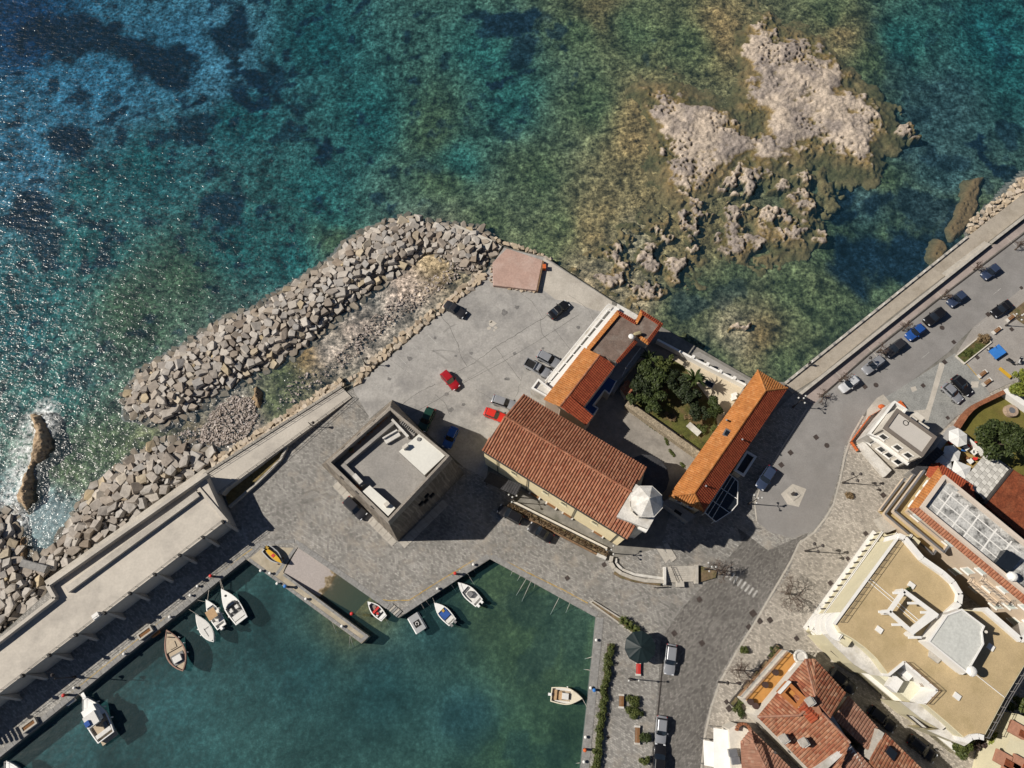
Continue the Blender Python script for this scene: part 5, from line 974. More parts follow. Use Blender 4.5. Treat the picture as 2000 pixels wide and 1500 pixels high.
# ================================================================ pier platform, promenade, slabs
DZ = 6.1
pr = thing('pier_platform', 'raised concrete pier deck with parapet and buttresses along the quay', 'pier', P(200, 1130))
dk = PL([(398, 925), (440, 1018), (0, 1353), (-160, 1478), (-160, 1375), (0, 1258), (103, 1170), (90, 1143)], DZ)
MB().prism(dk, -3, DZ).build('deck', DECK, pr)
mb = MB()
for a, b in (((404, 925), (92, 1143)), ((92, 1143), (106, 1168)), ((106, 1168), (0, 1250)), ((0, 1250), (-160, 1370)), ((384, 952), (440, 1018))): mb.wall(P(*a, DZ+1), P(*b, DZ+1), .55, DZ-.5, DZ+(1.05 if a != (384, 952) else .25))
mb.build('parapet', DECK, pr)
MB().wall(P(386, 964, DZ+.7), P(130, 1152, DZ+.7), 1.05, DZ+.001, DZ+.7).build('bench_wall', LIGHT, pr)
MB().prism(PL([(430, 935), (396, 915), (85, 1135), (95, 1152)], 2.2), -2, 2.0).build('foot_ledge', LIGHT, pr)
e0, e1 = P(440, 1018, DZ), P(-160, 1478, DZ); ed = (e1-e0).normalized(); en = Vector((-ed.y, ed.x, 0)); en = en if en.x > 0 else -en
railing(pr, [e0-en*.15, e1-en*.15], .9, 2.2, DARKM, .03)
for (x, y) in [(437, 1020), (398, 1050), (352, 1084), (303, 1121), (255, 1158), (205, 1196), (150, 1240), (98, 1279), (46, 1318), (-8, 1360), (-60, 1400)]:
    p = P(x, y, DZ); t = (p-e0).dot(ed); p = e0+ed*t; a = [p+ed*.2, p-ed*.2]; bt_ = MB(); lo = [(a[0].x, a[0].y, GZ), (a[1].x, a[1].y, GZ), (a[1].x+en.x*1.1, a[1].y+en.y*1.1, GZ), (a[0].x+en.x*1.1, a[0].y+en.y*1.1, GZ)]; hi = [(a[0].x, a[0].y, DZ-.5), (a[1].x, a[1].y, DZ-.5), (a[1].x+en.x*1.0, a[1].y+en.y*1.0, GZ+.3), (a[0].x+en.x*1.0, a[0].y+en.y*1.0, GZ+.5)]
    bt_.loft(lo, hi).build('buttress', DECK, pr); MB().box(p+Vector((0, 0, .3)), (.3, .5, .7), math.atan2(ed.y, ed.x)).build('bracket', DARKM, pr)
MB().box(P(188, 1203, DZ+.3), (1.0, .8, .6), R(38)).build('white_box', WHITE, pr)
st = MB()
for i in range(9): p = e0+ed*46+en*(.6+.0*i)+ed*(.35*i); st.box((p.x+en.x*1.0, p.y+en.y*1.0, DZ-.5-i*.42), (.35, 2.0, .2), math.atan2(ed.y, ed.x))
st.build('stair', DECK, pr)
# promenade ramp
pm = thing('promenade_ramp', 'pale concrete ramp climbing along the boulders to the pier', 'ramp', P(560, 860))
o0, o1 = P(668, 757, 1.4), P(402, 927, 3.4); i0, i1 = P(687, 776, 1.4), P(432, 962, 3.4)
MB().loft([(p.x, p.y, 0) for p in (o0, o1, i1, i0)], [tuple(p) for p in (o0, o1, i1, i0)]).build('slab', DECK, pm)
up = Vector((0, 0, .02))
railing(pm, [o0+up, o1+up], .9, 1.7, DARKM, .03); railing(pm, [i0+up, i1+up], .9, 1.7, DARKM, .03)
MB().loft([(p.x, p.y, p.z-.8) for p in (o0, o1)]+[(p.x-.3, p.y+.3, p.z-.8) for p in (o1, o0)], [(p.x, p.y, p.z+.2) for p in (o0, o1)]+[(p.x-.3, p.y+.3, p.z+.2) for p in (o1, o0)]).build('kerb', LIGHT, pm)
MB().prism(PL([(402, 922), (386, 940), (398, 958), (432, 965), (445, 950)], 3.6), 0, 3.5).build('landing', DECK, pm); MB().box(P(405, 962, 4.2), (.5, 3.6, 1.8), R(20)).build('gate_wall', OFFW, pm)
pl = thing('wedge_planter', 'narrow wedge planter of dry grass beside the ramp', 'planter', P(500, 925))
c_ = [(447, 990), (470, 970), (500, 944), (530, 915), (548, 896), (560, 872)]
mb = MB(); q = PL(c_, GZ+.7)
for a, b in zip(q[:-1], q[1:]): mb.wall(a, b, .4, GZ, GZ+.7)
mb.build('wall', STONEL, pl); MB().prism(PL([(447, 990), (470, 970), (500, 944), (530, 915), (548, 896), (560, 872), (520, 898), (440, 965)], GZ+.5), GZ, GZ+.5).build('bed', mat('dry_grass', (.26, .19, .08), .35, 1.2, fine=5, finev=.35, stain=(.14, .12, .04), sstain=.6), pl)
# pink slab and tilted slab
ps = thing('pink_slab', 'raised pinkish concrete platform beside the breakwater', 'platform', P(1010, 525)); q = PL([(990, 485), (1060, 508), (1048, 567), (963, 557), (962, 513)], GZ+.75)
MB().prism(q, 0, GZ+.75).build('slab', mat('pink_concrete', (.42, .285, .235), .13, .5, fine=3, finev=.12, stain=(.46, .34, .29), sstain=.4), ps, bevel=.06)
MB().wall(P(1060, 508, 2.2), P(1048, 567, 2.2), .25, GZ, GZ+.8, 1).build('edge', RUST, ps); MB().box(P(1063, 522, 1.8), (.6, .9, .9), 0).build('orange_box', NET, ps)
sl2 = PL([(887, 436), (962, 470), (953, 488), (893, 461)], 1.3); MB().loft([(p.x, p.y, .2) for p in sl2], [(p.x, p.y, 1.2+.3*(i % 2)) for i, p in enumerate(sl2)]).top('tilted_slab', LIGHT, 'tilted old concrete slab lying among the breakwater stones', 'slab')
# seafront walkway on the right with steps and parapet
wk = thing('seafront_walk', 'pale lower walkway with long steps along the sea wall', 'walkway', P(1760, 590))
MB().prism(PL([(1532, 752), (1548, 768), (1600, 735), (1750, 612), (1880, 512), (2000, 418), (2400, 100), (2380, 80), (1990, 385), (1890, 462), (1720, 600)], GZ+.06), -3, GZ+.06).build('slab', mat('walk_concrete', (.36, .32, .265), .12, .7, fine=4, stain=(.28, .245, .195), sstain=.4), wk)
MB().wall(P(1535, 747, 1.6), P(1890, 462, 1.6), .45, 0, 1.6).build('kerb', STONEL, wk)
MB().wall(P(1562, 770, 2.1), P(1932, 476, 2.1), .55, GZ, 2.15).build('parapet', STONEL, wk); MB().wall(P(1940, 470, 2.1), P(2300, 190, 2.1), .55, GZ, 2.15).build('parapet', STONEL, wk)
for i in range(3): MB().wall(P(1842+i*4, 535+i*2.5, GZ+.2), P(1925+i*4, 472+i*2.5, GZ+.2), .45, GZ, GZ+.12+.12*i).build('step', STONEL, wk)
for i in range(26): a = P(1535, 747, 1.62).lerp(P(1890, 462, 1.62), (i+.5)/26); MB().box(a+Vector((0, 0, .0)), (.5, .36, .14), R(38)).build('coping_stone', WHITEW if i % 2 else STONE, wk)
# church forecourt: curved wall, steps
cwl = thing('curved_wall', 'low curved stone wall with a bench ledge and dry bushes below the church', 'wall', P(1240, 1110)); q = PL([(1195, 1086), (1193, 1098), (1200, 1110), (1214, 1120), (1235, 1128), (1260, 1134), (1298, 1136)], GZ+.8); mb = MB()
for a, b in zip(q[:-1], q[1:]): mb.wall(a, b, .55, GZ, GZ+.8)
mb.build('wall', STONEL, cwl); q = PL([(1203, 1090), (1203, 1100), (1215, 1112), (1240, 1122), (1296, 1130)], GZ+.4); mb = MB()
for a, b in zip(q[:-1], q[1:]): mb.wall(a, b, .4, GZ, GZ+.4)
mb.build('ledge', WHITEW, cwl); q = PL([(1200, 1118), (1214, 1126), (1240, 1134), (1290, 1141)], GZ+.5); mb = MB()
for a, b in zip(q[:-1], q[1:]): mb.wall(a, b, .5, GZ, GZ+.45)
mb.build('planting', EARTH, cwl)
ss = thing('stone_steps', 'flight of pale stone steps with a handrail beside the leafless tree', 'steps', P(1330, 1125))
for i in range(7): MB().prism(PL([(1300, 1107+i*4), (1357, 1105+i*4), (1357, 1111+i*4), (1300, 1113+i*4)], GZ+.6), GZ-.05, GZ+.75-.1*i).build('step', STONEL, ss)
MB().wall(P(1299, 1107, 2.2), P(1299, 1142, 2.2), .35, GZ, GZ+1.0).build('side_wall', WHITEW, ss); MB().wall(P(1361, 1103, 2), P(1361, 1140, 2), .5, GZ, GZ+.8).build('side_wall', STONEL, ss)
railing(ss, [P(1310, 1108, GZ+.7), P(1322, 1138, GZ+.1)], .9, .9, DARKM, .035); MB().box(P(1328, 1141, GZ+.4), (1.2, .9, .8), 0).build('block', STONEL, ss)
MB().prism(PL([(1362, 1105), (1380, 1108), (1400, 1115), (1398, 1128), (1364, 1138)], GZ+.3), GZ-.05, GZ+.3).build('tree_bed', EARTH, ss)
MB().prism(PL([(1296, 1062), (1304, 1061), (1322, 1090), (1312, 1098)], GZ+.12), GZ, GZ+.12).top('stone_ramp', STONEL, 'pale stone ramp slab between the church and the steps', 'ramp')
# plant island at harbour corner
pi_ = thing('road_planter', 'long narrow planter with a stone rim at the harbour corner', 'planter', P(1190, 1200)); q = PL([(1150, 1176), (1158, 1172), (1215, 1208), (1260, 1240), (1282, 1252), (1270, 1262), (1245, 1246), (1200, 1212)], GZ+.35); mb = MB(); ring(mb, [(p.x, p.y) for p in q], .22, GZ-.05, GZ+.4); mb.build('rim', STONEL, pi_); MB().prism(inset(q, .2), GZ-.04, GZ+.3).build('bed', EARTH, pi_)
# ================================================================ boulders, rubble, outcrops
ROCKM = pieces('armour_stone', [(0, (.37, .315, .255)), (.15, (.47, .44, .40)), (.3, (.28, .225, .175)), (.45, (.41, .39, .365)), (.6, (.52, .475, .42)), (.75, (.31, .26, .21)), (.88, (.45, .42, .385)), (.96, (.49, .39, .24)), (1, (.37, .32, .265))], scale=1.7, bump=.5, bd=.06, fine=.38, wet=(.18, .155, .12))
ROCKT = pieces('tan_stone', [(0, (.46, .38, .28)), (.3, (.40, .32, .23)), (.6, (.50, .43, .34)), (.85, (.42, .36, .30)), (1, (.36, .29, .20))], scale=1.7, bump=.4, bd=.05, fine=.32)
ROCKD = mat('rubble_core', (.29, .25, .21), .4, .9, fine=3, finev=.4, bump=.8, bd=.2)
def stone_pts(rng, sq=.75):
    '''angular quarry stone: skewed box with corners knocked off, or a rough split lump'''
    asp = rng.uniform(.55, 1.0); out = []; sk = rng.normal(size=2)*.25
    if rng.random() < .4:
        n = rng.integers(4, 7); a0 = rng.uniform(0, 6.28)
        for z in (-1, 1):
            for i in range(n): a = a0+6.283*(i+rng.uniform(-.3, .3))/n; r = rng.uniform(.75, 1.05)*(.9 if z > 0 else 1); out.append((r*math.cos(a)+z*sk[0]*.3, r*asp*math.sin(a)+z*sk[1]*.3, z*sq*rng.uniform(.7, 1)))
        return np.array(out)*.47
    for x in (-1, 1):
        for y in (-1, 1):
            for z in (-1, 1):
                p = np.array([x+y*sk[0]*.6, y*asp+x*sk[1]*.5, z*sq])*rng.uniform(.62, 1.1, 3)*(.92 if z > 0 else 1); k = rng.uniform(.35, .75, 3)
                if rng.random() < .5: out += [p*np.array([k[0], 1, 1]), p*np.array([1, k[1], 1]), p*np.array([1, 1, k[2]])]
                else: out.append(p)
    return np.array(out)*.43
def hull(pts):
    bm = bmesh.new(); vs = [bm.verts.new(p) for p in pts]; r = bmesh.ops.convex_hull(bm, input=vs)
    for v in [g for g in r['geom_interior'] if isinstance(g, bmesh.types.BMVert)]: bm.verts.remove(v)
    bmesh.ops.dissolve_limit(bm, angle_limit=.2, verts=bm.verts, edges=bm.edges)
    vs = [tuple(v.co) for v in bm.verts]; bm.verts.index_update(); fs = [tuple(v.index for v in f.verts) for f in bm.faces]; bm.free(); return np.array(vs), fs
rs = np.random.default_rng(5); SHAPES = [hull(stone_pts(rs, rs.uniform(.42, .66))) for _ in range(40)]
def smeshes(m):
    out = []
    for v, f in SHAPES: mb = MB(); mb.v = [tuple(x) for x in v]; mb.f = f; out.append(mb.mesh('boulder', m))
    return out
SM = smeshes(ROCKM); ST = smeshes(ROCKT)
def scatter(poly, smin, smax, pack, seed, tries=9000, zref=.8, power=1.6, dens=None):
    """dart throwing of stones in a photo-pixel polygon; returns x, y, size, signed distance in m"""
    q = [P(a, b, zref) for a, b in poly]; Q = [(p.x, p.y) for p in q]; xs = [p[0] for p in Q]; ys = [p[1] for p in Q]; rng = np.random.default_rng(seed)
    cell = smax; G = {}; out = []
    sizes = np.sort(smin+(smax-smin)*rng.random(tries)**power)[::-1]
    for s in sizes:
        x, y = rng.uniform(min(xs), max(xs)), rng.uniform(min(ys), max(ys))
        if not inpoly(x, y, Q): continue
        i, j = int(x//cell), int(y//cell); ok = True
        for a in (-1, 0, 1):
            for b in (-1, 0, 1):
                for (X, Y, S) in G.get((i+a, j+b), ()):
                    if (X-x)**2+(Y-y)**2 < ((S+s)*pack)**2: ok = False; break
        if ok: G.setdefault((i, j), []).append((x, y, s)); out.append((x, y, s))
    d = -polydist(np.array([o[0] for o in out]), np.array([o[1] for o in out]), Q) if out else []
    return [(o[0], o[1], o[2], float(k)) for o, k in zip(out, d)]
def place(root, items, meshes, mat_, zf, seed, limit=300, flat=1.0):
    rng = np.random.default_rng(seed); items = sorted(items, key=lambda t: -t[2]); o0 = org(root); st = MB()
    for k, (x, y, s, d) in enumerate(items):
        z = zf(x, y, d); e = Matrix.Rotation(rng.uniform(0, 6.28), 3, 'Z') @ Matrix.Rotation(rng.normal()*.17, 3, 'X') @ Matrix.Rotation(rng.normal()*.17, 3, 'Y'); c = s*1.42
        if k < limit:
            o = link('boulder', meshes[int(rng.integers(len(meshes)))], root); o.location = Vector((x, y, z))-o0; o.rotation_euler = e.to_euler(); o.scale = (c, c, c*flat)
        else:
            v, f = SHAPES[int(rng.integers(len(SHAPES)))]; i0 = len(st.v); st.v += [tuple(e @ Vector((p[0]*c, p[1]*c, p[2]*c*flat))+Vector((x, y, z))) for p in v]; st.f += [tuple(i+i0 for i in t) for t in f]
    if st.v: st.build('small_stones', mat_, root, kind='stuff')
BWP = [(228, 775), (262, 720), (310, 690), (350, 668), (390, 642), (433, 612), (483, 600), (533, 566), (583, 536), (640, 500), (667, 468), (710, 440), (760, 420), (800, 410), (833, 424), (883, 427), (933, 432), (967, 455), (1000, 483), (962, 505), (955, 530), (925, 540), (880, 520), (833, 500), (817, 517), (783, 533), (757, 550), (700, 587), (667, 617), (617, 667), (550, 710), (500, 730), (450, 760), (407, 783), (350, 822), (310, 836), (283, 825), (237, 810)]
bw = thing('breakwater', 'rubble mound breakwater of big angular armour stones shielding the shore', 'breakwater', P(560, 640, 0))
BQ = [(p.x, p.y) for p in PL(BWP, .8)]
def core(root, Q, h, slope, nm='core', m=ROCKD):
    xs = np.arange(min(q[0] for q in Q), max(q[0] for q in Q), .7); ys = np.arange(min(q[1] for q in Q), max(q[1] for q in Q), .7); X, Y = np.meshgrid(xs, ys); d = -polydist(X, Y, Q)
    Z = np.clip(-.9+d*slope, -3, h)+.3*(fbm(X*.6, Y*.6, 2, 9)-.5); o0 = org(root)
    me = grid_mesh(nm, X-o0.x, Y-o0.y, Z-o0.z, np.zeros(X.shape+(3,)), keep=d > -.6); me.materials.append(m); return link(nm, me, root)
core(bw, BQ, 1.55, .66)
place(bw, scatter(BWP, .45, 1.75, .385, 3, 40000, power=1.7), SM, ROCKM, lambda x, y, d: min(1.7, -.7+d*.6)+random.uniform(-.12, .14), 4, 300, .85)
RLP = [(330, 850), (425, 880), (412, 915), (395, 928), (300, 994), (200, 1066), (88, 1140), (98, 1168), (0, 1246), (-120, 1330), (-120, 1000), (0, 990), (20, 985), (40, 1040), (62, 1085), (95, 1062), (130, 1010), (150, 970), (200, 922), (260, 880), (300, 855)]
rl = thing('pier_riprap', 'slope of mixed grey boulders piled against the pier deck', 'riprap', P(200, 1040, 0)); RQ = [(p.x, p.y) for p in PL(RLP, .8)]
core(rl, RQ, 1.0, .5); place(rl, scatter(RLP, .4, 1.9, .385, 8, 34000, power=1.9), SM, ROCKM, lambda x, y, d: min(1.5, -.55+d*.5)+random.uniform(-.1, .2), 6, 300, .85)
def row(name, label, pts, n, smin, smax, z, seed, rows=1, jit=.25, meshes=ST, m=ROCKT, cat='riprap'):
    r = thing(name, label, cat, P(pts[0][0], pts[0][1], 0)); rng = np.random.default_rng(seed); q = PL(pts, z); L = [(b-a).length for a, b in zip(q[:-1], q[1:])]; T = sum(L); items = []
    for rr_ in range(rows):
        for i in range(n):
            s = T*(i+.5+rng.uniform(-.2, .2))/n; k = 0
            while k < len(L)-1 and s > L[k]: s -= L[k]; k += 1
            d = (q[k+1]-q[k]).normalized(); p = q[k]+d*s; nn = Vector((-d.y, d.x, 0)); nn = nn if nn.y > 0 else -nn; p = p+nn*(rr_*1.15+rng.uniform(-jit, jit)); sz = rng.uniform(smin, smax)*(1 if rr_ == 0 else .9); items.append((p.x, p.y, sz, z-.45*rr_))
    place(r, items, meshes, m, lambda x, y, d: d, seed+1); return r
row('edge_boulders', 'row of pale boulders edging the parking lot above the inlet', [(948, 535), (915, 566), (870, 600), (800, 655), (745, 702), (690, 752)], 36, .85, 1.35, 1.25, 21, 2)
row('edge_boulders', 'row of rounded tan boulders at the foot of the ramp', [(672, 750), (600, 795), (520, 848), (460, 885), (415, 912)], 36, .95, 1.35, .7, 23, 2, .15)
row('edge_boulders', 'small pale stones lining the seaward side of the pink platform', [(968, 462), (985, 476), (1010, 482), (1040, 492), (1062, 500), (1078, 508)], 15, .7, 1.2, 1.0, 25, 1)
row('edge_boulders', 'line of small stones propping the landward side of the pink platform', [(960, 515), (958, 550), (985, 562), (1046, 570)], 17, .35, .7, 1.3, 27, 1, .1)
RRP = [(1893, 448), (1900, 425), (1935, 395), (1970, 370), (2000, 342), (2120, 250), (2130, 300), (2000, 388), (1930, 440), (1905, 462)]
r3 = thing('shore_rubble', 'heap of pale yellowish rubble below the seafront walk', 'rubble', P(1950, 410, 0)); core(r3, [(p.x, p.y) for p in PL(RRP, .8)], .8, .4)
place(r3, scatter(RRP, .35, 1.1, .42, 31, 6000), ST, ROCKT, lambda x, y, d: min(1.1, -.2+d*.4)+random.uniform(-.1, .2), 33)
# gravel and cobbles in the inlet: too many to count
PEB = pieces('cobbles', [(0, (.38, .32, .28)), (.3, (.46, .41, .38)), (.6, (.30, .25, .21)), (1, (.42, .37, .33))], scale=3, bump=0, fine=.3)
gv = MB(); rg = np.random.default_rng(77)
for poly_, n_, z_ in (([(650, 700), (735, 612), (820, 545), (880, 525), (900, 540), (850, 575), (770, 630), (700, 690), (665, 720)], 2600, .08), ([(415, 800), (455, 772), (495, 775), (505, 815), (480, 855), (430, 872), (385, 862)], 1900, .05), ([(560, 745), (650, 705), (690, 700), (600, 770), (540, 800)], 350, -.1), ([(330, 850), (400, 830), (440, 870), (380, 890)], 500, -.1), ([(860, 480), (950, 490), (935, 530), (880, 530)], 500, .5)):
    Q = [(p.x, p.y) for p in PL(poly_, .1)]; xs = [a for a, _ in Q]; ys = [b for _, b in Q]
    for _ in range(n_):
        x, y = rg.uniform(min(xs), max(xs)), rg.uniform(min(ys), max(ys))
        if not inpoly(x, y, Q): continue
        s = .22+.5*rg.random()**3; v, f = SHAPES[int(rg.integers(40))]; e = Matrix.Rotation(rg.uniform(0, 6.28), 3, 'Z'); i0 = len(gv.v); gv.v += [tuple(e @ Vector((p[0]*s, p[1]*s, p[2]*s))+Vector((x, y, z_+rg.uniform(-.05, .1)))) for p in v]; gv.f += [tuple(i+i0 for i in t) for t in f]
tag(gv.build('cobbles', PEB), 'grey and pink cobbles washed into the inlet behind the breakwater', 'cobbles', kind='stuff')
# natural outcrops
def outcrop(name, label, poly, h, colr, seed, st=.25, cat='rock'):
    Q = [(p.x, p.y) for p in PL(poly, .5)]; c = cen([Vector((a, b, 0)) for a, b in Q]); xs = np.arange(min(q[0] for q in Q)-2, max(q[0] for q in Q)+2, st); ys = np.arange(min(q[1] for q in Q)-2, max(q[1] for q in Q)+2, st); X, Y = np.meshgrid(xs, ys)
    wx = X+1.2*(fbm(X*.7, Y*.7, 3, seed)-.5); wy = Y+1.2*(fbm(X*.7+30, Y*.7, 3, seed+3)-.5); d = -polydist(wx, wy, Q); rug = fbm(X*.9, Y*.9, 4, seed+5); d1, d2 = worley(X*1.1, Y*1.1, seed)
    Z = np.clip(-.6+d*1.5, -2, h*(.65+.7*(rug-.2)))-.5*sstep(.3, .1, d1)*sstep(.2, 1, d)+.3*(fbm(X*2.5, Y*2.5, 2, seed+8)-.5)
    C = np.array(colr)*(.6+.8*fbm(X*1.3, Y*1.3, 3, seed+9))[..., None]; wet = np.array((.16, .115, .06)); t = sstep(-.1, .4, Z)[..., None]; C = wet*(1-t)+C*t
    me = grid_mesh(name, X-c.x, Y-c.y, Z, C, keep=d > -.8); me.materials.append(MATS['reef']); return tag(link(name, me, None, (c.x, c.y, 0)), label, cat)
outcrop('rock_outcrop', 'long brown natural rock with foam washing round it', [(50, 807), (80, 803), (92, 833), (105, 857), (104, 876), (90, 900), (72, 907), (68, 930), (64, 980), (47, 1002), (28, 983), (32, 957), (42, 923), (52, 897), (58, 867), (62, 843)], 1.9, (.40, .30, .20), 3)
outcrop('rock_outcrop', 'dark rusty rock at the inner end of the breakwater', [(490, 752), (505, 745), (512, 765), (508, 795), (496, 798), (485, 780)], 1.6, (.30, .22, .14), 5)
outcrop('rock_outcrop', 'rusty brown rock wedged among the pier boulders', [(32, 1048), (50, 1045), (54, 1075), (48, 1110), (36, 1120), (28, 1085)], 1.7, (.30, .20, .12), 7)
MB().box(P(68, 1106, 1.4), (4.6, 1.2, 1.0), R(-14)).top('concrete_block', STONE, 'fallen long concrete block among the pier boulders', 'block', bevel=.08)
outcrop('mossy_boulder', 'rounded mossy boulder standing in the dark water by the sea wall', [(1826, 475), (1838, 462), (1852, 470), (1856, 490), (1842, 504), (1828, 498)], -.05, (.10, .10, .035), 9)
outcrop('mossy_shelf', 'mossy green rock shelf in front of the pale rubble', [(1858, 440), (1880, 400), (1900, 345), (1925, 340), (1915, 390), (1900, 430), (1880, 452), (1866, 455)], -.12, (.10, .105, .04), 11)
# ================================================================ vehicles
def paint(name, c, metal=.2, rough=.3):
    return mat(name, c, .03, 1, rough=rough, fine=3, finev=.02, bump=0, metal=metal, obj=True, spec=.5, coat=.25)
PNT = {k: paint('paint_'+k, c, m_) for k, c, m_ in [('black', (.012, .012, .014), .2), ('silver', (.42, .43, .45), .55), ('grey', (.11, .115, .125), .4), ('red', (.34, .012, .018), .1), ('brightred', (.55, .03, .02), .1), ('blue', (.02, .08, .30), .2), ('navy', (.045, .065, .12), .35), ('green', (.010, .045, .032), .2), ('white', (.62, .63, .64), .3), ('charcoal', (.035, .035, .04), .3)]}
HEADL = mat('headlight', (.7, .72, .75), .02, rough=.15, bump=0, spec=.7); TAILL = mat('taillight', (.4, .01, .01), .02, rough=.2, bump=0)
def make_car(kind):
    L, W, H, ca, cb, hood, boot = dict(hatch=(4.0, 1.74, 1.48, -.44, .17, .86, .98), sedan=(4.45, 1.78, 1.43, -.30, .17, .84, .95), suv=(4.5, 1.86, 1.68, -.46, .18, 1.02, 1.12), wagon=(4.55, 1.78, 1.5, -.46, .16, .88, 1.0), pickup=(5.1, 1.85, 1.75, -.06, .22, 1.05, 1.0))[kind]
    root = thing('parked_car', 'car', 'car'); sx = np.linspace(-.5, .5, 15); mb = MB(); n = 8
    for s in sx:
        e = abs(s)*2; w_ = W/2*(1-.16*max(0, e-.72)**1.5/.15) if e > .72 else W/2; w_ = W/2*(1-max(0, (e-.7)/.3)**2.6*.22)
        zt = (hood-.05*max(0, s-.3)/.2-.13*max(0, (s-.4)/.1)) if s > cb-.02 else boot-(.1*max(0, (-s-.42)/.08))
        sec = [(-w_*.86, .28), (-w_, .5), (-w_*.985, zt-.2), (-w_*.9, zt), (w_*.9, zt), (w_*.985, zt-.2), (w_, .5), (w_*.86, .28)]
        mb.v += [(s*L, y, z) for y, z in sec]
    for i in range(len(sx)-1):
        for k in range(n): a = i*n+k; b = i*n+(k+1) % n; mb.f.append((a, b, b+n, a+n))
    mb.f.append(tuple(range(n))[::-1]); e = (len(sx)-1)*n; mb.f.append(tuple(range(e, e+n)))
    bd = mb.build('body', PNT['black'], root, smooth=False); md = bd.modifiers.new('bevel', 'BEVEL'); md.width = .07; md.segments = 2; md.limit_method = 'ANGLE'; md.angle_limit = .5; bd.data.polygons.foreach_set('use_smooth', [True]*len(bd.data.polygons))
    x0, x1 = ca*L, cb*L; r0_, r1_ = x0+(.28 if kind != 'sedan' else .55), x1-.62; wb, wt = W*.455, W*.375; zb = max(hood, boot)-.08
    lo = [(x0, -wb, zb), (x1, -wb, zb-.02), (x1+.08, -wb*.5, zb-.02), (x1+.08, wb*.5, zb-.02), (x1, wb, zb-.02), (x0, wb, zb)]; hi = [(r0_, -wt, H-.04), (r1_, -wt, H-.04), (r1_+.04, -wt*.5, H-.04), (r1_+.04, wt*.5, H-.04), (r1_, wt, H-.04), (r0_, wt, H-.04)]
    MB().loft(lo, hi).build('windows', GLASS, root)
    rf = MB().loft([(r0_-.03, -wt-.02, H-.06), (r1_+.02, -wt-.02, H-.06), (r1_+.02, wt+.02, H-.06), (r0_-.03, wt+.02, H-.06)], [(r0_+.08, -wt+.06, H), (r1_-.1, -wt+.06, H), (r1_-.1, wt-.06, H), (r0_+.08, wt-.06, H)]).build('roof', PNT['black'], root)
    for y in (-1, 1):
        for x in (-.31, .30):
            t = MB().tube((x*L, y*(W/2-.2), .31), (x*L, y*(W/2-.0), .31), .31, .31, 12).build('wheel', BLACK, root); MB().tube((x*L, y*(W/2-.01), .31), (x*L, y*(W/2+.012), .31), .19, .19, 10).build('rim', GREY, t)
        MB().box((.485*L-.06, y*W*.33, hood-.2), (.18, .32, .16)).build('headlight', HEADL, root); MB().box((-.485*L+.03, y*W*.36, boot-.2), (.12, .26, .22)).build('taillight', TAILL, root)
        MB().box((x1-.35, y*(W/2+.06), zb+.06), (.16, .22, .14)).build('mirror', PNT['black'], root); MB().tube((x0+.8, y*(wb+.0), zb+.02), (x0+.8, y*(wt+.03), H-.05), .035, .035, 4).build('pillar', PNT['black'], root)
    if kind == 'pickup':
        MB().box((-.30*L, 0, 1.0), (1.9, W*.78, .04)).build('load_bed', BLACK, root)
        mb = MB(); ring(mb, [(-.49*L, -W*.45), (-.1*L, -W*.45), (-.1*L, W*.45), (-.49*L, W*.45)], .1, .98, 1.2); mb.build('bed_sides', PNT['silver'], root)
    return root
CARP = {}; CARB = ('body', 'roof', 'mirror', 'pillar', 'bed_sides')
def car(kind, px, py, front, color, label, group='parked cars', sc=1.0):
    if kind not in CARP: CARP[kind] = make_car(kind)
    proto = CARP[kind]; o = copy_tree(proto) if proto.get('used') else proto; proto['used'] = 1
    if 'used' in o and o is not proto: del o['used']
    p = P(px, py, GZ+.6); o.location = (p.x, p.y, GZ+.02)
    a = P(px, py); b = P(px+front[0]*20, py+front[1]*20); o.rotation_euler = (0, 0, math.atan2(b.y-a.y, b.x-a.x)); o.scale = (sc,)*3
    for c in o.children:
        if c.name.split('.')[0] in CARB: c.material_slots[0].link = 'OBJECT'; c.material_slots[0].material = PNT[color]
    tag(o, label, 'car', group); return o
car('sedan', 889, 605, (.84, .53), 'charcoal', 'dark grey saloon parked alone near the boulders of the parking lot')
car('sedan', 1091, 605, (.78, -.62), 'black', 'black saloon parked beside the pale old concrete apron')
car('suv', 1072, 703, (.87, .48), 'silver', 'silver estate parked beside the pickup at the white balcony')
car('pickup', 1050, 720, (.88, .47), 'silver', 'silver pickup with a black load bed beside the white balcony')
car('hatch', 879, 743, (.66, .75), 'red', 'dark red hatchback alone in the middle of the parking lot')
car('wagon', 985, 787, (.94, .32), 'silver', 'silver estate with its nose under the church eave')
car('hatch', 967, 811, (.92, .36), 'brightred', 'bright red small car nosed against the church wall')
car('suv', 833, 820, (-.42, .9), 'green', 'dark green off-roader beside the stone tower')
car('hatch', 880, 855, (-.42, .9), 'blue', 'blue small car standing in the shadow of the stone tower')
car('suv', 694, 993, (.72, .69), 'charcoal', 'black car parked at the pale slabs of the stone tower')
car('suv', 997, 1005, (-.88, -.47), 'black', 'black car half in the tower shadow by the planter wall')
car('sedan', 1056, 1040, (-.85, -.52), 'black', 'black saloon in the sun below the church benches')
rowd = (-.80, .60)
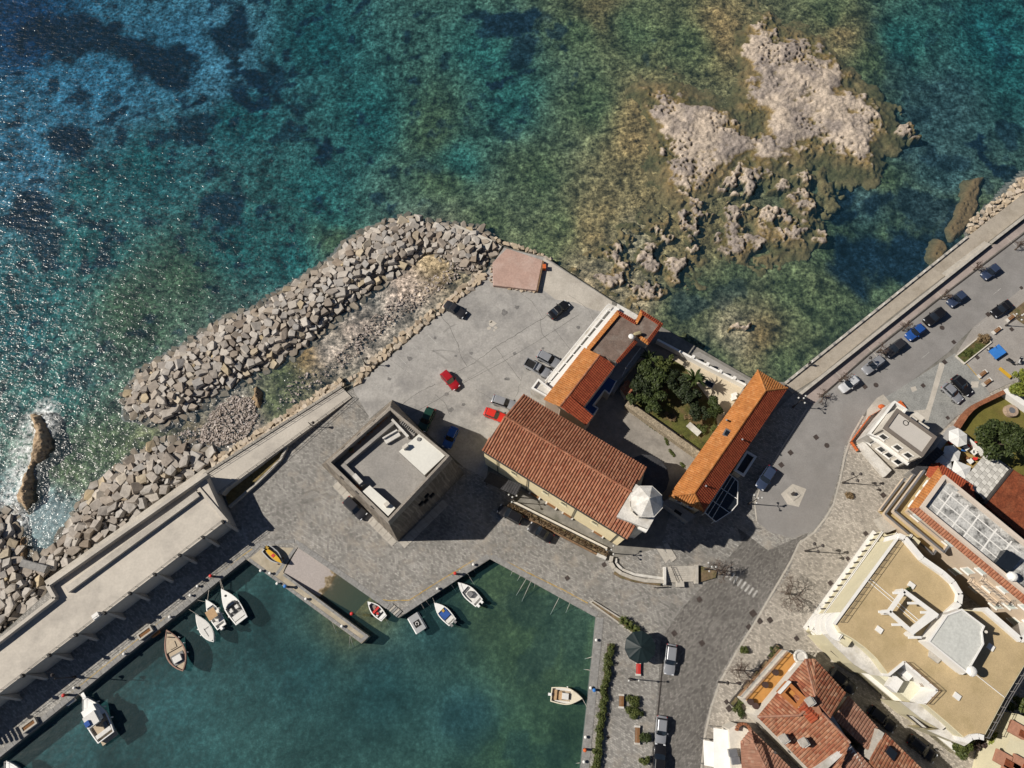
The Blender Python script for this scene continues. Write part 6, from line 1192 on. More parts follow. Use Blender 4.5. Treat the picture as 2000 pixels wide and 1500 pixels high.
for k, (kind, x, y, c, l) in enumerate([('hatch', 1934, 531, 'navy', 'dark blue car last in the seafront row, nearest the long steps'), ('hatch', 1868, 584, 'navy', 'navy hatchback in the seafront row above the black people carrier'), ('suv', 1824, 619, 'black', 'black people carrier between the two blue cars of the seafront row'),
          ('hatch', 1787, 649, 'blue', 'bright blue hatchback in the seafront row beside a round manhole'), ('wagon', 1747, 680, 'charcoal', 'black estate with roof rails in the seafront row'), ('wagon', 1705, 713, 'silver', 'silver estate beside a bare tree in the seafront row'), ('hatch', 1658, 750, 'white', 'pale silver hatchback at the corner end of the seafront row')]): car(kind, x, y, rowd, c, l, 'cars parked along the seafront')
car('sedan', 1956, 603, (-.82, .57), 'black', 'black car parked alone beside the terrace benches'); car('hatch', 1859, 768, (.72, .69), 'silver', 'silver hatchback in the patched yard'); car('hatch', 1878, 753, (.70, .71), 'black', 'black hatchback in the patched yard')
car('suv', 1495, 934, (-.55, .83), 'navy', 'dark blue car in the shade of the long orange house')
car('wagon', 1309, 1288, (-.1, 1), 'silver', 'silver estate parked beside the dark green canopy', 'cars along the harbour road'); car('hatch', 1291, 1426, (-.08, 1), 'silver', 'silver hatchback parked beside the round bush', 'cars along the harbour road'); car('suv', 1287, 1484, (.06, -1), 'black', 'black car parked behind the silver hatchback on the harbour road', 'cars along the harbour road')
for x, y, l in [(1645, 1330, 'dark car in the shaded lane beside the small tiled house'), (1722, 1404, 'dark car in the shaded lane below the light well'), (1800, 1462, 'dark car in the shaded lane by the roof window house')]: car('wagon', x, y, (.78, .63), 'black', l, 'cars in the shaded lane')
# ================================================================ boats
GEL = mat('white_gelcoat', (.74, .74, .72), .04, 1, rough=.3, fine=4, finev=.04, bump=0, obj=True, spec=.5); GELG = mat('grey_gelcoat', (.36, .37, .38), .08, 1, rough=.4, bump=0, obj=True)
TEAK = mat('boat_deck', (.46, .38, .28), .1, 3, fine=10, finev=.12, bump=0, obj=True); HULLW = mat('varnished_hull', (.30, .19, .15), .15, 2, bump=0, obj=True); CANV = mat('tan_canvas', (.45, .30, .17), .08, bump=0, obj=True); NAVYC = mat('blue_cover', (.03, .09, .32), .2, bump=0, obj=True); SEATW = mat('white_cushion', (.66, .65, .62), .05, bump=0, obj=True); SHAD = mat('cockpit_grey', (.20, .20, .20), .15, bump=0, obj=True); ROPE = mat('rope', (.5, .46, .4), .1, bump=0)
def outline(L, W, stern=.8, bowp=1.7, n=9, tail=None):
    pts = []
    for i in range(n):
        s = i/(n-1)
        if tail is None: f = (stern+(1-stern)*math.sin(min(1, s/.45)*math.pi/2)) if s < .45 else (1-((s-.45)/.55)**bowp)
        else: f = (1-((.45-s)/.45)**tail)**.9 if s < .45 else (1-((s-.45)/.55)**bowp)
        pts.append(((s-.5)*L, max(.02, f)*W/2))
    return pts
class Boat:
    def __init__(s, name, label, bow, stern, beam, fb=.7, hull=GEL, floor=TEAK, tail=None, ff=.25, sternw=.82, rim=.16, z=0, bowp=1.8, deckto=None):
        a, b = P(*bow, z+fb), P(*stern, z+fb); L = (a-b).length; c = (a+b)/2; s.L = L; s.W = beam; s.fb = fb; s.root = thing(name, label, 'boat', (0, 0, 0), 'boats in the harbour'); s.m = {}
        o = outline(L, beam, sternw, bowp, 11, tail); full = [(x, -y) for x, y in o]+[(x, y) for x, y in o[::-1]]; s.o = o
        sc_ = lambda k, xk=1: [(x*xk, y*k) for x, y in full]
        mb = MB(); z0 = [(x, y, -.35) for x, y in sc_(.72, .93)]; z1 = [(x, y, fb) for x, y in full]; mb.loft(z0, z1, True, False); inn = [(x*(1-2*rim/L), y*(1-2*rim/beam)) for x, y in full]
        n = len(full); k = len(mb.v); mb.v += [(x, y, fb) for x, y in full]+[(x, y, fb+.02) for x, y in inn]+[(x, y, ff) for x, y in inn]
        for i in range(n):
            j = (i+1) % n; mb.f.append((k+i, k+j, k+n+j, k+n+i)); mb.f.append((k+n+i, k+n+j, k+2*n+j, k+2*n+i))
        mb.build('hull', hull, s.root); MB().poly([(x, y, ff+.01) for x, y in inn]).build('floor', floor, s.root)
        s.root.location = (c.x, c.y, z); s.root.rotation_euler = (0, 0, math.atan2(a.y-b.y, a.x-b.x))
    def part(s, name, mb, m):
        me = mb.mesh(name, m); return link(name, me, s.root)
    def deck(s, f0, m=GEL, zz=None, name='foredeck', k=.97):
        """closed deck from fraction f0 (0 stern .. 1 bow) forwards"""
        x0 = (f0-.5)*s.L; pts = [(x, y) for x, y in s.o if x > x0]; ys = np.interp(x0, [p[0] for p in s.o], [p[1] for p in s.o]); pts = [(x0, ys)]+pts
        full = [(x*.985, -y*k) for x, y in pts]+[(x*.985, y*k) for x, y in pts[::-1]]; zz = zz or s.fb+.03; return s.part(name, MB().prism(full, zz-.06, zz), m)
    def box(s, name, f, y, sx, sy, z0, z1, m): return s.part(name, MB().box(((f-.5)*s.L, y*s.W, (z0+z1)/2), (sx, sy, z1-z0)), m)
    def engine(s, y=0, m=SHAD):
        mb = MB().box((-.5*s.L-.18, y*s.W, s.fb*.7), (.36, .34, .55)); mb.box((-.5*s.L-.18, y*s.W, s.fb+.22), (.52, .40, .4)); return s.part('outboard_engine', mb, m)
    def screen(s, f, w, m=GLASS, h=.45):
        mb = MB(); x = (f-.5)*s.L; pts = [(x-.55, -w/2), (x-.1, -w/2*.85), (x+.12, -w*.2), (x+.12, w*.2), (x-.1, w/2*.85), (x-.55, w/2)]
        for a, b in zip(pts[:-1], pts[1:]): mb.loft([(a[0], a[1], s.fb), (b[0], b[1], s.fb), (b[0]-.05, b[1], s.fb), (a[0]-.05, a[1], s.fb)], [(a[0]-.25, a[1]*.92, s.fb+h), (b[0]-.25, b[1]*.92, s.fb+h), (b[0]-.3, b[1]*.92, s.fb+h), (a[0]-.3, a[1]*.92, s.fb+h)])
        return s.part('windscreen', mb, m)
    def fender(s, f, side):
        y = np.interp((f-.5)*s.L, [p[0] for p in s.o], [p[1] for p in s.o])+.1; return s.part('fender', MB().tube(((f-.5)*s.L, side*y, .15), ((f-.5)*s.L, side*y, .7), .1, .1, 7), WHITE)
    def rail(s, f0, h=.45):
        x0 = (f0-.5)*s.L; pts = [p for p in s.o if p[0] >= x0-.01]; q = [Vector((x*.97, y*.92, s.fb)) for x, y in pts]+[Vector((x*.97, -y*.92, s.fb)) for x, y in pts[::-1]]; mb = MB(); up = Vector((0, 0, h))
        for a, b in zip(q[:-1], q[1:]): mb.tube(a+up, b+up, .022, .022, 4)
        for a in q[::2]: mb.tube(a, a+up, .018, .018, 4)
        return s.part('bow_rail', mb, GREY)
    def rope(s, pts):
        inv = (Matrix.Translation(s.root.location) @ Matrix.Rotation(s.root.rotation_euler.z, 4, 'Z')).inverted(); q = [inv @ Vector(p) for p in pts]; return s.part('mooring_rope', MB().path(q, .035, 4), ROPE)
b = Boat('motor_cruiser', 'white motor cruiser with flybridge and blue cover moored bow to the quay', (164, 1360), (207, 1441), 3.3, 1.15, ff=.7, bowp=1.5)
b.deck(.45); b.box('cabin', .55, 0, 2.6, 2.0, 1.1, 2.0, GEL); b.box('flybridge', .45, 0, 1.9, 1.9, 2.0, 2.6, SEATW); b.box('cover', .42, .17, .8, .7, 2.6, 2.9, NAVYC); b.box('cockpit_seat', .12, 0, .6, 2.4, .7, 1.15, SEATW); b.box('aft_bench', .22, -.22, 1.2, .5, .7, 1.1, SHAD); b.screen(.73, 1.9, h=.6); b.rail(.6); b.part('bathing_platform', MB().box((-.52*b.L, 0, .3), (.8, 2.6, .1)), TEAK); b.part('bow_platform', MB().box((.51*b.L, 0, 1.2), (1.0, .5, .1)), GEL)
for f in (.75, .58, .3): b.fender(f, -1)
b.rope([P(166, 1366, 1.2), P(150, 1352, GZ)])
b = Boat('wooden_boat', 'double ended wooden boat with a pale deck moored off the quay bench', (325, 1230), (357, 1311), 3.1, .85, HULLW, TEAK, tail=2.0, ff=.6, rim=.2)
b.deck(.52, TEAK, .8); b.box('engine_cover', .30, 0, 1.0, 1.3, .6, 1.2, SEATW); b.box('cockpit', .30, 0, 1.7, 2.0, .6, .72, SHAD); b.box('hatch', .62, 0, 1.0, 1.0, .78, .92, TEAK); b.part('mast_step', MB().tube((.32*b.L, 0, .8), (.32*b.L, 0, 1.6), .09, .07, 6), HULLW); b.part('samson_post', MB().tube((.42*b.L, 0, .8), (.42*b.L, 0, 1.3), .12, .1, 6), IRON)
for f in (.72, .55, .33): b.fender(f, -1)
b = Boat('covered_boat', 'white motorboat with its deck under a white cover between quay and console boat', (382, 1200), (417, 1254), 1.9, .7, GEL, SEATW, tail=2.2, ff=.5); b.deck(.06, SEATW, .74, 'cover', .9); b.box('cover_slit', .36, .06, 1.5, .10, .74, .77, SHAD); b.box('cover_slit', .46, -.12, .12, .8, .74, .77, SHAD); b.rope([P(388, 1202, .7), P(369, 1190, GZ)]); b.fender(.6, 1); b.fender(.4, 1)
b = Boat('console_boat', 'white motorboat with a square tan canopy', (402, 1171), (433, 1225), 1.95, .75, GEL, SEATW, ff=.35); b.deck(.74); b.box('canopy', .47, .02, 1.6, 1.5, 1.75, 1.82, CANV); b.box('seat', .2, 0, .6, 1.6, .35, .75, SEATW); b.box('console', .42, 0, .6, .8, .35, 1.1, GEL)
for x in (-.8, .8):
    for y in (-.75, .75): b.part('canopy_post', MB().tube(((.47-.5)*b.L+x, y+.04, .6), ((.47-.5)*b.L+x, y+.04, 1.76), .03, .03, 4), GREY)
b.engine(0, GEL); b.box('cushion', .66, 0, .5, 1.2, .35, .7, SHAD); b.fender(.55, -1); b.fender(.35, -1); b.rope([P(403, 1176, .7), P(386, 1172, GZ)]); b.rope([P(405, 1174, .7), P(408, 1152, GZ)])
b = Boat('cuddy_boat', 'white motorboat with long foredeck and dark windscreen nearest the jetty', (432, 1150), (472, 1213), 2.6, .9, GEL, SEATW, ff=.35, bowp=1.6); b.deck(.5); b.screen(.56, 2.0); b.box('seat', .38, .2, .6, .5, .35, 1.0, SEATW); b.box('seat', .38, -.2, .6, .5, .35, 1.0, SEATW); b.box('cockpit_sole', .36, 0, 1.8, 1.9, .36, .42, SHAD); b.box('sun_pad', .16, 0, .9, 1.9, .4, .85, SEATW); b.box('stern_bench', .04, 0, .4, 2.0, .4, .85, SEATW); b.part('deck_hatch', MB().tube(((.78-.5)*b.L, 0, .9), ((.78-.5)*b.L, 0, .97), .2, .2, 10), BLACK); b.fender(.5, 1); b.fender(.3, 1); b.rope([P(434, 1152, .9), P(428, 1130, GZ)]); b.rope([P(437, 1152, .9), P(430, 1132, GZ)])
b = Boat('rowing_boat', 'small white rowing boat with red fittings at the foot of the slipway', (718, 1175), (750, 1208), 1.75, .55, GEL, SHAD, ff=.15, sternw=.7); b.box('thwart', .5, 0, .35, 1.35, .35, .5, RED); b.box('thwart', .3, 0, .3, 1.3, .35, .45, SEATW); b.box('fuel_can', .34, .1, .4, .35, .5, .75, RED); b.box('stern_seat', .12, 0, .45, 1.2, .35, .5, GEL); b.deck(.85); b.box('box', .62, -.1, .4, .4, .15, .5, HULLW); b.rope([P(752, 1206, .5), P(760, 1222, -.6)])
rt = thing('pontoon_raft', 'grey rectangular raft with a dark hatch and white ring moored at the quay', 'raft', P(815, 1217, 0), 'boats in the harbour'); rt.rotation_euler = (0, 0, pdir((807, 1204), (823, 1232), 0))
for y in (-.75, .75): link('float', MB().tube((-1.4, y, .1), (1.4, y, .1), .28, .28, 8).mesh('float', GEL), rt)
link('deck', MB().box((0, 0, .42), (2.9, 1.7, .14)).mesh('deck', GELG), rt); link('hatch', MB().box((.1, 0, .51), (1.0, 1.05, .06)).mesh('hatch', BLACK), rt); mb = MB()
for i in range(9): t0, t1 = i*.6, (i+1)*.6; mb.tube((.1+.26*math.cos(t0), .26*math.sin(t0), .57), (.1+.26*math.cos(t1), .26*math.sin(t1), .57), .05, .05, 5)
link('ring', mb.mesh('ring', WHITE), rt)
b = Boat('open_boat', 'white open boat with a blue tarpaulin and two outboards', (848, 1177), (884, 1216), 1.9, .65, GEL, SEATW, ff=.3); b.deck(.62); b.box('tarpaulin', .42, 0, 1.3, 1.3, .35, .75, NAVYC); b.box('yellow_bag', .55, -.1, .4, .4, .5, .85, YEL); b.box('stern_seat', .16, 0, .6, 1.3, .3, .6, SEATW); b.engine(.2); b.engine(-.2); b.rope([P(850, 1180, .6), P(845, 1168, GZ)])
b = Boat('console_boat', 'white motorboat with grey console and outboards beside the open boat', (894, 1137), (936, 1178), 2.0, .7, GEL, SEATW, ff=.35); b.deck(.66); b.box('cockpit_line', .60, 0, .14, 1.6, .36, .5, SHAD); b.box('console', .42, 0, .8, .8, .35, 1.15, SHAD); b.screen(.5, .9, h=.4); b.box('stern_bench', .16, 0, .5, 1.5, .35, .75, SEATW); b.engine(.2, GEL); b.engine(-.2, GEL); b.rail(.7)
b = Boat('moored_boat', 'cream motorboat moored alone to the harbour wall by the hedge', (1138, 1364), (1076, 1356), 2.5, .8, mat('cream_gelcoat', (.70, .64, .50), .05, bump=0, obj=True), SEATW, ff=.35); b.deck(.62, MATS['cream_gelcoat']); b.box('console', .45, 0, 1.0, .9, .35, 1.25, SEATW); b.screen(.55, 1.1, h=.4); b.box('seat', .3, 0, .5, 1.2, .35, .85, CANV); b.box('bench', .15, 0, .4, 1.5, .35, .8, CANV); b.box('cockpit_sole', .34, 0, 2.6, 1.5, .36, .42, TEAK); b.engine(0, GEL); b.rail(.66); b.fender(.5, 1); b.rope([P(1137, 1364, .8), P(1146, 1380, GZ)])
b = Boat('moored_boat', 'white boat whose bow alone shows at the foot of the pier quay', (12, 1486), (50, 1555), 2.4, .8, GEL, SEATW, ff=.4); b.deck(.5); b.rail(.6); b.box('seat', .3, 0, .6, 1.4, .4, .8, SEATW)
b = Boat('beached_dinghy', 'grey dinghy carrying a yellow kayak stored on the jetty head', (552, 1101), (517, 1070), 1.9, .6, GELG, SHAD, ff=.25, z=GZ+.35); b.root['group'] = 'boats ashore'
mb = MB(); k_ = [(-1.9, .05), (-1.0, .32), (0, .4), (1.0, .32), (1.9, .05)]; full = [(x, -y) for x, y in k_]+[(x, y) for x, y in k_[::-1]]; mb.loft([(x, y*.6, .62) for x, y in full], [(x, y, .9) for x, y in full]); b.part('kayak', mb, mat('yellow_plastic', (.62, .36, .02), .06, rough=.4, bump=0)); b.box('kayak_seat', .5, 0, .5, .5, .9, .96, RED); b.box('bow_bag', .08, .1, .6, .6, .5, .9, YEL); b.engine(0)
for x in (-1.2, 1.2): b.part('trestle', MB().box((x, 0, -.25), (.15, 1.4, .3)), WOOD)
# loose mooring lines running down from the quay
for k, (a, c) in enumerate([((1002, 1113), (997, 1125)), ((1017, 1123), (1010, 1135)), ((1028, 1130), (1007, 1165)), ((1037, 1135), (1018, 1177)), ((1045, 1140), (1043, 1150)), ((1092, 1167), (1075, 1200)), ((1113, 1178), (1105, 1197)), ((913, 1120), (927, 1143)), ((925, 1110), (928, 1118)), ((880, 1140), (890, 1155)), ((823, 1180), (832, 1195)), ((832, 1173), (842, 1187)), ((1157, 1283), (1142, 1287)), ((1153, 1309), (1140, 1307)), ((649, 1216), (657, 1236)), ((683, 1243), (682, 1266)), ((684, 1243), (690, 1264)), ((1132, 1490), (1125, 1491))]):
    MB().path([P(*a, GZ), P(*c, -.9)], .04, 4).top('mooring_line', ROPE, 'pale mooring line slanting from the quay edge into the water', 'rope', 'loose mooring lines')
# ================================================================ street furniture
GLOBE = mat('lamp_globe', (.5, .5, .48), .02, rough=.25, bump=0)
def lamp(px, py, label, arms=3, h=5.0, rot=0, globe=True, r=.17, arm=.75, group='lamp posts'):
    p = P(px, py); t = thing('lamp_post', label, 'lamp post', p, group); up = Vector((0, 0, 1))
    MB().tube(p, p+up*.9, .2, .13, 8).build('base', IRON, t); MB().tube(p+up*.9, p+up*h, .09, .06, 6).build('pole', IRON, t)
    for i in range(arms):
        a = rot+i*2*math.pi/arms; d = Vector((math.cos(a), math.sin(a), 0)); q = p+up*(h-.4)+d*arm
        ar = MB().path([p+up*(h-.8), p+up*(h-.35)+d*arm*.5, q], .045, 4).build('arm', IRON, t)
        if globe: MB().ball(q+up*.2, r, 9, 6).build('globe', GLOBE, t)
        else:
            l = MB().tube(q-up*.25, q+up*.2, .14, .26, 6).build('lantern', IRON, t); MB().tube(q+up*.2, q+up*.42, .3, .05, 6).build('lantern_cap', IRON, l)
    if globe and arms >= 3: MB().ball(p+up*(h+.15), r, 9, 6).build('globe', GLOBE, t)
    return t
lamp(1001, 981, 'globe lamp post at the end of the planter wall near the dark lean-to', 3, 4.6, .4); lamp(1187, 1080, 'globe lamp post at the head of the curved wall', 3, 4.6, 1.0)
lamp(1229, 1326, 'lamp post with hanging globes between the red bench and the hedge bed', 2, 4.8, 0); lamp(1646, 943, 'iron lantern post on the beige paving near the white building', 3, 5.6, .5, False); lamp(1573, 1076, 'iron lantern post on the beige paving opposite the stepped front', 3, 5.6, .3, False)
lamp(1462, 984, 'globe lamp post beside the glass roof of the long house', 3, 5.0, .2); lamp(1549, 795, 'globe lamp post at the sea end of the long house', 3, 4.8, .8); lamp(1376, 1112, 'globe lamp post above the stone steps', 3, 4.4, 0, r=.16)
lamp(147, 1322, 'slim lamp post on the pier quay', 1, 5.4, 2.4, False); lamp(714, 712, 'slim lamp post at the boulder edge of the parking lot', 1, 3.2, 0, False); lamp(1689, 718, 'slim lamp post between the silver cars of the seafront row', 1, 3.6, 2.2, False); lamp(610, 833, 'short lamp post on the plaza beside the ramp', 1, 2.6, 0, False); lamp(1964, 636, 'globe lamp post on the terrace between the benches', 3, 4.4, .5); lamp(1431, 1412, 'short dark lamp post before the white awnings', 1, 2.4, 0, False); lamp(1404, 1332, 'short dark lamp post on the kerb by the round shrub', 1, 2.4, 0, False)
def bollard(px, py, colr, label, h=.95, r=.2):
    p = P(px, py); t = thing('bollard', label, 'bollard', p, 'quay bollards'); MB().tube(p, p+Vector((0, 0, h)), r*.8, r*.75, 8).build('post', IRON, t); MB().ball(p+Vector((0, 0, h+.05)), r*1.25, 8, 5, (1, 1, .7)).build('cap', colr, t)
bollard(417, 1126, RED, 'red capped bollard on the pier quay near the cuddy boat', 1.2, .24); bollard(133, 1357, RED, 'red capped bollard on the pier quay near the cruiser', 1.2, .24); bollard(890, 1121, RED, 'red capped bollard on the plaza quay near the console boat', 1.2, .24); bollard(690, 1199, RED, 'red capped bollard on the jetty', 1.2, .24); bollard(561, 1146, BLUE, 'blue capped bollard on the jetty', 1.2, .24); bollard(1159, 1347, BLUE, 'blue capped bollard beside the hedge', 1.2, .24); bollard(1141, 1463, mat('orange_paint', (.6, .13, .04), .1, bump=0), 'orange capped bollard beside the hedge', 1.2, .24)
for x, y in [(388, 1145), (374, 1163), (148, 1343), (529, 1120), (599, 1170), (669, 1223), (334, 1205), (245, 1277), (511, 1115), (543, 1140), (1164, 1250), (1153, 1343), (1143, 1439), (1140, 1487), (855, 1150), (925, 1103)]: bollard(x, y, WHITE, 'small white topped mooring bollard on the quay edge', .45, .2)
def bench(px, py, ang, label, L=1.9, wd=.6, ends=WHITEW, slat=WOOD, h=.45, group='stone ended benches', back=False, solid=False):
    p = P(px, py); t = thing('bench', label, 'bench', p, group); d = Vector((math.cos(ang), math.sin(ang), 0)); nn = Vector((-d.y, d.x, 0))
    for s in (-1, 1): MB().box(p+d*s*(L/2-.12)+Vector((0, 0, h/2)), (.3, wd, h), ang).build('end_block', ends, t)
    for i in range(3): MB().box(p+nn*(i-1)*wd*.3+Vector((0, 0, h+.0)), (L-.5, wd*.24, .07), ang).build('slat', slat, t)
    if back: MB().box(p+nn*wd*.5+Vector((0, 0, h+.3)), (L-.2, .06, .35), ang).build('backrest', slat, t)
    return t
ca = pdir((1044, 966), (1167, 1042))
for x, y, l in [(1045, 967, 'stone ended bench at the church wall nearest the dark lean-to'), (1077, 987, 'stone ended bench at the church wall, second from the dark lean-to'), (1109, 1006, 'stone ended bench at the church wall, third from the dark lean-to'), (1168, 1042, 'stone ended bench at the church wall nearest the belfry')]: bench(x, y, ca, l, 2.1, .75, group='benches along the church')
for x, y, l in [(286, 1236, 'big stone box bench on the pier quay by the wooden boat'), (60, 1416, 'big stone box bench on the pier quay near the end stair')]:
    p = P(x, y); t = thing('box_bench', l, 'bench', p, 'box benches on the pier quay'); an = R(38); mb = MB(); q = [p+Matrix.Rotation(an, 3, 'Z') @ Vector(v) for v in ((-1.2, -.55, 0), (1.2, -.55, 0), (1.2, .55, 0), (-1.2, .55, 0))]; ring(mb, [(v.x, v.y) for v in q], .25, GZ, GZ+.6); mb.build('frame', STONEL, t)
    for i in range(3): MB().box(p+Matrix.Rotation(an, 3, 'Z') @ Vector((0, (i-1)*.2, .45)), (1.8, .15, .06), an).build('slat', WOOD, t)
MB().box(P(304, 1238, .6), (1.3, .5, .5), R(38)).top('fender_block', mat('orange_wood', (.5, .22, .08), .1, bump=0), 'orange rubbing block hung on the quay wall', 'fender'); MB().box(P(139, 1371, .5), (1.4, .4, .5), R(38)).top('fender_block', WHITE, 'white rubbing block hung on the quay wall', 'fender')
bench(1246, 1306, R(86), 'red bench beside the dark green canopy', 2.0, .8, WHITEW, RED, group='benches by the hedge'); bench(1213, 1369, R(86), 'wooden bench beside the oval hedge bed', 2.0, .8, group='benches by the hedge'); bench(1244, 1435, R(86), 'wooden bench between two square stone planters', 2.6, .8, group='benches by the hedge')
for x, y, l in [(1945, 646, 'bench on the terrace below the black car'), (1972, 622, 'bench on the terrace beside the dry flower bed'), (1917, 731, 'white bench at the end of the yellow line'), (1926, 747, 'white bench by the garden wall')]: bench(x, y, R(35), l, 1.9, .7, WHITEW, WOOD, group='terrace benches')
bt2 = P(1948, 687, GZ+.75); t = thing('blue_table', 'square bright blue covered stand on the terrace', 'table', (bt2.x, bt2.y, GZ)); MB().box(bt2, (2.6, 1.9, .1), R(32)).build('top', BLUE, t)
for x, y in ((-1, -.7), (1, -.7), (1, .7), (-1, .7)): q = bt2+Matrix.Rotation(R(32), 3, 'Z') @ Vector((x, y, 0)); MB().tube((q.x, q.y, GZ), (q.x, q.y, GZ+.7), .05, .05, 5).build('leg', GREY, t)
t = thing('yellow_bench', 'long yellow bench near the garden wall', 'bench', P(1963, 728)); MB().box(P(1963, 728, GZ+.5), (2.4, .6, .14), R(-48)).build('seat', mat('ochre_paint', (.55, .33, .03), .06, bump=0), t)
for s in (-.8, .8): MB().box(P(1963, 728, GZ+.22)+Vector((s*math.cos(R(-48)), s*math.sin(R(-48)), 0)), (.15, .5, .44), R(-48)).build('leg', IRON, t)
def scooter(px, py, ang, colr, label):
    p = P(px, py); t = thing('scooter', label, 'scooter', p, 'parked two wheelers'); M_ = Matrix.Rotation(ang, 3, 'Z'); q = lambda x, y, z: p+M_ @ Vector((x, y, z))
    for x in (-.6, .6): MB().tube(q(x, -.06, .24), q(x, .06, .24), .24, .24, 10).build('wheel', BLACK, t)
    MB().loft([q(-.75, -.16, .35), q(.1, -.14, .3), q(.1, .14, .3), q(-.75, .16, .35)], [q(-.8, -.14, .75), q(0, -.12, .72), q(0, .12, .72), q(-.8, .14, .75)]).build('body', colr, t); MB().box(q(-.35, 0, .8), (.75, .28, .1), ang).build('saddle', BLACK, t); MB().tube(q(.6, 0, .3), q(.42, 0, 1.0), .07, .05, 6).build('front_column', colr, t); MB().tube(q(.42, -.32, 1.0), q(.42, .32, 1.0), .03, .03, 5).build('handlebar', IRON, t)
scooter(1934, 682, R(15), PNT['white'], 'white scooter in front of the dry bush on the terrace'); scooter(1990, 705, R(60), PNT['white'], 'white scooter at the terrace tables'); scooter(1822, 1470, R(50), PNT['white'], 'white scooter in the shaded lane'); scooter(1972, 708, R(-40), PNT['charcoal'], 'dark scooter at the terrace tables')
# parasols
def parasol(px, py, z, r, n, m, label, name='parasol', rot=0, edge=.45, group=None, sq=False):
    q = P(px, py, z); p = Vector((q.x, q.y, GZ)); t = thing(name, label, 'parasol', p, group); MB().tube(p, p+Vector((0, 0, z-GZ)), .05, .05, 6).build('pole', GREY, t); MB().tube(p, p+Vector((0, 0, .12)), .4, .35, 10).build('foot', STONE, t)
    for i in range(n):
        a0, a1 = rot+2*math.pi*i/n, rot+2*math.pi*(i+1)/n; A, B_ = Vector((q.x+r*math.cos(a0), q.y+r*math.sin(a0), z-edge)), Vector((q.x+r*math.cos(a1), q.y+r*math.sin(a1), z-edge)); Mi = (A+B_)/2+Vector((0, 0, -.05)); mb = MB(); dn = Vector((0, 0, -.02)); mb.loft([q+dn, A+dn, Mi+dn, B_+dn], [q, A, Mi, B_]); mb.build('canopy_panel', m, t)
    return t
PW = mat('parasol_cloth', (.70, .70, .68), .03, bump=0)
parasol(1874, 853, 4.0, 1.75, 6, PW, 'white six sided parasol next to the lawn wall', rot=.3, group='white parasols'); parasol(1862, 884, 4.0, 1.55, 6, PW, 'white parasol in the middle of the cafe terrace', rot=.1, group='white parasols'); parasol(1847, 903, 3.8, 1.5, 5, PW, 'white parasol beside the tiled restaurant roof', rot=.5, group='white parasols'); parasol(1880, 918, 4.0, 2.0, 4, PW, 'square white parasol beside the chequered canopy', rot=.35, group='white parasols')
parasol(1252, 1264, 4.6, 2.45, 10, mat('dark_green_cloth', (.012, .022, .024), .2, 1.5, rough=.45, bump=0), 'big dark green round canopy at the end of the planter', 'market_parasol', .1, .8)
CH = [(1852, 866, RED), (1888, 872, RED), (1893, 870, WHITE), (1900, 880, WHITE), (1905, 890, BLACK), (1868, 905, WHITE), (1862, 910, BLACK), (1893, 884, BLACK), (1856, 860, WOOD), (1900, 897, RED), (1878, 880, BLUE), (1885, 895, WOOD)]
for k, (x, y, m_) in enumerate(CH):
    p = P(x, y); nm = {RED: 'red', WHITE: 'white', BLACK: 'black', WOOD: 'brown', BLUE: 'blue'}[m_]; t = thing('cafe_chair', nm+' cafe chair under the parasols', 'chair', p, nm+' chairs of the cafe terrace'); an = random.uniform(0, 3)
    MB().box(p+Vector((0, 0, .45)), (.5, .5, .07), an).build('seat', m_, t); MB().box(p+Matrix.Rotation(an, 3, 'Z') @ Vector((-.24, 0, .7)), (.06, .48, .5), an).build('backrest', m_, t)
    for a_ in (-.2, .2):
        for b_ in (-.2, .2): MB().tube(p+Vector((a_, b_, 0)), p+Vector((a_, b_, .44)), .025, .025, 4).build('leg', GREY, t)
for x, y, l in [(1882, 876, 'square white table by the red chairs'), (1897, 885, 'square white table by the lawn wall'), (1864, 898, 'square white table between two parasols'), (1890, 902, 'square white table beside the canopy')]:
    p = P(x, y); t = thing('cafe_table', l, 'table', p, 'cafe tables'); MB().box(p+Vector((0, 0, .74)), (.9, .9, .05), .6).build('top', WHITE, t); MB().tube(p, p+Vector((0, 0, .72)), .05, .05, 6).build('leg', GREY, t); MB().tube(p, p+Vector((0, 0, .04)), .28, .28, 8).build('foot', IRON, t)
t = P(1392, 740); 
lt = thing('glass_table', 'small dark glass table on the sandy courtyard', 'table', P(1385, 750)); MB().box(P(1385, 750, GZ+.6), (1.6, 1.1, .06), R(-30)).build('top', GLASS, lt); mb = MB(); q = P(1385, 750, GZ+.6); v4 = [q+Matrix.Rotation(R(-30), 3, 'Z') @ Vector(v) for v in ((-.85, -.6, 0), (.85, -.6, 0), (.85, .6, 0), (-.85, .6, 0))]; ring(mb, [(v.x, v.y) for v in v4], .12, GZ+.54, GZ+.66); mb.build('frame', WHITEW, lt)
for v in v4: MB().tube((v.x, v.y, GZ), (v.x, v.y, GZ+.55), .04, .04, 4).build('leg', WHITEW, lt)
for k, (x, y) in enumerate([(1434, 771), (1433, 778)]): MB().box(P(x, y, GZ+.3), (.9, .6, .6), R(20)).top('lounger_cushion', WHITE, ['white cushion seat at the eave of the long house', 'white footstool beside the cushion seat'][k], 'seat')
ct = thing('garden_table', 'long white garden table under the courtyard trees', 'table', P(1355, 838)); MB().box(P(1355, 838, GZ+.75), (2.6, 1.1, .07), R(-45)).build('top', WHITEW, ct)
for s in (-1, 1): MB().box(P(1355, 838, GZ+.36)+Vector((s*.75, -s*.75, 0)), (.1, .8, .7), R(-45)).build('leg', WHITEW, ct)
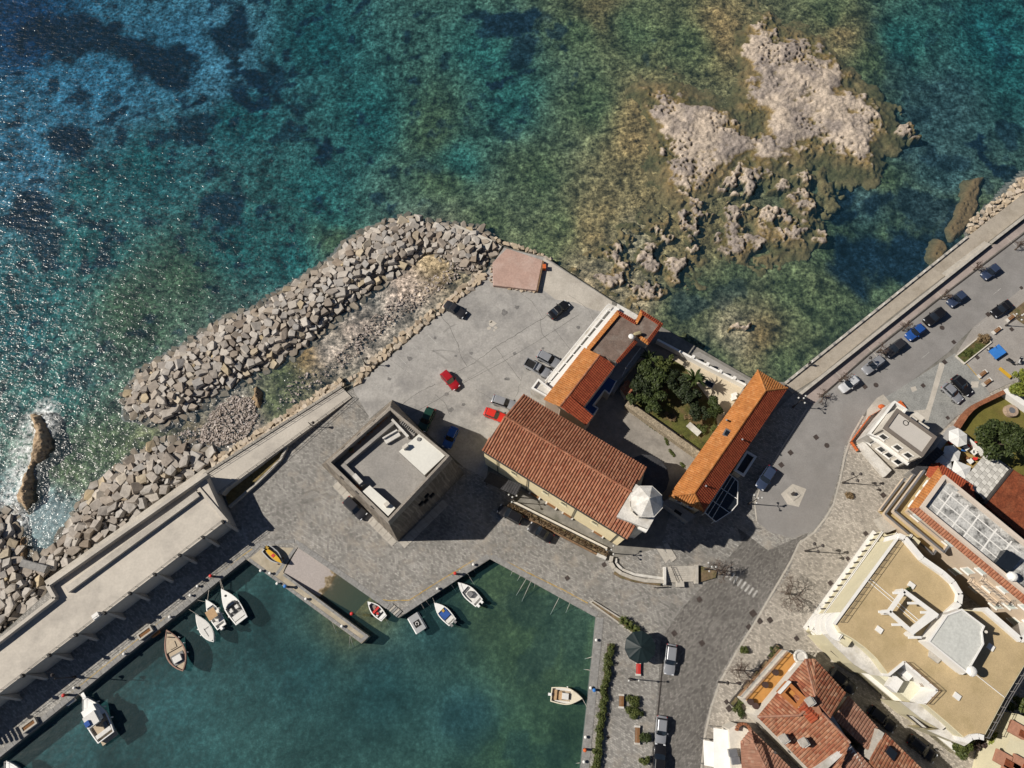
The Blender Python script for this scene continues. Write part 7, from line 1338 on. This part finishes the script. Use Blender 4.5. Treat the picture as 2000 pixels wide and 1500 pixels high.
sd_ = thing('garden_shed', 'small shed with a dull red tiled roof in the shaded garden corner', 'shed', P(1223, 757)); MB().prism(PL([(1213, 757), (1225, 742), (1238, 755), (1224, 775)], 3.2), GZ, 3.0).build('wall', OFFW, sd_); tile_roof([P(1211, 758, 3.0), P(1224, 777, 3.0), P(1240, 755, 3.5), P(1226, 741, 3.5)], sd_, 'roof_tiles', TILE_OLD)
cwh = thing('old_tyre', 'old tyre lying against the end of the courtyard wall', 'tyre', P(1228, 779)); mb = MB(); c = P(1228, 779, GZ+.15)
for i in range(12): t0, t1 = i*.5236, (i+1)*.5236; mb.tube(c+Vector((.36*math.cos(t0), .36*math.sin(t0), 0)), c+Vector((.36*math.cos(t1), .36*math.sin(t1), 0)), .13, .13, 6)
mb.build('tyre', GREY, cwh)
for k, (x, y) in enumerate([(1170, 1085), (1179, 1089)]): MB().box(P(x, y, GZ+.35), (.8, .5, .7), R(-28)).top('waste_bin', WHITEW, ['white waste bin at the end of the planter wall', 'second white waste bin beside the globe lamp'][k], 'bin')
sg = thing('road_sign_bar', 'long dark metal bar barrier on the sett road below the steps', 'barrier', P(1290, 1146)); MB().tube(P(1277, 1148, GZ+.5), P(1306, 1146, GZ+.5), .06, .06, 5).build('bar', DARKM, sg)
for x in (1279, 1304): MB().tube(P(x, 1147, GZ), P(x, 1147, GZ+.5), .05, .05, 5).build('post', DARKM, sg)
# person walking on the seafront walk: one skinned body
def person(px, py, label, shirt, ang=0, z=GZ+.06):
    p = P(px, py, z); t = thing('person', label, 'person', p); me = bpy.data.meshes.new('body')
    V = [(0, 0, .95), (0, 0, 1.2), (0, 0, 1.42), (0, 0, 1.5), (.02, 0, 1.6), (.03, 0, 1.7), (0, .19, 1.4), (.05, .25, 1.12), (.16, .24, .9), (0, -.19, 1.4), (-.03, -.25, 1.12), (.04, -.25, .88), (0, .1, .92), (.12, .1, .5), (.05, .1, .06), (.2, .1, .04), (0, -.1, .92), (-.05, -.1, .5), (-.2, -.1, .08), (-.06, -.1, .04)]
    E = [(0, 1), (1, 2), (2, 3), (3, 4), (4, 5), (2, 6), (6, 7), (7, 8), (2, 9), (9, 10), (10, 11), (0, 12), (12, 13), (13, 14), (14, 15), (0, 16), (16, 17), (17, 18), (18, 19)]
    rad = [.14, .14, .13, .055, .09, .085, .07, .05, .04, .07, .05, .04, .09, .065, .045, .045, .09, .065, .045, .045]
    me.from_pydata(V, E, []); o = link('body', me, t); sk_ = o.modifiers.new('skin', 'SKIN'); o.modifiers.new('sub', 'SUBSURF').levels = 1
    for i, r in enumerate(rad): me.skin_vertices[0].data[i].radius = (r, r)
    me.skin_vertices[0].data[0].use_root = True; me.materials.append(shirt); MB().ball((p.x+.02, p.y, p.z+1.69), .105, 8, 6, (1, .9, .95)).build('hair', BLACK, t); t.rotation_euler = (0, 0, ang)
    return t
person(1577, 713, 'person in dark clothes walking along the seafront walk', BLACK, .6); person(1898, 868, 'person in a red top sitting area of the cafe terrace', RED, 1.0, GZ)
# ================================================================ vegetation
def leafmat(name, a, b): return pieces(name, [(0, a), (.4, tuple((x+y)/2 for x, y in zip(a, b))), (.8, b), (1, a)], rough=.6, scale=2, bump=0, fine=.25)
LG = leafmat('leaf_dark', (.022, .034, .010), (.055, .075, .02)); LB = leafmat('leaf_bright', (.08, .11, .015), (.20, .22, .035)); LM = leafmat('leaf_mid', (.04, .058, .014), (.10, .115, .03)); LD = leafmat('leaf_dry', (.14, .095, .05), (.24, .17, .09)); LK = leafmat('leaf_black', (.012, .02, .009), (.03, .042, .014))
BARK = mat('bark', (.13, .10, .075), .3, 4, fine=12, finev=.3); TWIG = mat('twig', (.10, .07, .055), .2, 4, bump=0)
def leaves(blobs, n, size, seed, name='crown', up=.55):
    """many small leaf faces spread through a set of ellipsoids (x, y, z, rx, ry, rz)"""
    rng = np.random.default_rng(seed); w_ = np.array([b[3]*b[4]*b[5] for b in blobs]); w_ = w_/w_.sum(); pick = rng.choice(len(blobs), n, p=w_); B = np.array(blobs)[pick]
    d = rng.normal(size=(n, 3)); d /= np.linalg.norm(d, axis=1)[:, None]; r = rng.random(n)**.45; c = B[:, :3]+d*r[:, None]*B[:, 3:6]
    nrm = d*.7+rng.normal(size=(n, 3))*.6+np.array([0, 0, up]); nrm /= np.linalg.norm(nrm, axis=1)[:, None]
    t = np.cross(nrm, rng.normal(size=(n, 3))); t /= np.linalg.norm(t, axis=1)[:, None]; b = np.cross(nrm, t); s = size*rng.uniform(.6, 1.3, n)[:, None]
    v = np.stack([c-t*s, c-b*s*.5, c+t*s, c+b*s*.5], 1).reshape(-1, 3); return v, np.arange(4*n).reshape(-1, 4)
def npmesh(name, v, q, m, off):
    me = bpy.data.meshes.new(name); me.vertices.add(len(v)); me.vertices.foreach_set('co', (v-np.array(off)).astype(np.float32).ravel()); me.loops.add(q.size); me.loops.foreach_set('vertex_index', q.astype(np.int32).ravel()); me.polygons.add(len(q)); me.polygons.foreach_set('loop_start', np.arange(0, q.size, 4, dtype=np.int32)); me.update(calc_edges=True); me.materials.append(m); return me
def tree(px, py, label, rad, h, m, n, size, seed, name='tree', ztop=None, blobs=9, squash=.6, flat=(1, 1), trunk=True, group=None, cat='tree'):
    p = P(px, py, GZ+h*.7); p.z = GZ; t = thing(name, label, cat, p, group); rng = np.random.default_rng(seed); bl = []
    for i in range(int(blobs*1.7)):
        a = rng.uniform(0, 6.28); r = rad*.8*math.sqrt(rng.random()); k = rng.uniform(.22, .42)*rad; bl.append((p.x+r*math.cos(a)*flat[0], p.y+r*math.sin(a)*flat[1], GZ+h*rng.uniform(.6, .85), k, k, k*squash+.15))
    v, q = leaves(bl, n, size, seed); link('crown', npmesh('crown', v, q, m, p), t)
    if trunk:
        tb = MB(); tb.tube(p, p+Vector((0, 0, h*.5)), .16*rad/2, .1*rad/2, 7)
        for b in bl[:6]: tb.tube(p+Vector((0, 0, h*.45)), Vector(b[:3]), .07*rad/2, .03, 5)
        tb.build('trunk', BARK, t)
    return t
def bush(px, py, rx, ry, h, m, n, label, seed, size=.12, rot=0, name='bush', group=None, z=GZ, cat='bush'):
    p = P(px, py, z); t = thing(name, label, cat, p, group); rng = np.random.default_rng(seed); bl = []; c, s = math.cos(rot), math.sin(rot)
    for i in range(10): a = rng.uniform(0, 6.28); r = math.sqrt(rng.random())*.75; x, y = rx*r*math.cos(a), ry*r*math.sin(a); k = .42*min(rx, ry)+.1; bl.append((p.x+x*c-y*s, p.y+x*s+y*c, z+h*rng.uniform(.4, .7), k, k, h*.38))
    v, q = leaves(bl, n, size, seed); link('foliage', npmesh('foliage', v, q, m, p), t); MB().tube(p, p+Vector((0, 0, h*.5)), .06, .04, 5).build('stem', BARK, t); return t
def bare_tree(px, py, label, h, spread, seed, lean=(0, 0), twigs=5, group='leafless trees'):
    p = P(px, py); t = thing('bare_tree', label, 'tree', p, group); rng = np.random.default_rng(seed); tr = MB(); tw_ = MB()
    def grow(a, d, L, r, lev):
        b = a+d*L; (tr if lev < 2 else tw_).tube(a, b, r, r*.62, 5 if lev < 2 else 3)
        if lev >= 5: return
        for k in range((4, 4, 3, 3, 3)[lev]):
            nd_ = (d+Vector(rng.normal(size=3))*.7+Vector((lean[0]*.2, lean[1]*.2, .1))).normalized(); grow(a.lerp(b, rng.uniform(.5, 1)), nd_, L*rng.uniform(.6, .85)*spread, max(.018, r*.56), lev+1)
    grow(p, Vector((lean[0]*.3, lean[1]*.3, 1)).normalized(), h*.33, .14, 0); tr.build('trunk', BARK, t); tw_.build('twigs', TWIG, t, kind='stuff'); return t
for k, (x, y, l) in enumerate([(1982, 488, 'leafless street tree by the long steps of the seafront walk'), (1901, 527, 'leafless street tree just before the last seafront car'), (1836, 584, 'leafless street tree between the navy and black seafront cars'), (1712, 688, 'leafless street tree above the silver estate'), (1640, 745, 'leafless street tree beside the corner car of the row'), (1603, 775, 'leafless street tree at the corner of the seafront pavement'), (1404, 1122, 'big leafless tree in the bed by the stone steps'), (1535, 1160, 'leafless tree on the beige paving beside the kerb bend'), (1437, 1308, 'leafless tree before the orange balcony'), (1762, 646, 'low leafless tree above the bright blue car')]):
    big = k in (6, 7, 8); bare_tree(x, y, l, 6.0 if big else 4.2, 1.0 if big else .85, 100+k)
bush(1656, 968, .75, .75, .8, LD, 900, 'round reddish brown dry shrub on the beige paving', 3); bush(1452, 1270, .62, .62, .9, LM, 900, 'round green shrub near the orange balcony', 4); bush(1918, 662, 1.3, .9, 1.1, LD, 1500, 'dry brown bush in the terrace flower bed', 5, rot=.6)
fb_ = thing('flower_bed', 'rectangular flower bed with a stone rim on the terrace', 'flower bed', P(1908, 675)); q = PL([(1866, 695), (1918, 652), (1938, 668), (1884, 711)], GZ+.25); mb = MB(); ring(mb, [(p.x, p.y) for p in q], .18, GZ, GZ+.3); mb.build('rim', OFFW, fb_); MB().prism(inset(q, .15), GZ, GZ+.22).build('bed', mat('bed_grass', (.085, .10, .025), .4, 1.5, fine=6, finev=.35, stain=(.19, .12, .06), sstain=.5), fb_)
bush(1888, 692, .9, .7, .6, LM, 900, 'low green planting in the terrace flower bed', 6, rot=.6)
fb_ = thing('flower_bed', 'dry flower bed beside the lone black car', 'flower bed', P(1990, 605)); q = PL([(1972, 612), (2010, 582), (2040, 600), (2000, 632)], GZ+.25); MB().prism(q, GZ, GZ+.22).build('bed', EARTH, fb_)
# hedge strip along the harbour wall: sections of clipped shrub
hs = [(1192, 1262), (1188, 1290), (1184, 1318), (1181, 1346), (1178, 1374), (1174, 1402), (1171, 1430), (1168, 1458), (1165, 1486), (1161, 1516)]
hd = thing('hedge', 'long narrow hedge running beside the harbour wall', 'hedge', P(1180, 1370)); bl = []; rng = np.random.default_rng(9)
for (x0, y0), (x1, y1) in zip(hs[:-1], hs[1:]):
    for i in range(6): t_ = i/6; p = P(x0+(x1-x0)*t_, y0+(y1-y0)*t_, GZ+.5); bl.append((p.x+rng.uniform(-.35, .35), p.y, GZ+rng.uniform(.4, .7), .55, .5, .42))
v, q = leaves(bl, 9500, .13, 12); link('foliage', npmesh('foliage', v, q, LM, org(hd)), hd); MB().wall(P(1192, 1258), P(1161, 1520), .9, GZ, GZ+.35).build('stems', BARK, hd)
bush(1235, 1373, 1.15, 2.3, .9, LM, 3600, 'clipped dark green oval hedge bed beside the wooden bench', 13); bush(1259, 1435, .95, .95, 1.7, LG, 1800, 'round dark green bush beside the bench with planters', 14); bush(1258, 1482, .8, .7, 1.0, LM, 900, 'small loose bush beside the rear black car', 15); bush(1252, 1394, .35, .35, .7, LG, 250, 'tiny bush beside the oval hedge bed', 16)
# spiky plants in the harbour planter
def spiky(px, py, r, n, label, seed, m=LM, h=1.3, name='yucca', group='spiky plants', z=GZ+.3, trunk=.3, cat='plant'):
    p = P(px, py, z); t = thing(name, label, cat, p, group); rng = np.random.default_rng(seed); c = p+Vector((0, 0, trunk)); mb = MB()
    for i in range(n):
        a = rng.uniform(0, 6.28); el = rng.uniform(.05, 1.1); d = Vector((math.cos(a)*math.cos(el), math.sin(a)*math.cos(el), math.sin(el))); s = Vector((-math.sin(a), math.cos(a), 0))*.07*r; L = r*rng.uniform(.75, 1.1); m1 = c+d*L*.55+Vector((0, 0, .08)); e = c+d*L-Vector((0, 0, .25*L)); k = len(mb.v); mb.v += [tuple(x) for x in (c-s*.5, c+s*.5, m1+s, e, m1-s)]; mb.f += [(k, k+1, k+2, k+4), (k+4, k+2, k+3)]
    mb.build('fronds', m, t, kind='stuff'); MB().tube(p, c, .12, .1, 6).build('trunk', BARK, t); return t
for k, (x, y) in enumerate([(1218, 1212), (1226, 1219), (1235, 1226), (1243, 1233)]): spiky(x, y, 1.15, 34, 'spiky green plant in the harbour corner planter', 30+k)
bush(1262, 1248, .9, .5, .5, LD, 500, 'yellowish low plants at the end of the harbour planter', 36, rot=-.6, z=GZ+.3)
# courtyard garden
tree(1270, 735, 'large dark leafy tree filling the courtyard garden near the terrace house', 3.0, 4.6, LG, 6500, .26, 41, blobs=12); tree(1278, 785, 'dark leafy tree beside the courtyard wall', 2.2, 3.8, LG, 3000, .24, 42, blobs=9); tree(1350, 775, 'dense round tree in the middle of the courtyard garden', 2.4, 4.2, LK, 4800, .24, 43, blobs=10); tree(1390, 795, 'small dark tree near the eave of the long house', 1.9, 3.4, LG, 2400, .22, 44, blobs=8); tree(1300, 710, 'loose tree with pale tips at the edge of the sandy courtyard', 1.9, 3.8, LM, 2400, .2, 45, blobs=7); tree(1245, 775, 'dark shrub like tree in the corner by the shed', 1.8, 3.2, LG, 2000, .2, 46, blobs=6)
tree(1325, 745, 'dark leafy tree between the palms of the courtyard', 2.2, 4.2, LK, 3000, .24, 55, blobs=8); tree(1255, 750, 'shady tree behind the rear terrace', 2.4, 4.0, LK, 3000, .24, 56, blobs=8); tree(1365, 805, 'dark shrub tree over the garden table', 2.0, 3.2, LK, 2400, .22, 57, blobs=7)
spiky(1348, 752, 2.6, 44, 'palm with spread fronds in the courtyard garden', 47, LG, name='palm', group=None, z=GZ, trunk=3.2); spiky(1262, 712, 2.2, 38, 'palm beside the rear terrace of the terrace house', 48, LG, name='palm', group=None, z=GZ, trunk=2.8)
bush(1370, 838, 1.2, .9, .8, LM, 1000, 'low planting under the courtyard table', 49); bush(1322, 855, 1.0, .6, .6, LD, 700, 'dry bed beside the courtyard wall', 50); bush(1310, 815, 1.4, .7, .5, LD, 900, 'brown bed along the courtyard wall', 51, rot=-.6); bush(1395, 838, 1.0, .7, .7, LM, 800, 'low shrubs beside the long house wall', 52); bush(1345, 812, 1.2, .9, .6, LD, 800, 'pale dry shrubs under the courtyard trees', 53)
ivy = thing('ivy_strip', 'strip of ivy creeping along the concrete yard below the courtyard wall', 'ivy', P(1310, 880)); bl = []
for (x0, y0), (x1, y1) in zip([(1240, 808), (1270, 832), (1300, 855), (1308, 880), (1330, 905)], [(1270, 832), (1300, 852), (1304, 870), (1318, 892), (1336, 912)]):
    for i in range(6): p = P(x0+(x1-x0)*i/6, y0+(y1-y0)*i/6, GZ); bl.append((p.x, p.y, GZ+.1, .32, .32, .12))
for i in range(8): p = P(1320+i*4.5, 860+i*3.2, GZ); bl.append((p.x, p.y, GZ+.1, .3, .25, .12))
v, q = leaves(bl, 2200, .1, 60); link('foliage', npmesh('foliage', v, q, LM, org(ivy)), ivy)
# garden by the restaurant and lane
tree(1958, 862, 'big dark evergreen on the lawn beside the chequered canopy', 3.9, 6.0, LG, 7500, .27, 61, blobs=13, flat=(1.15, .85)); tree(1995, 748, 'bright yellow green hedge tree behind the white garden wall', 2.6, 3.4, LB, 4200, .2, 62, blobs=9); tree(1890, 1462, 'small green tree at the corner of the ochre roofed building', 2.0, 4.0, LM, 2600, .2, 63, blobs=7); tree(1960, 1448, 'bright green tree before the balcony house', 2.0, 4.0, LB, 2600, .2, 64, blobs=7); tree(1912, 1452, 'dark purple leaved shrub beside the small green tree', 1.3, 2.4, leafmat('leaf_purple', (.03, .018, .02), (.06, .04, .03)), 1300, .18, 65, blobs=5); tree(1993, 1385, 'green tree in the dark lane above the balcony house', 1.9, 4.0, LM, 2400, .2, 66, blobs=7); bush(1972, 1412, .6, .6, 1.2, LB, 500, 'small bright bush at the corner of the balcony house', 67)
bush(1512, 1266, .9, .5, .9, LG, 700, 'dark plant in the planter box farthest along the balcony', 68); bush(1506, 1280, .6, .4, .9, LG, 500, 'dark plant in the second planter box', 69); bush(1440, 1380, .8, 1.5, 1.0, LM, 1500, 'green shrubs at the corner of the orange balcony', 70, rot=-.6); bush(1445, 1392, .6, .8, .9, LG, 700, 'dark shrub below the orange balcony corner', 71)
bush(1772, 1150, .4, .3, .5, LG, 150, 'small potted plant beside the white pergola', 72, z=CZ)
# dry growth in the church planter
dp = thing('planter_shrubs', 'dry brown shrubs growing in the church planter wall', 'shrub', P(1090, 1035)); bl = []
for i in range(40): t_ = i/39; p = P(996+(1184-996)*t_, 987+(1081-987)*t_, GZ+.7); bl.append((p.x+random.uniform(-.2, .2), p.y+random.uniform(-.2, .2), GZ+.7, .4, .35, .18))
v, q = leaves(bl, 3200, .12, 80); link('foliage', npmesh('foliage', v, q, leafmat('leaf_brown', (.07, .045, .025), (.15, .10, .055)), org(dp)), dp)
